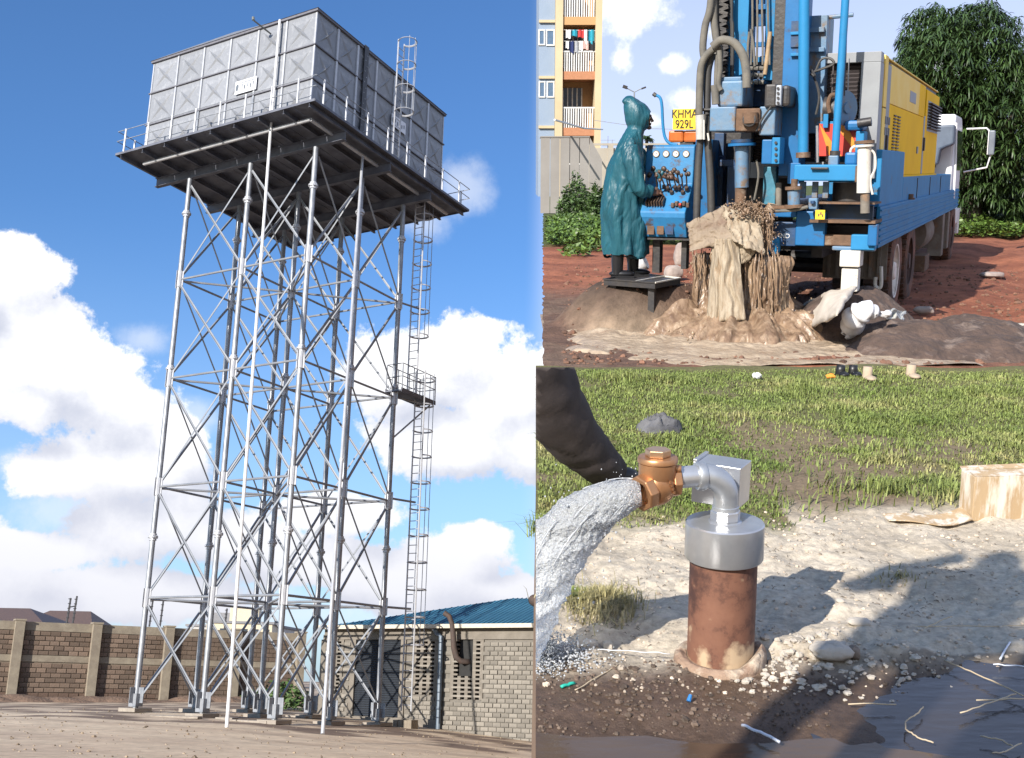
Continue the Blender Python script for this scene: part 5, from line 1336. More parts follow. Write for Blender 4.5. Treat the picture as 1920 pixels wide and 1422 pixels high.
# fuel tank / steps between the axles
mb=MB(); mb.lathe([(.26,-.5),(.28,-.46),(.28,.46),(.26,.5)],(.86,6.1,.62),20,(0,1,0)); mb.build('air_tank',mudfl,truck,smooth=True)
mb=MB(); mb.bb(1.0,1.2,7.2,7.5,.20,.84); mb.bb(.8,1.2,8.2,8.5,.25,.82); mb.build('support_jack_box',mudfl,truck,bev=.01)
mb=MB(); mb.bb(.75,1.15,5.3,5.9,.12,.34); mb.build('step_box',rust,truck,bev=.01)
# cab
cab=grp('cab'); white=mat('white cab paint',(.72,.72,.73),(.62,.61,.60),rough=.35,scale=2,bump=.03,c3=(.45,.38,.32),stain=.32,stscale=5)
yc0,yc1=8.95,10.75
mb=MB(); prof=[(yc0,.78),(yc0,2.22),(yc0+.12,2.34),(yc1-.35,2.34),(yc1-.1,2.2),(yc1+.08,1.5),(yc1+.10,.78)]
n=len(prof); vs=[(-.55,y,z) for y,z in prof]+[(1.15,y,z) for y,z in prof]
mb.add(vs,[tuple(range(n)),tuple(range(2*n-1,n-1,-1))]+[(i,i+n,(i+1)%n+n,(i+1)%n) for i in range(n)]); mb.build('cab_shell',white,cab,bev=.04)
glass=mat('dark cab glass',(.02,.025,.03),rough=.08,bump=0,spec=.8)
mb=MB(); mb.bb(1.151,1.158,yc0+.55,yc1-.1,1.45,2.1); mb.build('side_window',glass,cab)
mb=MB(); mb.bb(-.9,.9,yc0-.012,yc0-.002,1.5,2.12); mb.build('rear_window',glass,cab)
mb=MB(); mb.bb(1.05,1.19,yc1-.75,yc1+.05,.55,.80); mb.bb(1.05,1.19,yc1-.1,yc1+.12,.35,.80); mb.build('front_bumper',white,cab,bev=.02)
ah=mat('slate blue air horn plastic',(.085,.11,.15),(.065,.085,.12),rough=.6,bump=.05)
mb=MB(); mb.add([(.55,yc0-.4,2.13),(1.17,yc0-.4,2.16),(1.17,yc0-.4,1.86),(.98,yc0-.4,1.78),(.95,yc0-.4,1.55),(.6,yc0-.4,1.5),(.5,yc0-.4,1.65)]+[(.55,yc0-.03,2.13),(1.17,yc0-.03,2.16),(1.17,yc0-.03,1.86),(.98,yc0-.03,1.78),(.95,yc0-.03,1.55),(.6,yc0-.03,1.5),(.5,yc0-.03,1.65)],[tuple(range(6,-1,-1)),tuple(range(7,14))]+[(i,(i+1)%7,(i+1)%7+7,i+7) for i in range(7)]); mb.build('air_intake',ah,cab,bev=.03)
mb=MB(); mb.tube((.75,yc0-.2,1.5),(.75,yc0-.2,1.25),.11,14); mb.build('intake_duct',ah,cab,smooth=True)
mb=MB(); mb.path([(1.16,yc0+.02,2.2),(1.19,yc0+.02,1.6),(1.2,yc0+.03,1.0)],.018,8); mb.build('grab_rail',white,cab,smooth=True)
mr=grp('mirror',cab); pm=ts(1838,275,1.75); 
mb=MB(); mb.box((0,0,0),(.10,.14,.42)); mi=mb.build('mirror_glass',mat('grey mirror shell',(.16,.18,.21),rough=.3,bump=0),mr,bev=.02); mr.location=(1.62,yc1+.2,1.92)
mb=MB(); mb.path([(-.42,-.05,.24),(-.1,0,.25),(0,0,.15)],.015,6); mb.path([(-.42,-.05,-.5),(-.05,0,-.42),(0,0,-.2)],.015,6); mb.box((-.055,-.02,0),(.012,.12,.40)); mb.build('mirror_arm',white,mr,smooth=True)
# ---- compressor
comp=thing('air_compressor','yellow air compressor canopy with a grey louvred rear, mounted on the truck deck','compressor','S',TRM@Vector((0,.05,1.14)),-aT)
yel=mat('yellow canopy paint',(.80,.50,.015),(.74,.45,.015),spec=.12,rough=.75,scale=2,bump=.03,c3=(.74,.52,.12),stain=.32,stscale=3)
cream=mat('sun bleached pale yellow paint',(.80,.62,.22),(.78,.55,.13),spec=.12,rough=.75,scale=2.5,bump=.03,c3=(.72,.42,.16),stain=.42,stscale=2)
greyp=mat('grey canopy frame',(.235,.25,.265),(.19,.20,.215),rough=.5,scale=3,bump=.05,c3=(.12,.12,.12),stain=.35)
grill=mat('dark radiator slat',(.035,.030,.032),(.055,.045,.045),rough=.6,bump=.05)
cz=1.14; X1=1.12; X0=-.12
def cb_(name,x0,x1,y0,y1,z0,z1,m_,par=comp,bev=.004): 
    mb=MB(); mb.bb(x0,x1,y0-.05,y1-.05,z0-cz,z1-cz); return mb.build(name,m_,par,bev=bev)
def cy(px,py=200): return ts(px,py,X1).y
y1,y2,y3,y4,y5=.10,cy(1660,150),cy(1678,160),cy(1684,200),cy(1737,250)
ye=cy(1756,250); zt2=2.52
cb_('rear_frame',X0,X1,y1,y1+.18,zt2-.09,zt2,greyp); cb_('rear_frame',X1-.17,X1,y1,y1+.22,1.40,zt2-.091,greyp); cb_('rear_frame',X0,X0+.1,y1,y1+.18,1.40,zt2-.091,greyp); cb_('rear_frame',X0+.101,X1-.171,y1,y1+.18,1.40,1.55,greyp)
cb_('core_body',X0+.02,X1-.04,y1+.20,ye-.02,1.40,zt2-.02,grime,bev=0)
gr=bpy.data.objects.new('radiator_grille',None); COL.objects.link(gr); gr.parent=comp
sl=MB(); L_=X1-.171-X0-.101; sl.box((0,0,0),(L_,.05,.028),0,R(35)); s0_=sl.build('slat',grill,gr)
for i in range(24):
    z=1.57+i*.0365; M=Matrix.Translation(((X0+X1)/2-.035,y1+.06,z-cz))
    if i==0: s0_.matrix_basis=M
    else: inst(s0_,M,gr)
cb_('grille_rod',.58,.60,y1-.01,y1+.01,1.56,2.42,greyp,gr,0); cb_('grille_rod',.70,.71,y1-.01,y1+.01,1.56,2.42,grill,gr,0)
def sp_(name,ya,yb,z0,z1,m_,t=.03,par=comp): return cb_(name,X1-.02,X1+t*.3,ya,yb,z0,z1,m_,par)
sp_('rear_panel',y1+.24,y2+.10,2.05,zt2-.01,cream); q_=sp_('rear_panel',y1+.24,y2+.10,1.62,2.04,cream); sp_('rear_panel',y1+.24,y2+.10,1.42,1.615,yel)
# side lettering too faded to read: two bars of dark print
for z in (1.90,1.80): 
    for k in range(3): cb_('faded_mark',X1+.009,X1+.012,y1+.42+k*.14,y1+.50+k*.14,z,z+.07,grime,q_,0)
sp_('grey_post',y2+.11,y2+.34,1.42,zt2-.08,greyp); cb_('handle',X1+.01,X1+.03,y2+.18,y2+.26,1.60,1.80,grill)
d0_=y2+.35; d1_=y5-.5
sp_('upper_side_panel',d0_,d0_+(d1_-d0_)*.80,2.10,zt2-.06,cream); sp_('upper_side_panel',d0_+(d1_-d0_)*.805,d1_,2.10,zt2-.06,yel)
dp_=sp_('side_door',d0_,d0_+(d1_-d0_)*.99,1.42,2.095,yel)
lv=MB(); 
for k in range(17):
    for c in range(2):
        ya=d0_+.28+c*.32+k*.004; lv.bb(X1+.008,X1+.022,ya-.05,ya+.20-.05,(1.50+k*.031)-cz,(1.512+k*.031)-cz)
lo_=lv.build('louvres',grill,dp_); lo_['kind']='stuff'
cb_('door_latch',X1+.01,X1+.025,d1_-.7,d1_-.6,1.66,1.74,greyp,dp_)
bm_=sp_('bleached_mark',d0_+(d1_-d0_)*.5,d0_+(d1_-d0_)*.68,2.2,2.32,greyp,.04)
sp_('grey_post',d1_+.01,d1_+.16,1.42,2.12,greyp); cb_('handle',X1+.01,X1+.03,d1_+.05,d1_+.11,1.70,1.86,grill)
fp=sp_('front_panel',d1_+.17,ye,1.42,zt2-.08,yel)
for k in range(9): cb_('vent_slat',X1+.012,X1+.06,d1_+.42,ye-.08,1.98+k*.037,1.995+k*.037,grill,fp,0)
cb_('vent_frame',X1+.008,X1+.012,d1_+.38,ye-.04,1.95,2.32,greyp,fp,0)
cb_('base_rail',X0,X1+.03,y2+.35,ye+.05,1.38,1.418,yel); cb_('top_skin',X0,X1-.01,y1+.2,ye-.01,zt2-.019,zt2-.005,cream)
# ---- mast
mast=grp('drilling_mast')
def M_(*a,**k): k['parent']=mast; return rb(*a,**k)
ZT_=-230
M_('mast_channel',1374,ZT_,1397,205,-.10,.30,blue_l); M_('mast_channel',1446,ZT_,1460,150,-.10,.30,blue_l); M_('web_plate',1398,ZT_,1445,48,.10,.04,blue); M_('web_plate',1398,120,1445,200,.12,.04,blue_d)
M_('cross_plate',1402,108,1446,116,.02,.05,blue_l)
M_('slide_rail',1463,ZT_,1481,260,-.14,.12,grime); M_('slide_rail',1455,160,1462,260,-.05,.1,rust)
M_('feed_frame',1483,ZT_,1500,330,-.16,.22,blue); M_('feed_frame',1484,40,1497,88,-.18,.02,blue_d,bev=0)
rt('feed_cylinder',[(1509,ZT_),(1506,288)],-.22,.048,blue_l,mast,16); rt('cylinder_cap',[(1506,286),(1506,296)],-.22,.065,rust,mast,14)
M_('head_box',1519,30,1541,250,.05,.35,blue_p); M_('flange_plate',1513,52,1545,60,.0,.42,blue_p); M_('flange_plate',1513,90,1545,97,.0,.42,blue_p)
rt('side_bar',[(1522,36),(1600,28)],.15,.02,blue_p,mast,8)
for (x,y) in ((1490,100),(1490,60)): M_('bracket',x-8,y,x+8,y+5,-.2,.05,blue_l)
for i in range(6): M_('lacing_bar',1398,ZT_+30+i*70,1446,ZT_+37+i*70,.05,.04,blue)
# drill head
head=grp('rotary_head')
def H_(*a,**k): k['parent']=head; return rb(*a,**k)
H_('gearbox',1346,152,1392,200,-.48,.42,blue_p,bev=.02); H_('gearbox_lid',1352,145,1390,152,-.46,.36,blue_p,bev=.01)
H_('carriage',1331,201,1378,246,-.52,.50,blue_p,bev=.012); H_('carriage',1378.3,204,1424,246,-.50,.46,rust,bev=.012); H_('carriage',1424.3,200,1452,254,-.46,.42,blue_p,bev=.012)
H_('motor',1434,158,1455,202,-.50,.3,grime,bev=.02); H_('motor_cover',1455.3,160,1464,198,-.50,.25,mat('pale grey cover',(.34,.37,.42),bump=.05),bev=.01); H_('motor',1464.3,160,1480,200,-.45,.3,grime,bev=.03)
rt('hub',[(1407,212),(1407,232)],-.52,.07,rust,head,14); mbq=tp(1407,225,-.52)
mb=MB(); mb.lathe([(.05,0),(.06,.01),(.06,.05),(.03,.055)],mbq,18,(0,-1,0)); mb.build('bolt_boss',grime,head,smooth=True)
rt('valve_stack',[(1340,160),(1342,196)],-.5,.035,hose,head,12)
for k in range(4):
    q=tp(1459,166+k*9,-.505); mb=MB(); mb.lathe([(.012,0),(.012,.01)],q,8,(0,-1,0)); mb.build('bolt',grime,head)
for k in range(12):
    x=1398+(k%4)*10; y=128+(k//4)*13; rt('hydraulic_fitting',[(x-4,y),(x+4,y+1)],-.16,.02,hose,head,8)
rt('spindle_flange',[(1391,262),(1391,268)],-.35,.10,blue_d,head,20); rt('spindle_flange',[(1391,269),(1391,274)],-.35,.125,blue,head,20)
rt('spindle',[(1391,275),(1391,352)],-.35,.062,blue_p,head,20); rt('drill_rod',[(1389,352),(1388,405)],-.35,.052,rust,head,16)
H_('guide_block',1429,262,1447,308,-.42,.25,blue,bev=.01); gb=H_('guide_block',1448,258,1461,308,-.44,.2,blue_l,bev=.006)
for k in range(4):
    q=tp(1455,268+k*11,-.445); mb=MB(); mb.lathe([(.013,0),(.013,.012)],q,8,(0,-1,0)); mb.build('bolt',grime,gb)
# rear frame around the hole
rf_=grp('rear_frame')
def F_(*a,**k): k['parent']=rf_; return rb(*a,**k)
F_('back_plate',1305,246,1482,470,.42,.05,grime,bev=0)  # dark sheet added for the shade between console and mast
F_('post',1304,262,1330,442,-.05,.25,blue,bev=.008); F_('post',1340,250,1352,420,.2,.1,blue_d); F_('post',1364,312,1378,420,.1,.12,blue_d); F_('post',1432,313,1453,384,-.1,.12,mat('teal worn paint',(.04,.19,.27),(.03,.13,.2),rough=.5,c3=(.14,.10,.08),stain=.45,stscale=9),bev=.006)
rt('rod',[(1460,343),(1460,386)],-.1,.028,mudfl,rf_,12)
F_('cross_head',1350,300,1378,312,.1,.2,blue_d); F_('cross_beam',1436,386,1500,393,-.3,.35,rust); F_('rear_beam',1437,394,1492,408,-.28,.3,blue,bev=.01)
F_('rear_panel',1441,416,1491,462,-.26,.08,blue_d,bev=.006); F_('rear_panel',1493,396,1545,462,-.27,.12,blue,bev=.01); F_('buffer',1432,444,1458,480,-.35,.15,blue_l,bev=.04)
F_('arm_beam',1489,309,1612,340,-.40,.2,blue_l,bev=.012); F_('arm_beam_end',1604,311,1614,342,-.42,.22,rust); F_('arm_bracket',1520,314,1552,318,-.44,.05,grime)
for x in (1500,1523,1543): F_('web',x,341,x+9,372,-.25,.05,blue_p)
F_('stiffener',1478,306,1500,345,-.2,.2,blue)
rt('jack_screw',[(1490,336),(1489,352)],-.42,.03,rust,rf_,12); rt('jack_disc',[(1488,350),(1488,356)],-.42,.075,rust,rf_,18); rt('jack_barrel',[(1488,357),(1489,386)],-.42,.055,blue_p,rf_,16); rt('jack_base',[(1489,384),(1489,390)],-.42,.085,rust,rf_,18)
rt('mud_hose',[(1436,398),(1460,396),(1490,394),(1515,388)],-.45,.015,hose,rf_,8)
F_('junction_box',1516,372,1532,393,-.42,.08,blue_p,bev=.008); rt('dial',[(1524,377),(1524,382)],-.44,.02,blue_d,rf_)
mb=MB(); q0=tp(1552,343,-.30); q1=tp(1618,379,-.30); cxx=(q0.x+q1.x)/2; mb.lathe([((q1.x-q0.x)/2,q1.z),((q1.x-q0.x)/2,q0.z)],(cxx,-.02,0),24); mb.build('oil_drum',grime,rf_,smooth=True)
F_('shelf',1520,379,1640,384,-.38,.45,rust,bev=0); F_('shelf_wall',1545,385,1636,412,-.20,.05,blue_d,bev=0); F_('shelf',1518,412,1641,420,-.38,.45,rust,bev=0); F_('under_panel',1535,422,1640,470,.05,.1,grime,bev=0); F_('rusty_box',1537,440,1596,462,-.25,.25,rust,bev=.01)
F_('bracket',1596,440,1640,470,-.32,.12,blue_l,bev=.01); F_('bracket_arm',1628,421,1643,462,-.36,.1,blue,bev=.01); F_('tie_bar',1560,462,1640,472,-.3,.1,blue_p,bev=.008)
tagy=F_('warning_tag',1529,394,1546,412,-.46,.015,mat('yellow tag',(.80,.55,.02),bump=0),bev=.002)
for (x,y) in ((1535,403),(1539,400),(1542,404)): rb('tag_mark',x-1.2,y-2,x+1.2,y+3,-.463,.002,rust,tagy,0)
# text on panels
def text(name,s,m_,size,M,parent,ext=.002):
    c=bpy.data.curves.new(name,'FONT'); c.body=s; c.size=size; c.extrude=ext; c.align_x='CENTER'; c.align_y='CENTER'; c.space_line=.85; c.offset=0
    t=bpy.data.objects.new(name,c); dg=bpy.context.evaluated_depsgraph_get(); COL.objects.link(t); bpy.context.view_layer.update(); dg=bpy.context.evaluated_depsgraph_get()
    me=bpy.data.meshes.new_from_object(t.evaluated_get(dg)); bpy.data.objects.remove(t); o=bpy.data.objects.new(name,me); COL.objects.link(o); me.materials.clear(); me.materials.append(m_); o.parent=parent; o.matrix_basis=M; return o
lt_m=mat('off white lettering',(.62,.64,.66),bump=0); bk_m=mat('black lettering',(.01,.01,.01),bump=0)
q=tp(1468,443,-.262); text('lettering','AND',lt_m,.058,Matrix.Translation(q)@Matrix.Rotation(math.pi/2,4,'X'),rf_)
# outriggers
og=grp('outrigger'); 
def O_(*a,**k): k['parent']=og; return rb(*a,**k)
O_('outer_leg',1575,470,1612,502,-.36,.2,white_m,bev=.012); O_('inner_leg',1578,503,1607,548,-.33,.15,white_m,bev=.01)
rt('jack_cylinder',[(1621,272),(1619,362)],-.45,.058,white_m,og,18); rt('cylinder_flange',[(1621,264),(1621,270)],-.45,.085,rust,og,18); rt('cylinder_flange',[(1621,272),(1621,276)],-.45,.08,white_m,og,18); rt('jack_rod',[(1622,363),(1622,400)],-.45,.04,mudfl,og,14)
rt('jack_hose',[(1632,280),(1640,290),(1641,315),(1632,338),(1636,365)],-.46,.01,white_m,og,6)
og2=grp('outrigger'); mb=MB(); mb.bb(-.30,-.12,-.0,.2,.05,.78); mb.build('outer_leg',white_m,og2,bev=.01)
# winch, chevron board
cv=grp('chevron_board'); redp=mat('red reflective panel',(.50,.035,.02),(.42,.03,.02),rough=.5,bump=0); orp=mat('orange reflective stripe',(.62,.22,.01),(.5,.17,.01),rough=.5,bump=0)
rb('panel',1536,232,1616,293,-.05,.02,redp,cv)
P0=tp(1536,232,-.052);P1=tp(1616,293,-.052); wx=P1.x-P0.x; hz_=P0.z-P1.z
mb=MB()
for k in (-.35,.32,.99): 
    poly=[(k,0),(k+.28,0),(k+.28+.62,1),(k+.62,1)]; q=[(min(1,max(0,a)),b) for a,b in poly]
    if q[0][0]==q[1][0] and q[2][0]==q[3][0]: continue
    mb.prism([(P0.x+a*wx,P0.z-b*hz_) for a,b in q],-.058,-.0505)
mb.build('stripe',orp,cv)
rt('tie_ring',[(1594,290),(1596,280),(1603,275),(1610,280),(1612,292)],-.12,.012,white_m,cv,8)
wn=grp('winch'); rt('drum',[(1546,205),(1576,205)],.0,.11,grime,wn,20)
q=tp(1585,203,-.1); mb=MB(); mb.lathe([(.15,-.012),(.155,0),(.15,.012)],q,32,(.86,-.5,0)); mb.lathe([(.05,.012),(.045,.03)],q,16,(.86,-.5,0)); mb.build('disc',blue_p,wn,smooth=True)
rt('drum_ring',[(1556,212),(1553,195),(1558,180),(1566,178)],-.12,.02,rust,wn,8)
rb('winch_frame',1583,226,1619,245,-.15,.25,blue,wn,.03); rb('winch_frame',1605,246,1618,300,-.15,.2,blue_l,wn,.01); rb('winch_frame',1538,228,1582,233,-.05,.2,blue_l,wn,.005); rb('winch_frame',1544,214,1552,240,-.1,.1,blue_l,wn)
rt('pulley',[(1608,232),(1634,228)],-.2,.04,grime,wn,10)
rb('base_cup',1553,292,1571,312,-.35,.1,blue_p,wn,.01); rb('base_cup',1584,286,1606,310,-.3,.15,blue,wn,.02)
rt('pole',[(1594,-230),(1585,0),(1566,283)],-.30,.034,blue_l,wn,12); rt('pole_tip',[(1566,283),(1565,296)],-.30,.045,grime,wn,12); rt('wire_rope',[(1590,-100),(1587,60),(1583,180)],-.2,.007,grime,wn,5); rt('wire_rope',[(1592,110),(1589,190)],-.05,.006,greyp,wn,5)
rt('chrome_rod',[(1532,236),(1533,305)],-.3,.014,chrome,wn,10)
rt('cable_loop',[(1524,140),(1532,160),(1536,185),(1530,215)],-.1,.012,hose_d,wn,6); rt('cable_loop',[(1521,132),(1527,142),(1520,138)],-.15,.015,hose_d,wn,6); rt('cable_loop',[(1530,133),(1540,112),(1556,110),(1563,120),(1540,130),(1524,135)],-.1,.012,hose_d,wn,6)
# hoses
hs_=grp('hoses')
def Z(pts,ly,r_,m_=hose,n=12,name='hose',lys=None): return rt(name,pts,ly,r_,m_,hs_,n,lys)
Z([(1336,-150),(1333,0),(1322,50),(1318,95),(1326,125)],-.35,.033)
Z([(1341,-150),(1338,10),(1341,60),(1346,95),(1340,105)],-.30,.034)
Z([(1311,215),(1312,165),(1316,120),(1333,96),(1349,92),(1346,130),(1345,165)],-.45,.034,hose)
Z([(1326,215),(1326,170),(1328,130),(1336,100)],-.38,.034,hose_d)
Z([(1336,88),(1352,76),(1375,80),(1392,102),(1399,132),(1400,165)],-.52,.038)
Z([(1349,95),(1350,130),(1347,158),(1352,170)],-.5,.024)
Z([(1313,215),(1313,262),(1309,320),(1305,450)],-.40,.034,hose_d); Z([(1326,215),(1327,262),(1332,340),(1335,450)],-.36,.036,hose_d)
Z([(1317,215),(1316,232)],-.42,.042,mudfl,name='hose_clamp'); Z([(1304,206),(1336,206)],-.42,.014,grime,name='hose_clamp')
Z([(1313,216),(1314,262)],-.44,.044,mat('silver lagging',(.42,.42,.40),(.32,.31,.29),rough=.5,bump=.2),name='hose_sleeve')
for i,x in enumerate((1411,1420,1429,1440)): Z([(x-2,-150),(x,30),(x-1+i,70),(x-3+2*i,122)],-.16,.010,hose,8)
Z([(1405,60),(1402,95),(1404,130)],-.16,.012,hose,8); Z([(1408,55),(1413,90),(1415,125)],-.18,.012,hose,8); Z([(1444,60),(1440,95),(1434,140)],-.16,.020,mat('tan hose sleeve',(.34,.24,.14),bump=.2),10)
Z([(1446,200),(1430,222),(1418,246)],-.5,.010,hose_d,6); Z([(1418,300),(1422,330),(1414,375)],-.25,.010,hose,6)
Z([(1320,225),(1320,262)],-.5,.007,white_m,6); Z([(1327,250),(1329,264)],-.5,.009,white_m,6)
# drag chain
dc=MB()
for i in range(44):
    q=tp(1357+2*math.sin(i*.6),-160+i*7.4,-.22); dc.box(q,(.085,.09,.030),0,0,.35*(1 if i%2 else -1))
dc.build('drag_chain',grime,mast)
dc=MB(); dc.box(tp(1357,-10,-.15),(.12,.05,1.9)); dc.build('chain_tray',grime,mast)
rt('black_conduit',[(1374,-150),(1371,20),(1373,60),(1372,200)],-.2,.018,hose_d,mast,8)
# control console
con=grp('control_console')
def C_(*a,**k): k['parent']=con; return rb(*a,**k)
p0=tp(1212,272,-.12);p1=tp(1303,272,-.12); zA=p0.z; zB=tp(1250,345,-.12).z; zC=tp(1250,398,-.38).z; zD=tp(1250,446,-.36).z
x0,x1=p0.x,p1.x
mb=MB(); n=6
poly=[(.25,zA),(-.10,zA),(-.12,zA-.02),(-.16,zB),(-.38,zC),(-.38,zC-.05),(-.30,zD),(.25,zD)]
vs=[(x0,y,z) for y,z in poly]+[(x1,y,z) for y,z in poly]; n=len(poly)
mb.add(vs,[tuple(range(n)),tuple(range(2*n-1,n-1,-1))]+[(i,i+n,(i+1)%n+n,(i+1)%n) for i in range(n)]); mb.build('console_body',mat('grimy console paint',(.025,.17,.36),(.02,.13,.29),rough=.5,spec=.3,scale=5,bump=.1,c3=(.07,.05,.045),stain=.47,stscale=9),con,bev=.01)
dial=mat('white dial',(.75,.73,.68),bump=0)
for k,x in enumerate((1231,1249.5,1268,1287)):
    q=tp(x,289,-.125); gg=MB(); gg.lathe([(.032,0),(.034,.012),(.030,.016)],q,20,(0,-1,0)); go=gg.build('gauge',mat('brass bezel',(.28,.2,.13),metal=.5,rough=.4,bump=0) if k==0 else bpy.data.materials['brass bezel'],con,smooth=True)
    gg=MB(); gg.lathe([(.025,.0165),(.001,.0175)],q,20,(0,-1,0)); gg.build('dial_face',dial,go)
    gg=MB(); gg.box(q+Vector((.005,-.019,.004)),(.02,.002,.004),0,0,.6+k); gg.build('needle',bk_m,go)
    rb('name_plate',x-5,300,x+5,303,-.128,.004,grime,go,0)
r=np.random.RandomState(6)
lvm=mat('oily brown lever',(.10,.065,.045),(.05,.035,.03),rough=.5,metal=.3,bump=.2)
for k in range(9):
    x=1232+k*7; y=345+6*math.sin(k*2); q=tp(x,y+8,-.24); tpv=q+Vector((r.uniform(-.03,.03),-.10,.10+r.uniform(0,.05))); mb=MB(); mb.path([q,q.lerp(tpv,.6),tpv],.008,6); mb.sphere(tpv,.019,8,6); mb.lathe([(.022,0),(.018,.03)],q-Vector((0,0,.02)),8,(0,-.6,.6)); mb.build('lever',lvm,con,smooth=True)
for k in range(12): x=1218+6.6*k; y=320+r.uniform(-5,10); q=tp(x,y,-.15); mb=MB(); mb.sphere(q,.020+r.uniform(-.006,.008),8,6,(1,.8,1)); mb.build('knob',lvm,con,smooth=True)
for k in range(7): x=1214+5*k; q=tp(x,378,-.33); mb=MB(); mb.box(q,(.012,.10,.05),0,.5); mb.build('valve_spool',lvm,con)
for k in range(5): x=1262+7*k; q=tp(x,385-3*(k%2),-.34); mb=MB(); mb.box(q,(.03,.05,.045)); mb.build('valve_block',lvm,con,bev=.004)
mb=MB(); mb.sphere(tp(1275,384,-.37),.014,8,6); mb.build('red_button',mat('red button',(.6,.05,.03),bump=0),con)
for k,(xa_,xb2) in enumerate(((1214,1226),(1232,1244),(1248,1262))): C_('lower_panel',xa_,408,xb2,440,-.345,.02,rust if k<2 else blue_d,bev=0)
C_('stand_leg',1224,446,1236,512,-.2,.1,grime,bev=0); C_('stand_leg',1278,446,1286,505,-.2,.1,grime,bev=0); C_('stand_shelf',1213,446,1303,452,-.3,.5,grime,bev=0)
rt('handle_tube',[(1227,178),(1237,183),(1241,198),(1243,235),(1247,258),(1256,269),(1270,272)],-.05,.014,blue_l,con,10); rt('handle_grip',[(1225,176),(1230,180)],-.05,.02,hose_d,con,8)
am=mat('amber lens',(.50,.14,.03),(.36,.09,.02),rough=.25,bump=0)
rb('beacon_lens',1253,245,1281,267,-.02,.12,am,con,.02); rb('beacon_lens',1281.5,245,1310,267,-.02,.12,am,con,.02); rb('beacon_base',1275,267,1300,272,.0,.1,grime,con)
pl=rb('number_plate',1262,205,1304,243,-.05,.012,mat('yellow plate',(.74,.50,.03),(.70,.46,.03),rough=.4,bump=0),con,.002)
q=tp(1283,224,-.054); text('plate_lettering','KHMA\n929L',bk_m,.112,Matrix.Translation(q)@Matrix.Rotation(math.pi/2,4,'X')@Matrix.Diagonal((.80,1.0,1,1)),pl)
# operator platform, floor mesh
opl=grp('operator_platform'); A0=TRI@ony('S',1132,518,11.75); 
zpf=.45
pf=[TRI@ony('S',px,py,y) for px,py,y in ((1132,522,10.75),(1228,536,10.40),(1276,520,10.85),(1200,508,11.35))]
for v in pf: v.z=zpf
pc=sum(pf,Vector())/4
mb=MB(); vs=[v for v in pf]+[v-Vector((0,0,.05)) for v in pf]; mb.add(vs,[(7,6,5,4)]+[(i,(i+1)%4,(i+1)%4+4,i+4) for i in range(4)]+[(0,1,2,3)]); mb.build('platform_frame',grime,opl)
for i in range(4): mb=MB(); mb.beam(pf[i]+Vector((0,0,.006)),pf[(i+1)%4]+Vector((0,0,.006)),.018,.012); mb.build('edge_angle',white_m if i in (1,2) else grime,opl)
mb=MB(); mb.beam(pf[0].lerp(pf[1],.62)+Vector((0,0,.006)),pf[3].lerp(pf[2],.62)+Vector((0,0,.006)),.016,.012); mb.build('cross_angle',white_m,opl)
for i in range(4): q=pf[i].lerp(pc,.25); mb=MB(); mb.bb(q.x-.03,q.x+.03,q.y-.03,q.y+.03,0.05,zpf-.052); mb.build('platform_leg',grime,opl)
# ---------------------------------------------------------------- mud gush over the bore hole
sackm=mat('mud soaked woven sack',(.25,.195,.14),(.18,.135,.095),rough=.8,scale=5,bump=.4,bscale=60,c3=(.15,.10,.07),stain=.44,stscale=4,bdist=.01)
sackw=mat('wet pale woven sack',(.34,.285,.21),(.24,.185,.125),rough=.7,scale=6,bump=.3,bscale=50,c3=(.22,.15,.09),stain=.46,stscale=9,stretch=(3,3,.5))
mudsp=mat('brown mud spray',(.27,.185,.12),(.13,.08,.05),rough=.33,scale=12,bump=.8,bscale=24,stretch=(1,1,.45),c3=(.34,.25,.17),stain=.48,stscale=9)
gush=thing('mud_fountain','brown muddy water bursting up and pouring down round the drill rod','water','S',OT,-aT)
def cloth(name,c4,lys,m_,parent,nu=44,nv=30,fold=.03,ff=7,bulge=.05,seed=0,rag=.04,vert=True):
    # c4 pixel corners tl,tr,br,bl with their local y
    P=[tp(c[0],c[1],l) for c,l in zip(c4,lys)]
    def f(u,v):
        p=(P[0]*(1-u)+P[1]*u)*(1-v)+(P[3]*(1-u)+P[2]*u)*v
        w=fbm(u*3+seed,v*3,3,seed)
        fo=math.sin((u if vert else v)*ff*3.6+6*w+seed)*fold*.6*(.4+.6*v)+fold*fbm(u*8+w*2,v*(1.2 if vert else 7),5,seed+2)*2.4
        e=rag*fbm(u*6+seed,v*6,3,seed+5)
        return (p.x+e*(1-abs(2*u-1)*0),p.y-bulge*math.sin(math.pi*u)-fo,p.z+e)
    mb=MB(); mb.grid(f,nu,nv); o=mb.build(name,m_,parent,smooth='all'); so=o.modifiers.new('thickness','SOLIDIFY'); so.thickness=.006; return o
sk=thing('draped_sack','muddy woven sack draped like a roof over the gushing bore hole','sack','S',OT,-aT)
cloth('left_flap',[(1288,418),(1356,388),(1378,452),(1294,472)],[-.62,-.55,-.78,-.74],sackm,sk,fold=.018,ff=2.2,bulge=.03,seed=1,vert=False)
cloth('right_flap',[(1352,386),(1426,404),(1434,478),(1376,452)],[-.55,-.50,-.66,-.80],sackw,sk,fold=.012,ff=2,bulge=.03,seed=2)
sk2=thing('hanging_sack','long pale wet sack hanging straight down under the draped sack in the gush','sack','S',OT,-aT)
cloth('sheet',[(1334,448),(1384,446),(1399,600),(1324,600)],[-.70,-.72,-.86,-.84],sackw,sk2,nu=60,nv=40,fold=.022,ff=5,bulge=.09,seed=4,rag=.01)
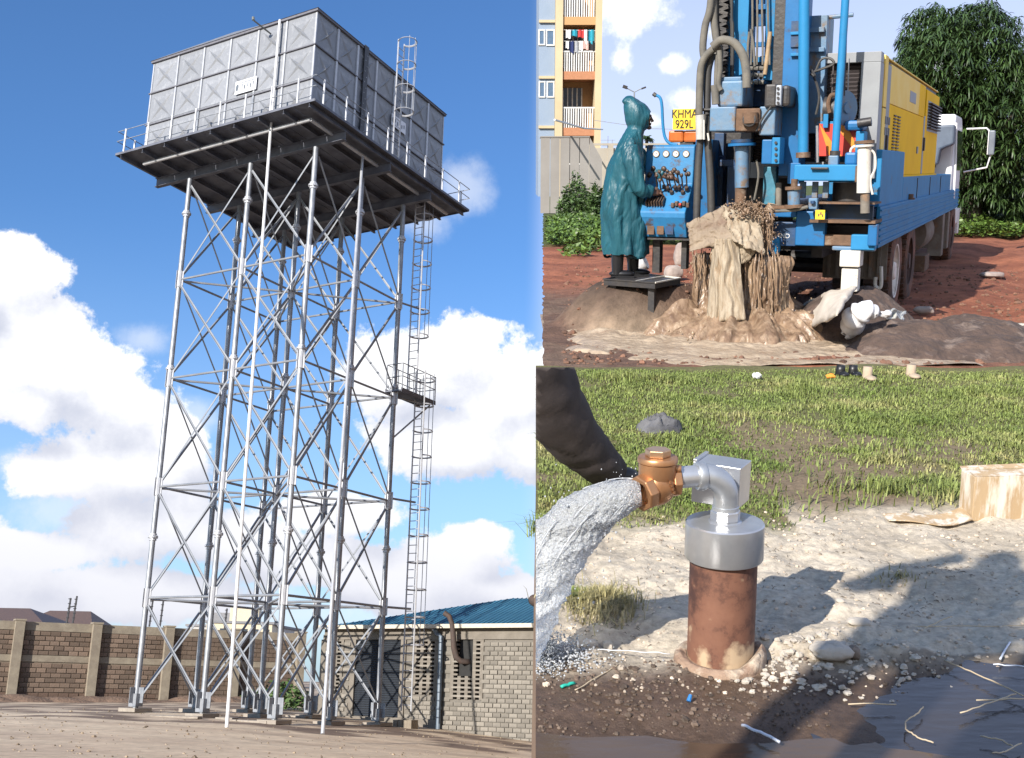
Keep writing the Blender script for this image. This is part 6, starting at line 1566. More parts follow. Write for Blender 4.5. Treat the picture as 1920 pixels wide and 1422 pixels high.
cloth('side_tatter',[(1384,452),(1418,470),(1402,492),(1386,496)],[-.72,-.66,-.66,-.72],sackw,sk2,nu=20,nv=14,fold=.01,ff=2,bulge=.02,seed=6)
def curtain(px0,px1,py0,py1,ly,n,seed,spread=14):
    r=np.random.RandomState(seed); mb=MB()
    for i in range(n):
        x=r.uniform(px0,px1); y0=py0+r.uniform(-6,30)*r.uniform(); y1=min(py1,y0+r.uniform(20,130)); dx=(x-(px0+px1)/2)*.12+r.uniform(-3,3); l=ly+r.uniform(-.12,.18)
        pts=[tp(x+dx*t+1.5*math.sin(t*9+i),y0+(y1-y0)*t,l) for t in (0,.2,.45,.7,.88,1)]; w=r.uniform(.004,.013)
        mb.path(pts,[w*.25,w*r.uniform(.7,1.2),w,w*r.uniform(.6,1.3),w*.8,w*.2],6)
    for i in range(n*4):
        x=r.uniform(px0-spread,px1+spread); y=r.uniform(py0,py1+8); mb.sphere(tp(x,y,ly+r.uniform(-.2,.15)),r.uniform(.002,.0065),6,4,(1,1,r.uniform(.8,2.2)),.3)
    o=mb.build('mud_curtain',mudsp,gush,smooth='all'); o['kind']='stuff'
curtain(1299,1336,468,600,-.60,26,1); curtain(1398,1468,470,596,-.60,40,2); curtain(1425,1450,395,480,-.45,40,3,8)
# one continuous body of falling slurry, flaring out where it lands
cq=tp(1387,600,-.42); zt0=tp(1387,478,-.42).z
def fb3(p,o=4):
    v=0;a=.5;p=Vector(p)
    for i in range(o): v+=a*mnoise.noise(p); p=p*2.07; a*=.5
    return v
def flow(u,v):
    t=u*6.2832; fl=smooth(.72,1.0,v); z=zt0*(1-v**1.15); k=.41+.05*v+.50*fl*fl; ky=.20+.06*v+.50*fl*fl
    ct,st=math.cos(t),math.sin(t); p=Vector((ct*1.0,st*1.0,z))
    n=.30*fb3((ct*1.9,st*1.9,z*1.6+3))+.20*fb3((ct*6,st*6,z*2.6))+.10*fb3((ct*15,st*15,z*7),3)
    bump_=.09*smooth(.70,.86,v)*(1-smooth(.86,1,v))*(1+2.5*fb3((ct*4,st*4,v*6)))+.05*fl*(1-smooth(.95,1,v))*abs(fb3((ct*9*k,st*9*k,v*9)))*2
    return (cq.x+k*ct*(1+n),cq.y+ky*st*(1+n*1.5),max(-.02,z)+bump_-.03*smooth(.93,1,v))
mb=MB(); mb.grid(flow,360,120,wrapu=True); mb.build('mud_column',mudsp,gush,smooth='all')
# crown of spray on top and boil at the foot
r=np.random.RandomState(9); mb=MB()
for i in range(900):
    a=r.normal(0,1); x=1398+a*24; y=398-abs(r.normal(0,11))+.010*(x-1398)**2+r.uniform(-4,16); mb.sphere(tp(x,y,-.45+r.uniform(-.22,.15)),abs(r.normal(0,.005))+.002,6,4,(1,1,r.uniform(.6,1.6)),.35)
for i in range(110):
    a=r.uniform(-1,1); x0=1400+30*a; x1=x0+a*26+r.uniform(-6,6); yy=400-r.uniform(4,22)
    mb.path([tp(x0,408,-.45),tp((x0+x1)/2,yy,-.5),tp(x1,yy+8+r.uniform(-6,14),-.52)],[.018,.008,.002],6)
o=mb.build('spray_crown',mudsp,gush,smooth='all'); o['kind']='stuff'
mb=MB(); foamy=mat('frothy mud water',(.36,.27,.185),(.25,.18,.12),rough=.5,scale=6,bump=.6,bscale=30,island=.25)
for i in range(4200):
    a=r.uniform(0,6.2832); q=abs(r.normal(0,.5)); x=1388+(110*q+30*r.uniform())*math.cos(a); y=592+34*q*math.sin(a)-abs(r.normal(0,13))*(1-min(.9,q)); g=S(x,min(y,640)+8,0) 
    p=ony('S',x,y,max(YEDGE+.3,11.0-.9*math.sin(a)*q-.15)); p.z=max(p.z,.03)
    mb.sphere(TRI@p,abs(r.normal(0,.0055))+.002,6,4,(1.2,1.2,r.uniform(.6,1.8)),.35)
o=mb.build('boiling_splash',foamy,gush,smooth='all'); o['kind']='stuff'
# heap of drill spoil and its bags
spoil=mat('dark wet drill spoil',(.095,.062,.048),(.05,.034,.028),rough=.95,scale=5,bump=.9,bscale=16,c3=(.16,.12,.10),stain=.47,stscale=4,bdist=.04)
def sp_at(px,py): q=S(px,py); return q
pts=[(3.15,10.35,.62,.75,.46),(3.45,9.65,.60,.60,.26),(3.95,9.75,.75,.62,.24),(4.6,9.8,.9,.6,.17),(3.25,9.25,.5,.5,.16),(4.0,9.15,.8,.5,.16),(5.0,9.4,.9,.7,.12)]
h_=heap('spoil_heap',pts,spoil,'S','long heap of dark brown drill spoil in front of the truck wheels','soil heap',seed=3,res=240)
def pillow(name,P4,th,m_,label,cat='sack',seed=0,nu=34,nv=22,grp_=None):
    # bag surface spanned by four ground points with given heights
    c=sum(P4,Vector())/4; o=thing(name,label,cat,'S',c,0,grp_)
    def f(sg):
        def g(u,v):
            p=(P4[0]*(1-u)+P4[1]*u)*(1-v)+(P4[3]*(1-u)+P4[2]*u)*v-c
            b=(16*u*(1-u)*v*(1-v))**.45; n=fbm(u*4+seed,v*4,4,seed)
            return (p.x+.05*n,p.y+.05*fbm(v*4,u*4+seed,3,2),p.z+sg*th*b*(1+.5*n)+.02*math.sin(u*14+4*n)*b)
        return g
    mb=MB(); mb.grid(f(1),nu,nv); mb.grid(f(-.35),nu,nv); mb.build('cloth',m_,o,smooth='all'); return o
def gp3(px,py,z): q=onz('S',px,py,z); return q
bagw=mat('white plastic bag',(.66,.66,.68),(.56,.56,.58),rough=.4,scale=6,bump=.4,bscale=18)
bagc=mat('grey translucent bag',(.46,.46,.42),(.36,.35,.31),rough=.3,scale=5,bump=.5,bscale=20)
sacl=mat('pale dusty woven sack',(.54,.48,.41),(.42,.37,.31),rough=.85,scale=6,bump=.4,bscale=50,c3=(.28,.19,.13),stain=.38,stscale=5)
pillow('sack',[gp3(1500,575,.12),gp3(1608,538,.47),gp3(1570,592,.36),gp3(1510,618,.05)],.10,sacl,'pale dusty empty sack lying over the left end of the soil heap',seed=3)
q=[(1640,586,.30),(1618,580,.33),(1600,596,.25),(1594,618,.12),(1598,634,.05)]
wb_=thing('plastic_bag','bright white plastic bag curled over the soil heap','bag','S',gp3(*q[2]))
Pq=[gp3(*a)-gp3(*q[2]) for a in q]; Q=[]
for i in range(len(Pq)-1):
    for s in range(8): Q.append(Pq[i].lerp(Pq[i+1],s/8)+Vector((0,-.03,.0)))
Q.append(Pq[-1]+Vector((0,-.03,0)))
mb=MB(); mb.path(Q,[.03+.065*math.sin(math.pi*(.12+.80*i/len(Q)))*(1+.25*math.sin(i*1.3)) for i in range(len(Q))],16); mb.build('bag_skin',bagw,wb_,smooth='all')
pillow('plastic_bag',[gp3(1640,590,.30),gp3(1700,582,.22),gp3(1694,606,.16),gp3(1664,600,.22)],.04,bagc,'crumpled grey translucent bag next to the bright white one',cat='bag',seed=5)
mb=MB(); 
for i in range(1): a_=gp3(1662,589,.30); mb.sphere(a_-gp3(1655,592,.30),.045,8,6,(1,1,.7),.3)
o=mb.build('paper_scrap',bagw,None,smooth='all'); place(o,'S',gp3(1655,592,.30)); tag(o,'crumpled white paper on the soil heap between the two bags','paper'); 
def srock(px,py,w,d,h,label,m_,seed,rz=0,z=0):
    p=onz('S',px,py,z); mb=MB()
    def f(u,v):
        a=u*6.2832; ph=v*math.pi; n=1+.35*fbm(math.cos(a)*1.5+seed,math.cos(ph)*1.5+math.sin(a),3,seed)
        sx=math.copysign(abs(math.cos(a))**.6,math.cos(a)); sy=math.copysign(abs(math.sin(a))**.6,math.sin(a))
        return (w/2*math.sin(ph)**.6*sx*n,d/2*math.sin(ph)**.6*sy*n,h*.4+h/2*math.cos(ph)*n)
    mb.grid(f,18,10,wrapu=True); o=mb.build('stone',m_,None,smooth=True); place(o,'S',(p.x,p.y,z),rz); return tag(o,label,'stone','stones round the drilling site')
gst=mat('grey site stone',(.34,.29,.26),(.24,.19,.17),rough=.95,scale=6,bump=.6)
srock(1732,588,.20,.10,.08,'oblong grey stone on red soil right behind the soil heap',gst,1,-.3,.04)
srock(1912,630,.26,.2,.12,'pale broken stone at the right edge on the red soil',stone,2,0,.05)
srock(1860,520,.35,.2,.08,'low clod bank on the red soil right of the truck',gst,3,.2)
srock(1292,548,.07,.05,.05,'yellow scrap at the edge of the muddy water left of the gush',bpy.data.materials['yellow tag'],4,0,.05)
srock(1262,525,.25,.2,.22,'grey rock under the right end of the operator platform',gst,5,.3)
srock(1277,500,.22,.18,.40,'tall muddy rock under the control console, right of the platform',gst,6,.1)
# bucket and jar under the console
bk=thing('bucket','white plastic tub lying behind the operator boots under the console','tub','S',ony('S',1201,494,12.2),0)
mb=MB(); mb.lathe([(.06,-.07),(.085,-.04),(.095,.05),(.085,.06)],(0,0,0),18,(.9,-.3,.5)); mb.build('tub',bagw,bk,smooth=True)
bk=thing('jerrycan','small white container standing under the control console','container','S',ony('S',1237,492,12.3),0)
mb=MB(); mb.box((0,0,0),(.055,.06,.13)); mb.lathe([(.015,.065),(.015,.09)],(0,0,0),8); mb.build('can',bagw,bk,bev=.01)
# ---------------------------------------------------------------- operator in raincoat
rain=mat('teal plastic raincoat',(.013,.090,.120),(.008,.060,.085),rough=.42,scale=4,bump=.55,bscale=13,stretch=(1.8,1.8,.35),spec=.45,bdist=.03,c3=(.025,.11,.14),stain=.42,stscale=12)
bootm=mat('black rubber boots',(.012,.012,.014),rough=.35,bump=.05)
mo=ony('S',1172,515,11.05); mo.z=.452; man=thing('person','man in a long hooded teal raincoat and black rubber boots working the console levers','person','S',mo,-.12)
K=1/190.0
def mp(px,py,dy=0): return Vector(((px-1172)*K,dy,(515-py)*K))
rings=[(478,1134,1214,.19),(462,1131,1214,.20),(433,1127,1212,.21),(400,1124,1210,.215),(370,1127,1206,.215),(340,1131,1203,.215),(310,1139,1201,.22),(288,1148,1200,.215),(272,1156,1199,.20),(260,1163,1199,.15),(248,1170,1202,.10),(240,1172,1204,.09)]
mb=MB(); NR=56; vs=[]
for j in range(len(rings)-1):
    for s in range(5):
        t=s/5; a,b=rings[j],rings[j+1]; py=a[0]+(b[0]-a[0])*t; xl=a[1]+(b[1]-a[1])*t; xr=a[2]+(b[2]-a[2])*t; dy=a[3]+(b[3]-a[3])*t
        c=mp((xl+xr)/2,py); w=(xr-xl)/2*K
        for k in range(NR):
            th=6.2832*k/NR; fo=1+(.05*math.sin(9*th+py*.03)+.04*math.sin(5*th-py*.05+1))*smooth(270,400,py)+.07*fbm(math.cos(th)*2.5+1,math.sin(th)*2.5+py*.014,4,7)
            vs.append((c.x+w*math.cos(th)*fo,dy*math.sin(th)*fo,c.z))
nr=len(vs)//NR
mb.add(vs,[(i*NR+k,i*NR+(k+1)%NR,(i+1)*NR+(k+1)%NR,(i+1)*NR+k) for i in range(nr-1) for k in range(NR)]+[tuple(range(NR-1,-1,-1)),tuple((nr-1)*NR+k for k in range(NR))])
# hood: pointed, open towards the right
hc=mp(1190,226); 
def hood(u,v):
    th=u*6.2832; ph=v*math.pi
    sp__=math.sin(ph)**.8; x=sp__*math.cos(th);y=sp__*math.sin(th);z=math.cos(ph)
    rr=.128
    if z>0.2: z=z*(1+.50*max(0,(z-.2))); 
    px_=x*rr*1.0-.012*max(0,z)*4
    return (hc.x+px_+(-.02 if z>.9 else 0),y*rr*.88,hc.z+.005+z*.135)
hb=MB(); hb.grid(hood,32,24,wrapu=True)
# sleeves
def sleeve(pts,rad): mb.path(pts,rad,18)
arm_n=[mp(1178,282,-.17),mp(1182,305,-.22),mp(1188,335,-.24),mp(1194,352,-.23),mp(1204,357,-.20),mp(1215,360,-.16)]
arm_f=[mp(1188,288,.14),mp(1200,305,.17),mp(1215,318,.16),mp(1229,326,.10),mp(1239,331,.04)]
sleeve(arm_n,[.085,.085,.078,.078,.070,.062]); sleeve(arm_f,[.08,.075,.068,.055,.048])
tmp=mb.build('raincoat',rain,None); hm_=hb.mesh('h'); 
bmx=bmesh.new(); bmx.from_mesh(tmp.data); bmx.from_mesh(hm_); bmx.to_mesh(tmp.data); bmx.free()
rm=tmp.modifiers.new('re','REMESH'); rm.mode='VOXEL'; rm.voxel_size=.009
bpy.context.view_layer.update(); dg=bpy.context.evaluated_depsgraph_get(); me=bpy.data.meshes.new_from_object(tmp.evaluated_get(dg)); bpy.data.objects.remove(tmp)
bmx=bmesh.new(); bmx.from_mesh(me)
# cut the face opening and the hem
dele=[v for v in bmx.verts if ((v.co-(hc+Vector((.150,-.0,-.030)))).length<.078) or v.co.z<mp(0,478).z+.006+.02*math.sin(v.co.y*25+v.co.x*9)]
bmesh.ops.delete(bmx,geom=dele,context='VERTS')
for it in range(1): bmesh.ops.smooth_vert(bmx,verts=bmx.verts,factor=.5,use_axis_x=True,use_axis_y=True,use_axis_z=True)
bmx.normal_update()
for v in bmx.verts:
    c=v.co; w=fbm(c.x*8+c.y*6,c.z*1.5+c.x*2,4,3)*.034+ .012*math.sin(34*(c.x*.7+c.y*.7)+5*fbm(c.x*3,c.z*2,3,1)+c.z*5)*smooth(1.3,.7,c.z)+.005*fbm(c.x*18,c.z*9+c.y*12,3,8)
    w+=.006*abs(math.sin(60*(c.y*.5-c.x*.8)+6*fbm(c.x*5,c.z*4,3,5)+c.z*16))*smooth(.2,.5,abs(fbm(c.x*4+3,c.z*2,2,9))*3)
    v.co=c+v.normal*w
bmx.to_mesh(me); bmx.free()
co=bpy.data.objects.new('raincoat',me); COL.objects.link(co); co.parent=man; me.materials.clear(); me.materials.append(rain); me.polygons.foreach_set('use_smooth',[True]*len(me.polygons))
# body inside: head, neck, torso, legs, arms in one skinned surface
sk_=[(mp(1166,350),.12),(mp(1174,300),.13),(mp(1184,262),.075),(mp(1188,246),.052),(mp(1190,228),.082),(mp(1191,212),.070),
     (mp(1162,400,-.09),.085),(mp(1160,455,-.10),.065),(mp(1157,505,-.10),.045),(mp(1176,400,.09),.085),(mp(1180,455,.09),.065),(mp(1186,505,.09),.045),
     (mp(1182,300,-.17),.05),(mp(1191,345,-.22),.04),(mp(1214,361,-.16),.026),(mp(1190,295,.13),.05),(mp(1214,316,.15),.04),(mp(1241,332,.04),.026)]
ed=[(0,1),(1,2),(2,3),(3,4),(4,5),(0,6),(6,7),(7,8),(0,9),(9,10),(10,11),(1,12),(12,13),(13,14),(1,15),(15,16),(16,17)]
me=bpy.data.meshes.new('body'); me.from_pydata([s[0] for s in sk_],ed,[]); bo=bpy.data.objects.new('body',me); COL.objects.link(bo); bo.parent=man
bo.modifiers.new('skin','SKIN')
for i,s in enumerate(sk_): me.skin_vertices[0].data[i].radius=(s[1]*(.8 if i<6 else 1),)*2
me.skin_vertices[0].data[0].use_root=True; sb_=bo.modifiers.new('sub','SUBSURF'); sb_.levels=2; sb_.render_levels=2; me.materials.append(skin)
fc=MB()   # face relief: brow, nose, lips, eye, jaw, beard shade
fc.sphere(hc+Vector((.062,0,-.02)),.066,18,14,(.92,.86,1.25)); f0c=hc+Vector((.124,0,-.030))
fc.path([f0c+Vector((-.006,0,.035)),f0c+Vector((.004,0,.012)),f0c+Vector((.016,0,-.010)),f0c+Vector((.0,0,-.016))],[.010,.011,.016,.010],8)
fc.sphere(f0c+Vector((-.006,0,-.033)),.016,8,6,(.8,1.4,.45)); fc.sphere(f0c+Vector((-.008,0,-.044)),.016,8,6,(.8,1.2,.45)); fc.sphere(f0c+Vector((-.018,0,-.070)),.026,8,6,(1,1,.8)); fc.sphere(f0c+Vector((-.018,0,.040)),.03,10,6,(.8,1.5,.5))
fo_=fc.build('face',skin,man,smooth='all')
ey=MB(); 
for s in (-1,1): ey.sphere(f0c+Vector((-.014,s*.026,.018)),.009,8,6)
ey.build('eyes',dial,man,smooth='all')
def hand(base,dirv,palm,parent,curl=1.0):
    h=bpy.data.objects.new('hand',None); COL.objects.link(h); h.parent=parent; d=dirv.normalized(); pn=palm.normalized(); sd=d.cross(pn).normalized()
    mb=MB(); mb.path([base-d*.03,base,base+d*.045,base+d*.085],[.027,.032,.040,.036],12,flat=.6); mb.build('palm',skin,h,smooth='all')
    for k in range(4):
        o=base+d*.078+sd*(.030-.020*k); L=(.030,.034,.032,.025)[k]; a=d; pts=[o]
        for s in range(3): a=(a+pn*.55*curl).normalized(); pts.append(pts[-1]+a*L*(1,.75,.6)[s])
        mb=MB(); mb.path(pts,[.0105,.0100,.0090,.0070],8); mb.build('finger',skin,h,smooth='all')
    o=base+d*.03+sd*.036; mb=MB(); mb.path([o,o+(sd*.7+d*.6+pn*.4).normalized()*.032,o+(sd*.5+d*.7+pn*.7).normalized()*.06],[.014,.012,.008],8); mb.build('thumb',skin,h,smooth='all')
hand(mp(1243,331,.02),Vector((.9,-.35,-.1)),Vector((0,-.1,-1)),man); hand(mp(1216,361,-.15),Vector((.9,.3,.05)),Vector((.1,.2,-1)),man)
for (px,dy) in ((1158,-.10),(1186,.09)):
    mb=MB(); mb.lathe([(.052,.03),(.055,.08),(.060,.18),(.068,.30),(.064,.305)],(mp(px,515).x,dy,0),18); x=mp(px,515).x
    mb.sphere((x+.045,dy,.035),.06,16,10,(2.1,.85,.62)); mb.bb(x-.06,x+.165,dy-.047,dy+.047,0.0,.018); mb.build('boot',bootm,man,smooth=True)
# ---------------------------------------------------------------- background of the drilling site
barkm=mat('dark bark',(.07,.055,.045),(.04,.03,.025),rough=.95,bump=.5,scale=8)
leafm=mat('mango leaf',(.024,.048,.014),(.042,.074,.022),rough=.38,scale=.9,bump=0,island=.55,c3=(.085,.115,.038),stain=.40,stscale=1.1,spec=.5)
def leaf_cloud(name,centers,m_,parent,nl=11,L=.17,w=.026,seed=1,droop=.9):
    r=np.random.RandomState(seed); n=len(centers)*nl; C=np.repeat(np.array(centers),nl,0)
    a=r.uniform(0,2*np.pi,n); el=r.uniform(-.5,.7,n); l=L*r.uniform(.6,1.25,n); ww=w*r.uniform(.7,1.2,n)
    d=np.stack([np.cos(a)*np.cos(el),np.sin(a)*np.cos(el),np.sin(el)],1)
    t=np.stack([-np.sin(a),np.cos(a),r.uniform(-.5,.5,n)],1); t/=np.linalg.norm(t,axis=1)[:,None]
    b=C+d*.02; m1=b+d*(l*.45)[:,None]; m1[:,2]-=droop*l*.10; m2=b+d*(l*.78)[:,None]; m2[:,2]-=droop*l*.42; e=b+d*(l*.95)[:,None]; e[:,2]-=droop*l*.80
    W_=ww[:,None]; V=np.stack([b,m1-t*W_*.5,m1+t*W_*.5,m2-t*W_*.42,m2+t*W_*.42,e],1).reshape(-1,3); base=np.arange(n)*6
    me=bpy.data.meshes.new(name); me.vertices.add(n*6); me.vertices.foreach_set('co',V.ravel())
    loops=np.stack([base,base+1,base+2,base+1,base+3,base+4,base+2,base+3,base+5,base+4],1).ravel(); me.loops.add(len(loops)); me.loops.foreach_set('vertex_index',loops)
    st=np.stack([np.arange(n)*10,np.arange(n)*10+3,np.arange(n)*10+7],1).ravel(); me.polygons.add(3*n); me.polygons.foreach_set('loop_start',st); me.polygons.foreach_set('loop_total',np.tile([3,4,3],n)); me.update(calc_edges=True); me.validate()
    me.materials.append(m_); o=bpy.data.objects.new(name,me); COL.objects.link(o); o.parent=parent; return o
def tree(label,base,lobes,n,seed,trunk_r=.25,L=.17,name='mango_tree',m_=None,group=None,core=True,nl=11,w=.026):
    o=thing(name,label,'tree','S',base,0,group); r=np.random.RandomState(seed); cs=[]; vol=[l[3]*l[4]*l[5] for l in lobes]; tot=sum(vol)
    for l,vv in zip(lobes,vol):
        for i in range(int(n*vv/tot)):
            d=r.normal(size=3); d/=np.linalg.norm(d); q=.55+.45*r.uniform()**.6; nn_=1+.28*fbm(d[0]*2+l[0],d[1]*2+d[2]*2,3,seed)
            cs.append((l[0]+d[0]*l[3]*q*nn_,l[1]+d[1]*l[4]*q*nn_,max(.15,l[2]+d[2]*l[5]*q*nn_)))
    leaf_cloud('crown',cs,m_ or leafm,o,nl,L,w,seed)
    top=max(l[2] for l in lobes); mb=MB(); mb.path([(0,0,-.1),(.05,0,top*.35),(-.1,.1,top*.7),(0,0,top)],[trunk_r,trunk_r*.8,trunk_r*.5,trunk_r*.15],10); mb.build('trunk',barkm,o,smooth=True)
    for l in lobes:
        mb=MB(); mb.path([(0,0,top*.3),(l[0]*.5,l[1]*.5,top*.3+(l[2]-top*.3)*.6),(l[0],l[1],l[2])],[trunk_r*.5,trunk_r*.3,trunk_r*.08],7); mb.build('limb',barkm,o,smooth=True)
    return o
Yt=27.0; pxm=FPX/Yt
def tx_(px): return colx(px,Yt)
bx_=tx_(1810)
def lobe(px,py,rx,ry,dy=0): 
    q=ony('S',px,py,Yt); return (q.x-bx_,dy,q.z,rx/pxm,max(rx,ry)/pxm*.8,ry/pxm)
tree('big dark green mango tree with drooping leaves behind the truck cab',(bx_,Yt,0),[lobe(1800,120,120,105),lobe(1740,140,75,85,-.6),lobe(1690,190,60,75,-.4),lobe(1870,220,95,110,-.8),lobe(1900,330,80,80,-.5),lobe(1800,290,110,110,.2),lobe(1850,60,70,60,.2),lobe(1760,60,65,50,.1),lobe(1960,180,80,120,-.5),lobe(1820,360,110,50,.6),lobe(1720,280,80,110,.8)],5200,3,.35,L=.22,w=.034)
tree('second mango tree further right, partly outside the picture',(tx_(2010),Yt+2,0),[(0,0,2.6,1.5,1.5,2.2),(.4,0,.9,1.6,1.4,1.0)],900,5,.3,L=.22,w=.034)
# leafy ground cover, left and right
weedm=mat('bright weed leaves',(.065,.12,.02),(.10,.16,.03),rough=.5,scale=2,bump=0,island=.5)
weedd=mat('dark weed leaves',(.035,.07,.018),(.06,.10,.025),rough=.5,scale=2,bump=0,island=.5)
def cover(name,x0,x1,y0,y1,n,h,leaf,m_,seed,edgef=0.0,rag=2.0):
    r=np.random.RandomState(seed); P=[]
    while len(P)<n:
        y=y0+(y1-y0)*r.uniform()**1.3; x=colx(x0,y)+(colx(x1,y)-colx(x0,y))*r.uniform()
        if y<y0+rag*(.5+fbm(x*.8,seed,3,2)): continue
        hh=h*(.35+1.2*max(0,.4+fbm(x*.9,y*.9,3,seed)))*(1+(y-y0)*.02); z=far_h(x,y)[0]+hh*r.uniform(.1,1)**.7; P.append((x,y,z))
    P=np.array(P); n=len(P); d=r.normal(size=(n,3)); d[:,2]=np.abs(d[:,2])*.35; d/=np.linalg.norm(d,axis=1)[:,None]; t=np.cross(d,r.normal(size=(n,3))+np.array([0,0,2.])); t/=np.linalg.norm(t,axis=1)[:,None]; s=(leaf*r.uniform(.6,1.4,n))[:,None]
    V=np.stack([P,P+d*s*.5-t*s*.32,P+d*s,P+d*s*.5+t*s*.32],1).reshape(-1,3); me=bpy.data.meshes.new(name); me.vertices.add(n*4); me.vertices.foreach_set('co',V.ravel()); me.loops.add(n*4); me.loops.foreach_set('vertex_index',np.arange(n*4)); me.polygons.add(n); me.polygons.foreach_set('loop_start',np.arange(n)*4); me.polygons.foreach_set('loop_total',np.full(n,4)); me.update(calc_edges=True); me.validate(); me.materials.append(m_)
    o=bpy.data.objects.new(name,me); COL.objects.link(o); place(o,'S'); o['kind']='stuff'; return o
cover('ground_cover',1026,1330,20.5,30,26000,.30,.075,weedm,1,rag=2.6); cover('ground_cover',1700,2000,24.0,34,26000,.38,.085,weedm,2,rag=2.2); cover('ground_cover',1320,1760,26,34,9000,.4,.09,weedd,3)
for i,(px,Y,rx,h,label) in enumerate(((1080,31,36,1.35,'dark green bush under the grey sheet fence at the left edge'),(1118,30,22,1.15,'rounded dark bush just left of the man in the raincoat'),(1145,32,30,1.3,'bush behind the man in the raincoat'))):
    o=thing('bush',label,'bush','S',(colx(px,Y),Y,0),0,'bushes by the fence'); k=rx/FPX*Y
    foliage('foliage',0,0,k,k,h,2600,None,weedd,leaf=.055,seed=20+i,parent=o)
    mb=MB(); 
    for a in range(5): mb.path([(0,0,0),(k*.4*math.cos(a*1.3),k*.4*math.sin(a*1.3),h*.6)],[.02,.008],5)
    mb.build('stem',barkm,o)
# a few weeds growing on the red bank at the left
for i,(px,py) in enumerate(((1080,478),(1105,470))):
    p=S(px,py); o=thing('weed_plant',['small round leaved weed on the red bank left of the man','leafy weed at the top of the red bank, nearer the man'][i],'plant','S',(p.x,p.y,far_h(p.x,p.y)[0])); foliage('leaves',0,0,.28,.28,.25,160,None,weedm,leaf=.06,seed=40+i,parent=o)
# grey sheet fence and pale wall
YF=38.0
def fx(px,Y=YF): return colx(px,Y)
sheet=mat('grey cement sheet',(.25,.235,.22),(.21,.195,.18),rough=.8,scale=1,bump=.05,c3=(.24,.22,.21),stain=.4,stscale=1)
q=[ony('S',px,py,YF) for px,py in ((1014,258),(1106,258),(1129,300),(1128,336),(1014,334))]
o=thing('sheet_lean_to','plain grey sheet clad lean-to below the orange apartment block','shed','S',(q[0].x,YF,0)); 
for v in q: v.z=max(v.z,0)
w_=q[1].x-q[0].x; n=5
for k in range(n):
    x0=w_*k/n; x1=w_*(k+1)/n-.02; mb=MB(); mb.bb(x0,x1,0,.06,.0,q[0].z); mb.build('sheet',sheet,o)
xx=w_+.0; mb=MB(); x3=q[2].x-q[0].x; mb.prism([(w_,0),(x3,0),(x3,q[2].z),(w_,q[1].z)],0.0,.06); mb.build('sloping_sheet',sheet,o)
mb=MB(); mb.bb(0,w_,-.02,1.5,q[0].z,q[0].z+.04); mb.build('roof_sheet',sheet,o)
palew=mat('pale plastered wall',(.38,.345,.29),(.32,.285,.235),rough=.9,scale=1,bump=.1,c3=(.35,.30,.25),stain=.4,stscale=1)
YW=44; z1=ony('S',1200,273,YW).z
o=thing('boundary_wall','pale plastered boundary wall behind the man and the console','wall','S',(fx(1104,YW),YW,0)); 
for k in range(6):
    L=(fx(1340,YW)-fx(1104,YW))/6; mb=MB(); mb.bb(k*L+.03,(k+1)*L-.03,0,.2,0,z1-.1); mb.build('wall_panel',palew,o)
    mb=MB(); mb.bb(k*L-.1,k*L+.1,-.08,.28,0,z1); mb.build('pier',palew,o)
mb=MB(); mb.bb(-.1,6*L,-.05,.25,z1+.001,z1+.08); mb.build('coping',palew,o)
# apartment block
YA=60.0
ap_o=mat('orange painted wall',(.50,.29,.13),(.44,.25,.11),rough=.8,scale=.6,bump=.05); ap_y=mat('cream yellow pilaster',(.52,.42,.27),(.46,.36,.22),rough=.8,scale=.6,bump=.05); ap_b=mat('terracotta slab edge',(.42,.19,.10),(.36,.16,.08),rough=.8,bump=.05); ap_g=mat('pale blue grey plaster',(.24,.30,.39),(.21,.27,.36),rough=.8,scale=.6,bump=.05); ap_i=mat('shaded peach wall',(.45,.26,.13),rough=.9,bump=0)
A0=Vector((fx(1009,YA),YA,0)); ab=thing('apartment_block','orange and cream apartment block with balconies full of washing, behind the grey lean-to','building','S',A0)
def ax_(px): return ony('S',px,200,YA).x-A0.x
def az_(py): return ony('S',1080,py,YA).z
ztop=az_(-60)
xL,xp0,xp1,xr0,xr1=0,ax_(1040),ax_(1054),ax_(1114),ax_(1128)
mb=MB(); mb.bb(xL,xp0-.01,0,6,0,ztop); mb.build('plaster_wing',ap_g,ab)
mb=MB(); mb.bb(xp0,xp1,-.35,.6,0,ztop); mb.build('pilaster',ap_y,ab)
mb=MB(); mb.bb(xr0,xr1-.05,-.35,6,0,ztop); mb.build('pilaster',ap_y,ab)
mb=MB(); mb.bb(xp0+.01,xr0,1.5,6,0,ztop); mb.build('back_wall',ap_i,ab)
flo=[(138,48),(240,150),(345,255),(36,-50)]
railm=mat('white baluster',(.75,.74,.72),bump=0); dkw=mat('dark blue window',(.04,.06,.10),rough=.2,bump=0)
cl_c=[mat('washing %s'%n,c,rough=.9,bump=0) for n,c in (('white',(.75,.74,.73)),('red',(.50,.04,.04)),('teal',(.02,.28,.38)),('navy',(.02,.035,.12)),('pink',(.62,.40,.36)),('black',(.02,.02,.025)),('grey',(.35,.36,.38)))]
r=np.random.RandomState(4)
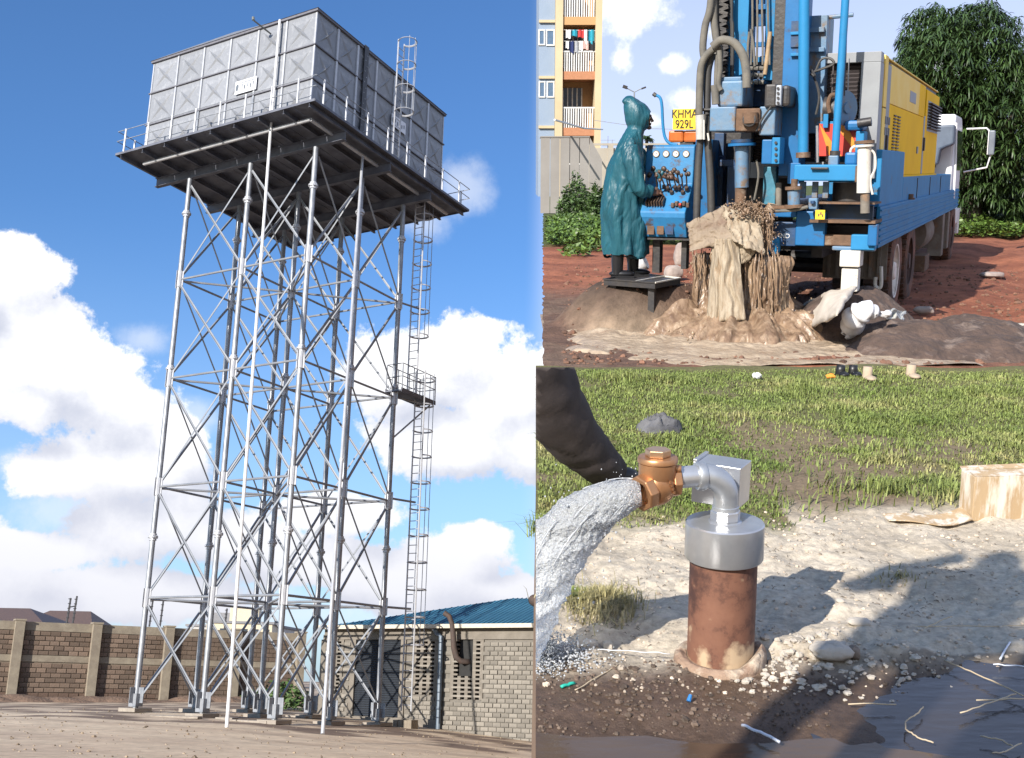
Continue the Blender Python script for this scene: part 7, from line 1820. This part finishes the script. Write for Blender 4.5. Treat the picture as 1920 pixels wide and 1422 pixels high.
for fi,(yb,yt) in enumerate(((33,-12),(135,80),(240,180),(345,285))):
    zb=az_(yb+15); zt_=az_(yb)
    if zb<.2: continue
    mb=MB(); mb.bb(xp1+.002,xr0-.002,-.25,1.5,zb,zt_); mb.build('balcony_slab',ap_b if fi else ap_o,ab)
    rl=bpy.data.objects.new('balustrade',None); COL.objects.link(rl); rl.parent=ab
    h=(az_(yb-36)-zt_)
    bmx=MB(); bmx.bb(-.028,.028,-.02,.02,0,h); b0_=bmx.build('baluster',railm,rl)
    nb_=13; 
    for k in range(nb_):
        M=Matrix.Translation((xp1+.1+(xr0-xp1-.2)*k/(nb_-1),-.2,zt_)); 
        if k==0: b0_.matrix_basis=M
        else: inst(b0_,M,rl)
    mb=MB(); mb.bb(xp1,xr0,-.24,-.16,zt_+h,zt_+h+.07); mb.build('handrail',railm,rl)
    wd_=bpy.data.objects.new('window',None); COL.objects.link(wd_); wd_.parent=ab
    mb=MB(); x0=xp1+.1; x1=xp1+(xr0-xp1)*.66; zt2_=zt_+2.1; mb.bb(x0,x1,1.46,1.499,zt_+.3,zt2_); mb.build('pane',dkw,wd_)
    for k in range(5): xk=x0+(x1-x0)*k/4; mb=MB(); mb.bb(xk-.03,xk+.03,1.41,1.455,zt_+.3,zt2_); mb.build('frame_bar',railm,wd_)
    # things hanging
    if fi in (0,1):
        for row in range(2 if fi==1 else 1):
            zz=zt_+(2.05-.55*row if fi==1 else 1.6); x=xp1+.15
            wl_=bpy.data.objects.new('washing_line',None); COL.objects.link(wl_); wl_.parent=ab
            mb=MB(); mb.tube((xp1,-.25,zz),(xr0,-.25,zz-.05),.012,4); mb.build('line',railm,wl_)
            k=0
            while x<xr0-.3:
                ww=r.uniform(.14,.32); hh=r.uniform(.3,.75); mb=MB(); mb.grid(lambda u,v:(x+ww*u,-.27+.03*math.sin(u*9+x*7),zz-hh*v*(1-.08*math.sin(u*6))),6,4); mb.build('garment',cl_c[r.randint(0,7)] if not(k%3==0) else cl_c[0],wl_); x+=ww+r.uniform(.0,.06); k+=1
for (px,py,w,h) in ((1010,58,9,25),(1024,58,13,26),(1011,155,9,26),(1026,155,11,26)):
    wd_=bpy.data.objects.new('window',None); COL.objects.link(wd_); wd_.parent=ab; x0=ax_(px)+.03;x1=ax_(px+w); z1_=az_(py);z0_=az_(py+h)
    mb=MB(); mb.bb(x0,x1,-.03,-.002,z0_,z1_); mb.build('pane',mat('sky blue pane',(.10,.16,.25),rough=.15,bump=0) if 'sky blue pane' not in bpy.data.materials else bpy.data.materials['sky blue pane'],wd_)
    mb=MB(); mb.bb(x0-.06,x0,-.06,-.001,z0_-.06,z1_+.06); mb.bb(x1,x1+.06,-.06,-.001,z0_-.06,z1_+.06); mb.bb(x0,x1,-.06,-.001,z1_,z1_+.06); mb.bb(x0,x1,-.06,-.001,z0_-.06,z0_); mb.build('frame',railm,wd_)
for py in (38,143,236): mb=MB(); mb.bb(xL,xp0-.011,-.12,-.001,az_(py+5),az_(py)); mb.build('string_course',ap_y,ab)
# lamp, palm, pylons and wires
YL=50; q=ony('S',1189,190,YL); lamp=thing('street_lamp','twin headed street lamp rising right above the raincoat hood','street lamp','S',(q.x,YL,0))
zt_=ony('S',1189,173,YL).z; mb=MB(); mb.tube((0,0,0),(0,0,zt_),.06,6,.035); mb.build('pole',greyp,lamp)
for s in (-1,1): 
    mb=MB(); mb.path([(0,0,zt_),(s*.28,0,zt_+.14),(s*.34,0,zt_+.16)],.025,6); mb.build('arm',greyp,lamp); mb=MB(); mb.box((s*.40,0,zt_+.17+(.04 if s<0 else 0)),(.20,.12,.07 if s>0 else .13),0,0,-s*.35); mb.build('lamp_head',grime,lamp)
YP=75; q=ony('S',1213,262,YP); palm=thing('palm_tree','small distant palm between the raincoat hood and the console','palm','S',(q.x,YP,0)); mb=MB(); mb.tube((0,0,0),(0,0,q.z),.10,6); mb.build('trunk',barkm,palm)
mb=MB()
for i in range(46):
    a=r.uniform(0,6.28); e=r.uniform(-.2,1.1); L=r.uniform(.35,.55); d=Vector((math.cos(a)*math.cos(e),math.sin(a)*math.cos(e),math.sin(e))); p=Vector((0,0,q.z)); mb.path([p,p+d*L*.6,p+d*L-Vector((0,0,.18))],[.02,.05,.01],4)
mb.build('crown',leafm,palm)
for i,(px,py,lab) in enumerate(((1140,255,'thin lattice pylon left of the man, in the distance'),(1142,262,'shorter thin mast right of the taller lattice pylon'))):
    q=ony('S',px+i*6,py,80); o=thing('pylon',lab,'pylon','S',(q.x,80,0),0,'distant pylons'); mb=MB(); mb.tube((0,0,0),(0,0,q.z),.05,5,.02); mb.build('mast',greyp,o)
    for k in range(3): mb=MB(); mb.tube((-.5+.1*k,0,q.z-.3-.4*k),(.5-.1*k,0,q.z-.3-.4*k),.02,4); mb.build('cross_arm',greyp,o)
p0=ony('S',1040,225,36); p1=ony('S',1130,243,56); mb=MB(); mb.path([p0-p0,(p1-p0)*.5-Vector((0,0,.1)),p1-p0],.035,5); o=mb.build('cable',railm,None); place(o,'S',p0); tag(o,'thick pale cable crossing the lower balconies of the apartment block','cable')
p0=ony('S',1115,226,55); p1=ony('S',1330,245,55); mb=MB(); mb.path([Vector(),(p1-p0)*.5-Vector((0,0,.15)),p1-p0],.02,4); o=mb.build('cable',greyp,None); place(o,'S',p0); tag(o,'thin wire crossing the sky behind the raincoat hood','cable')
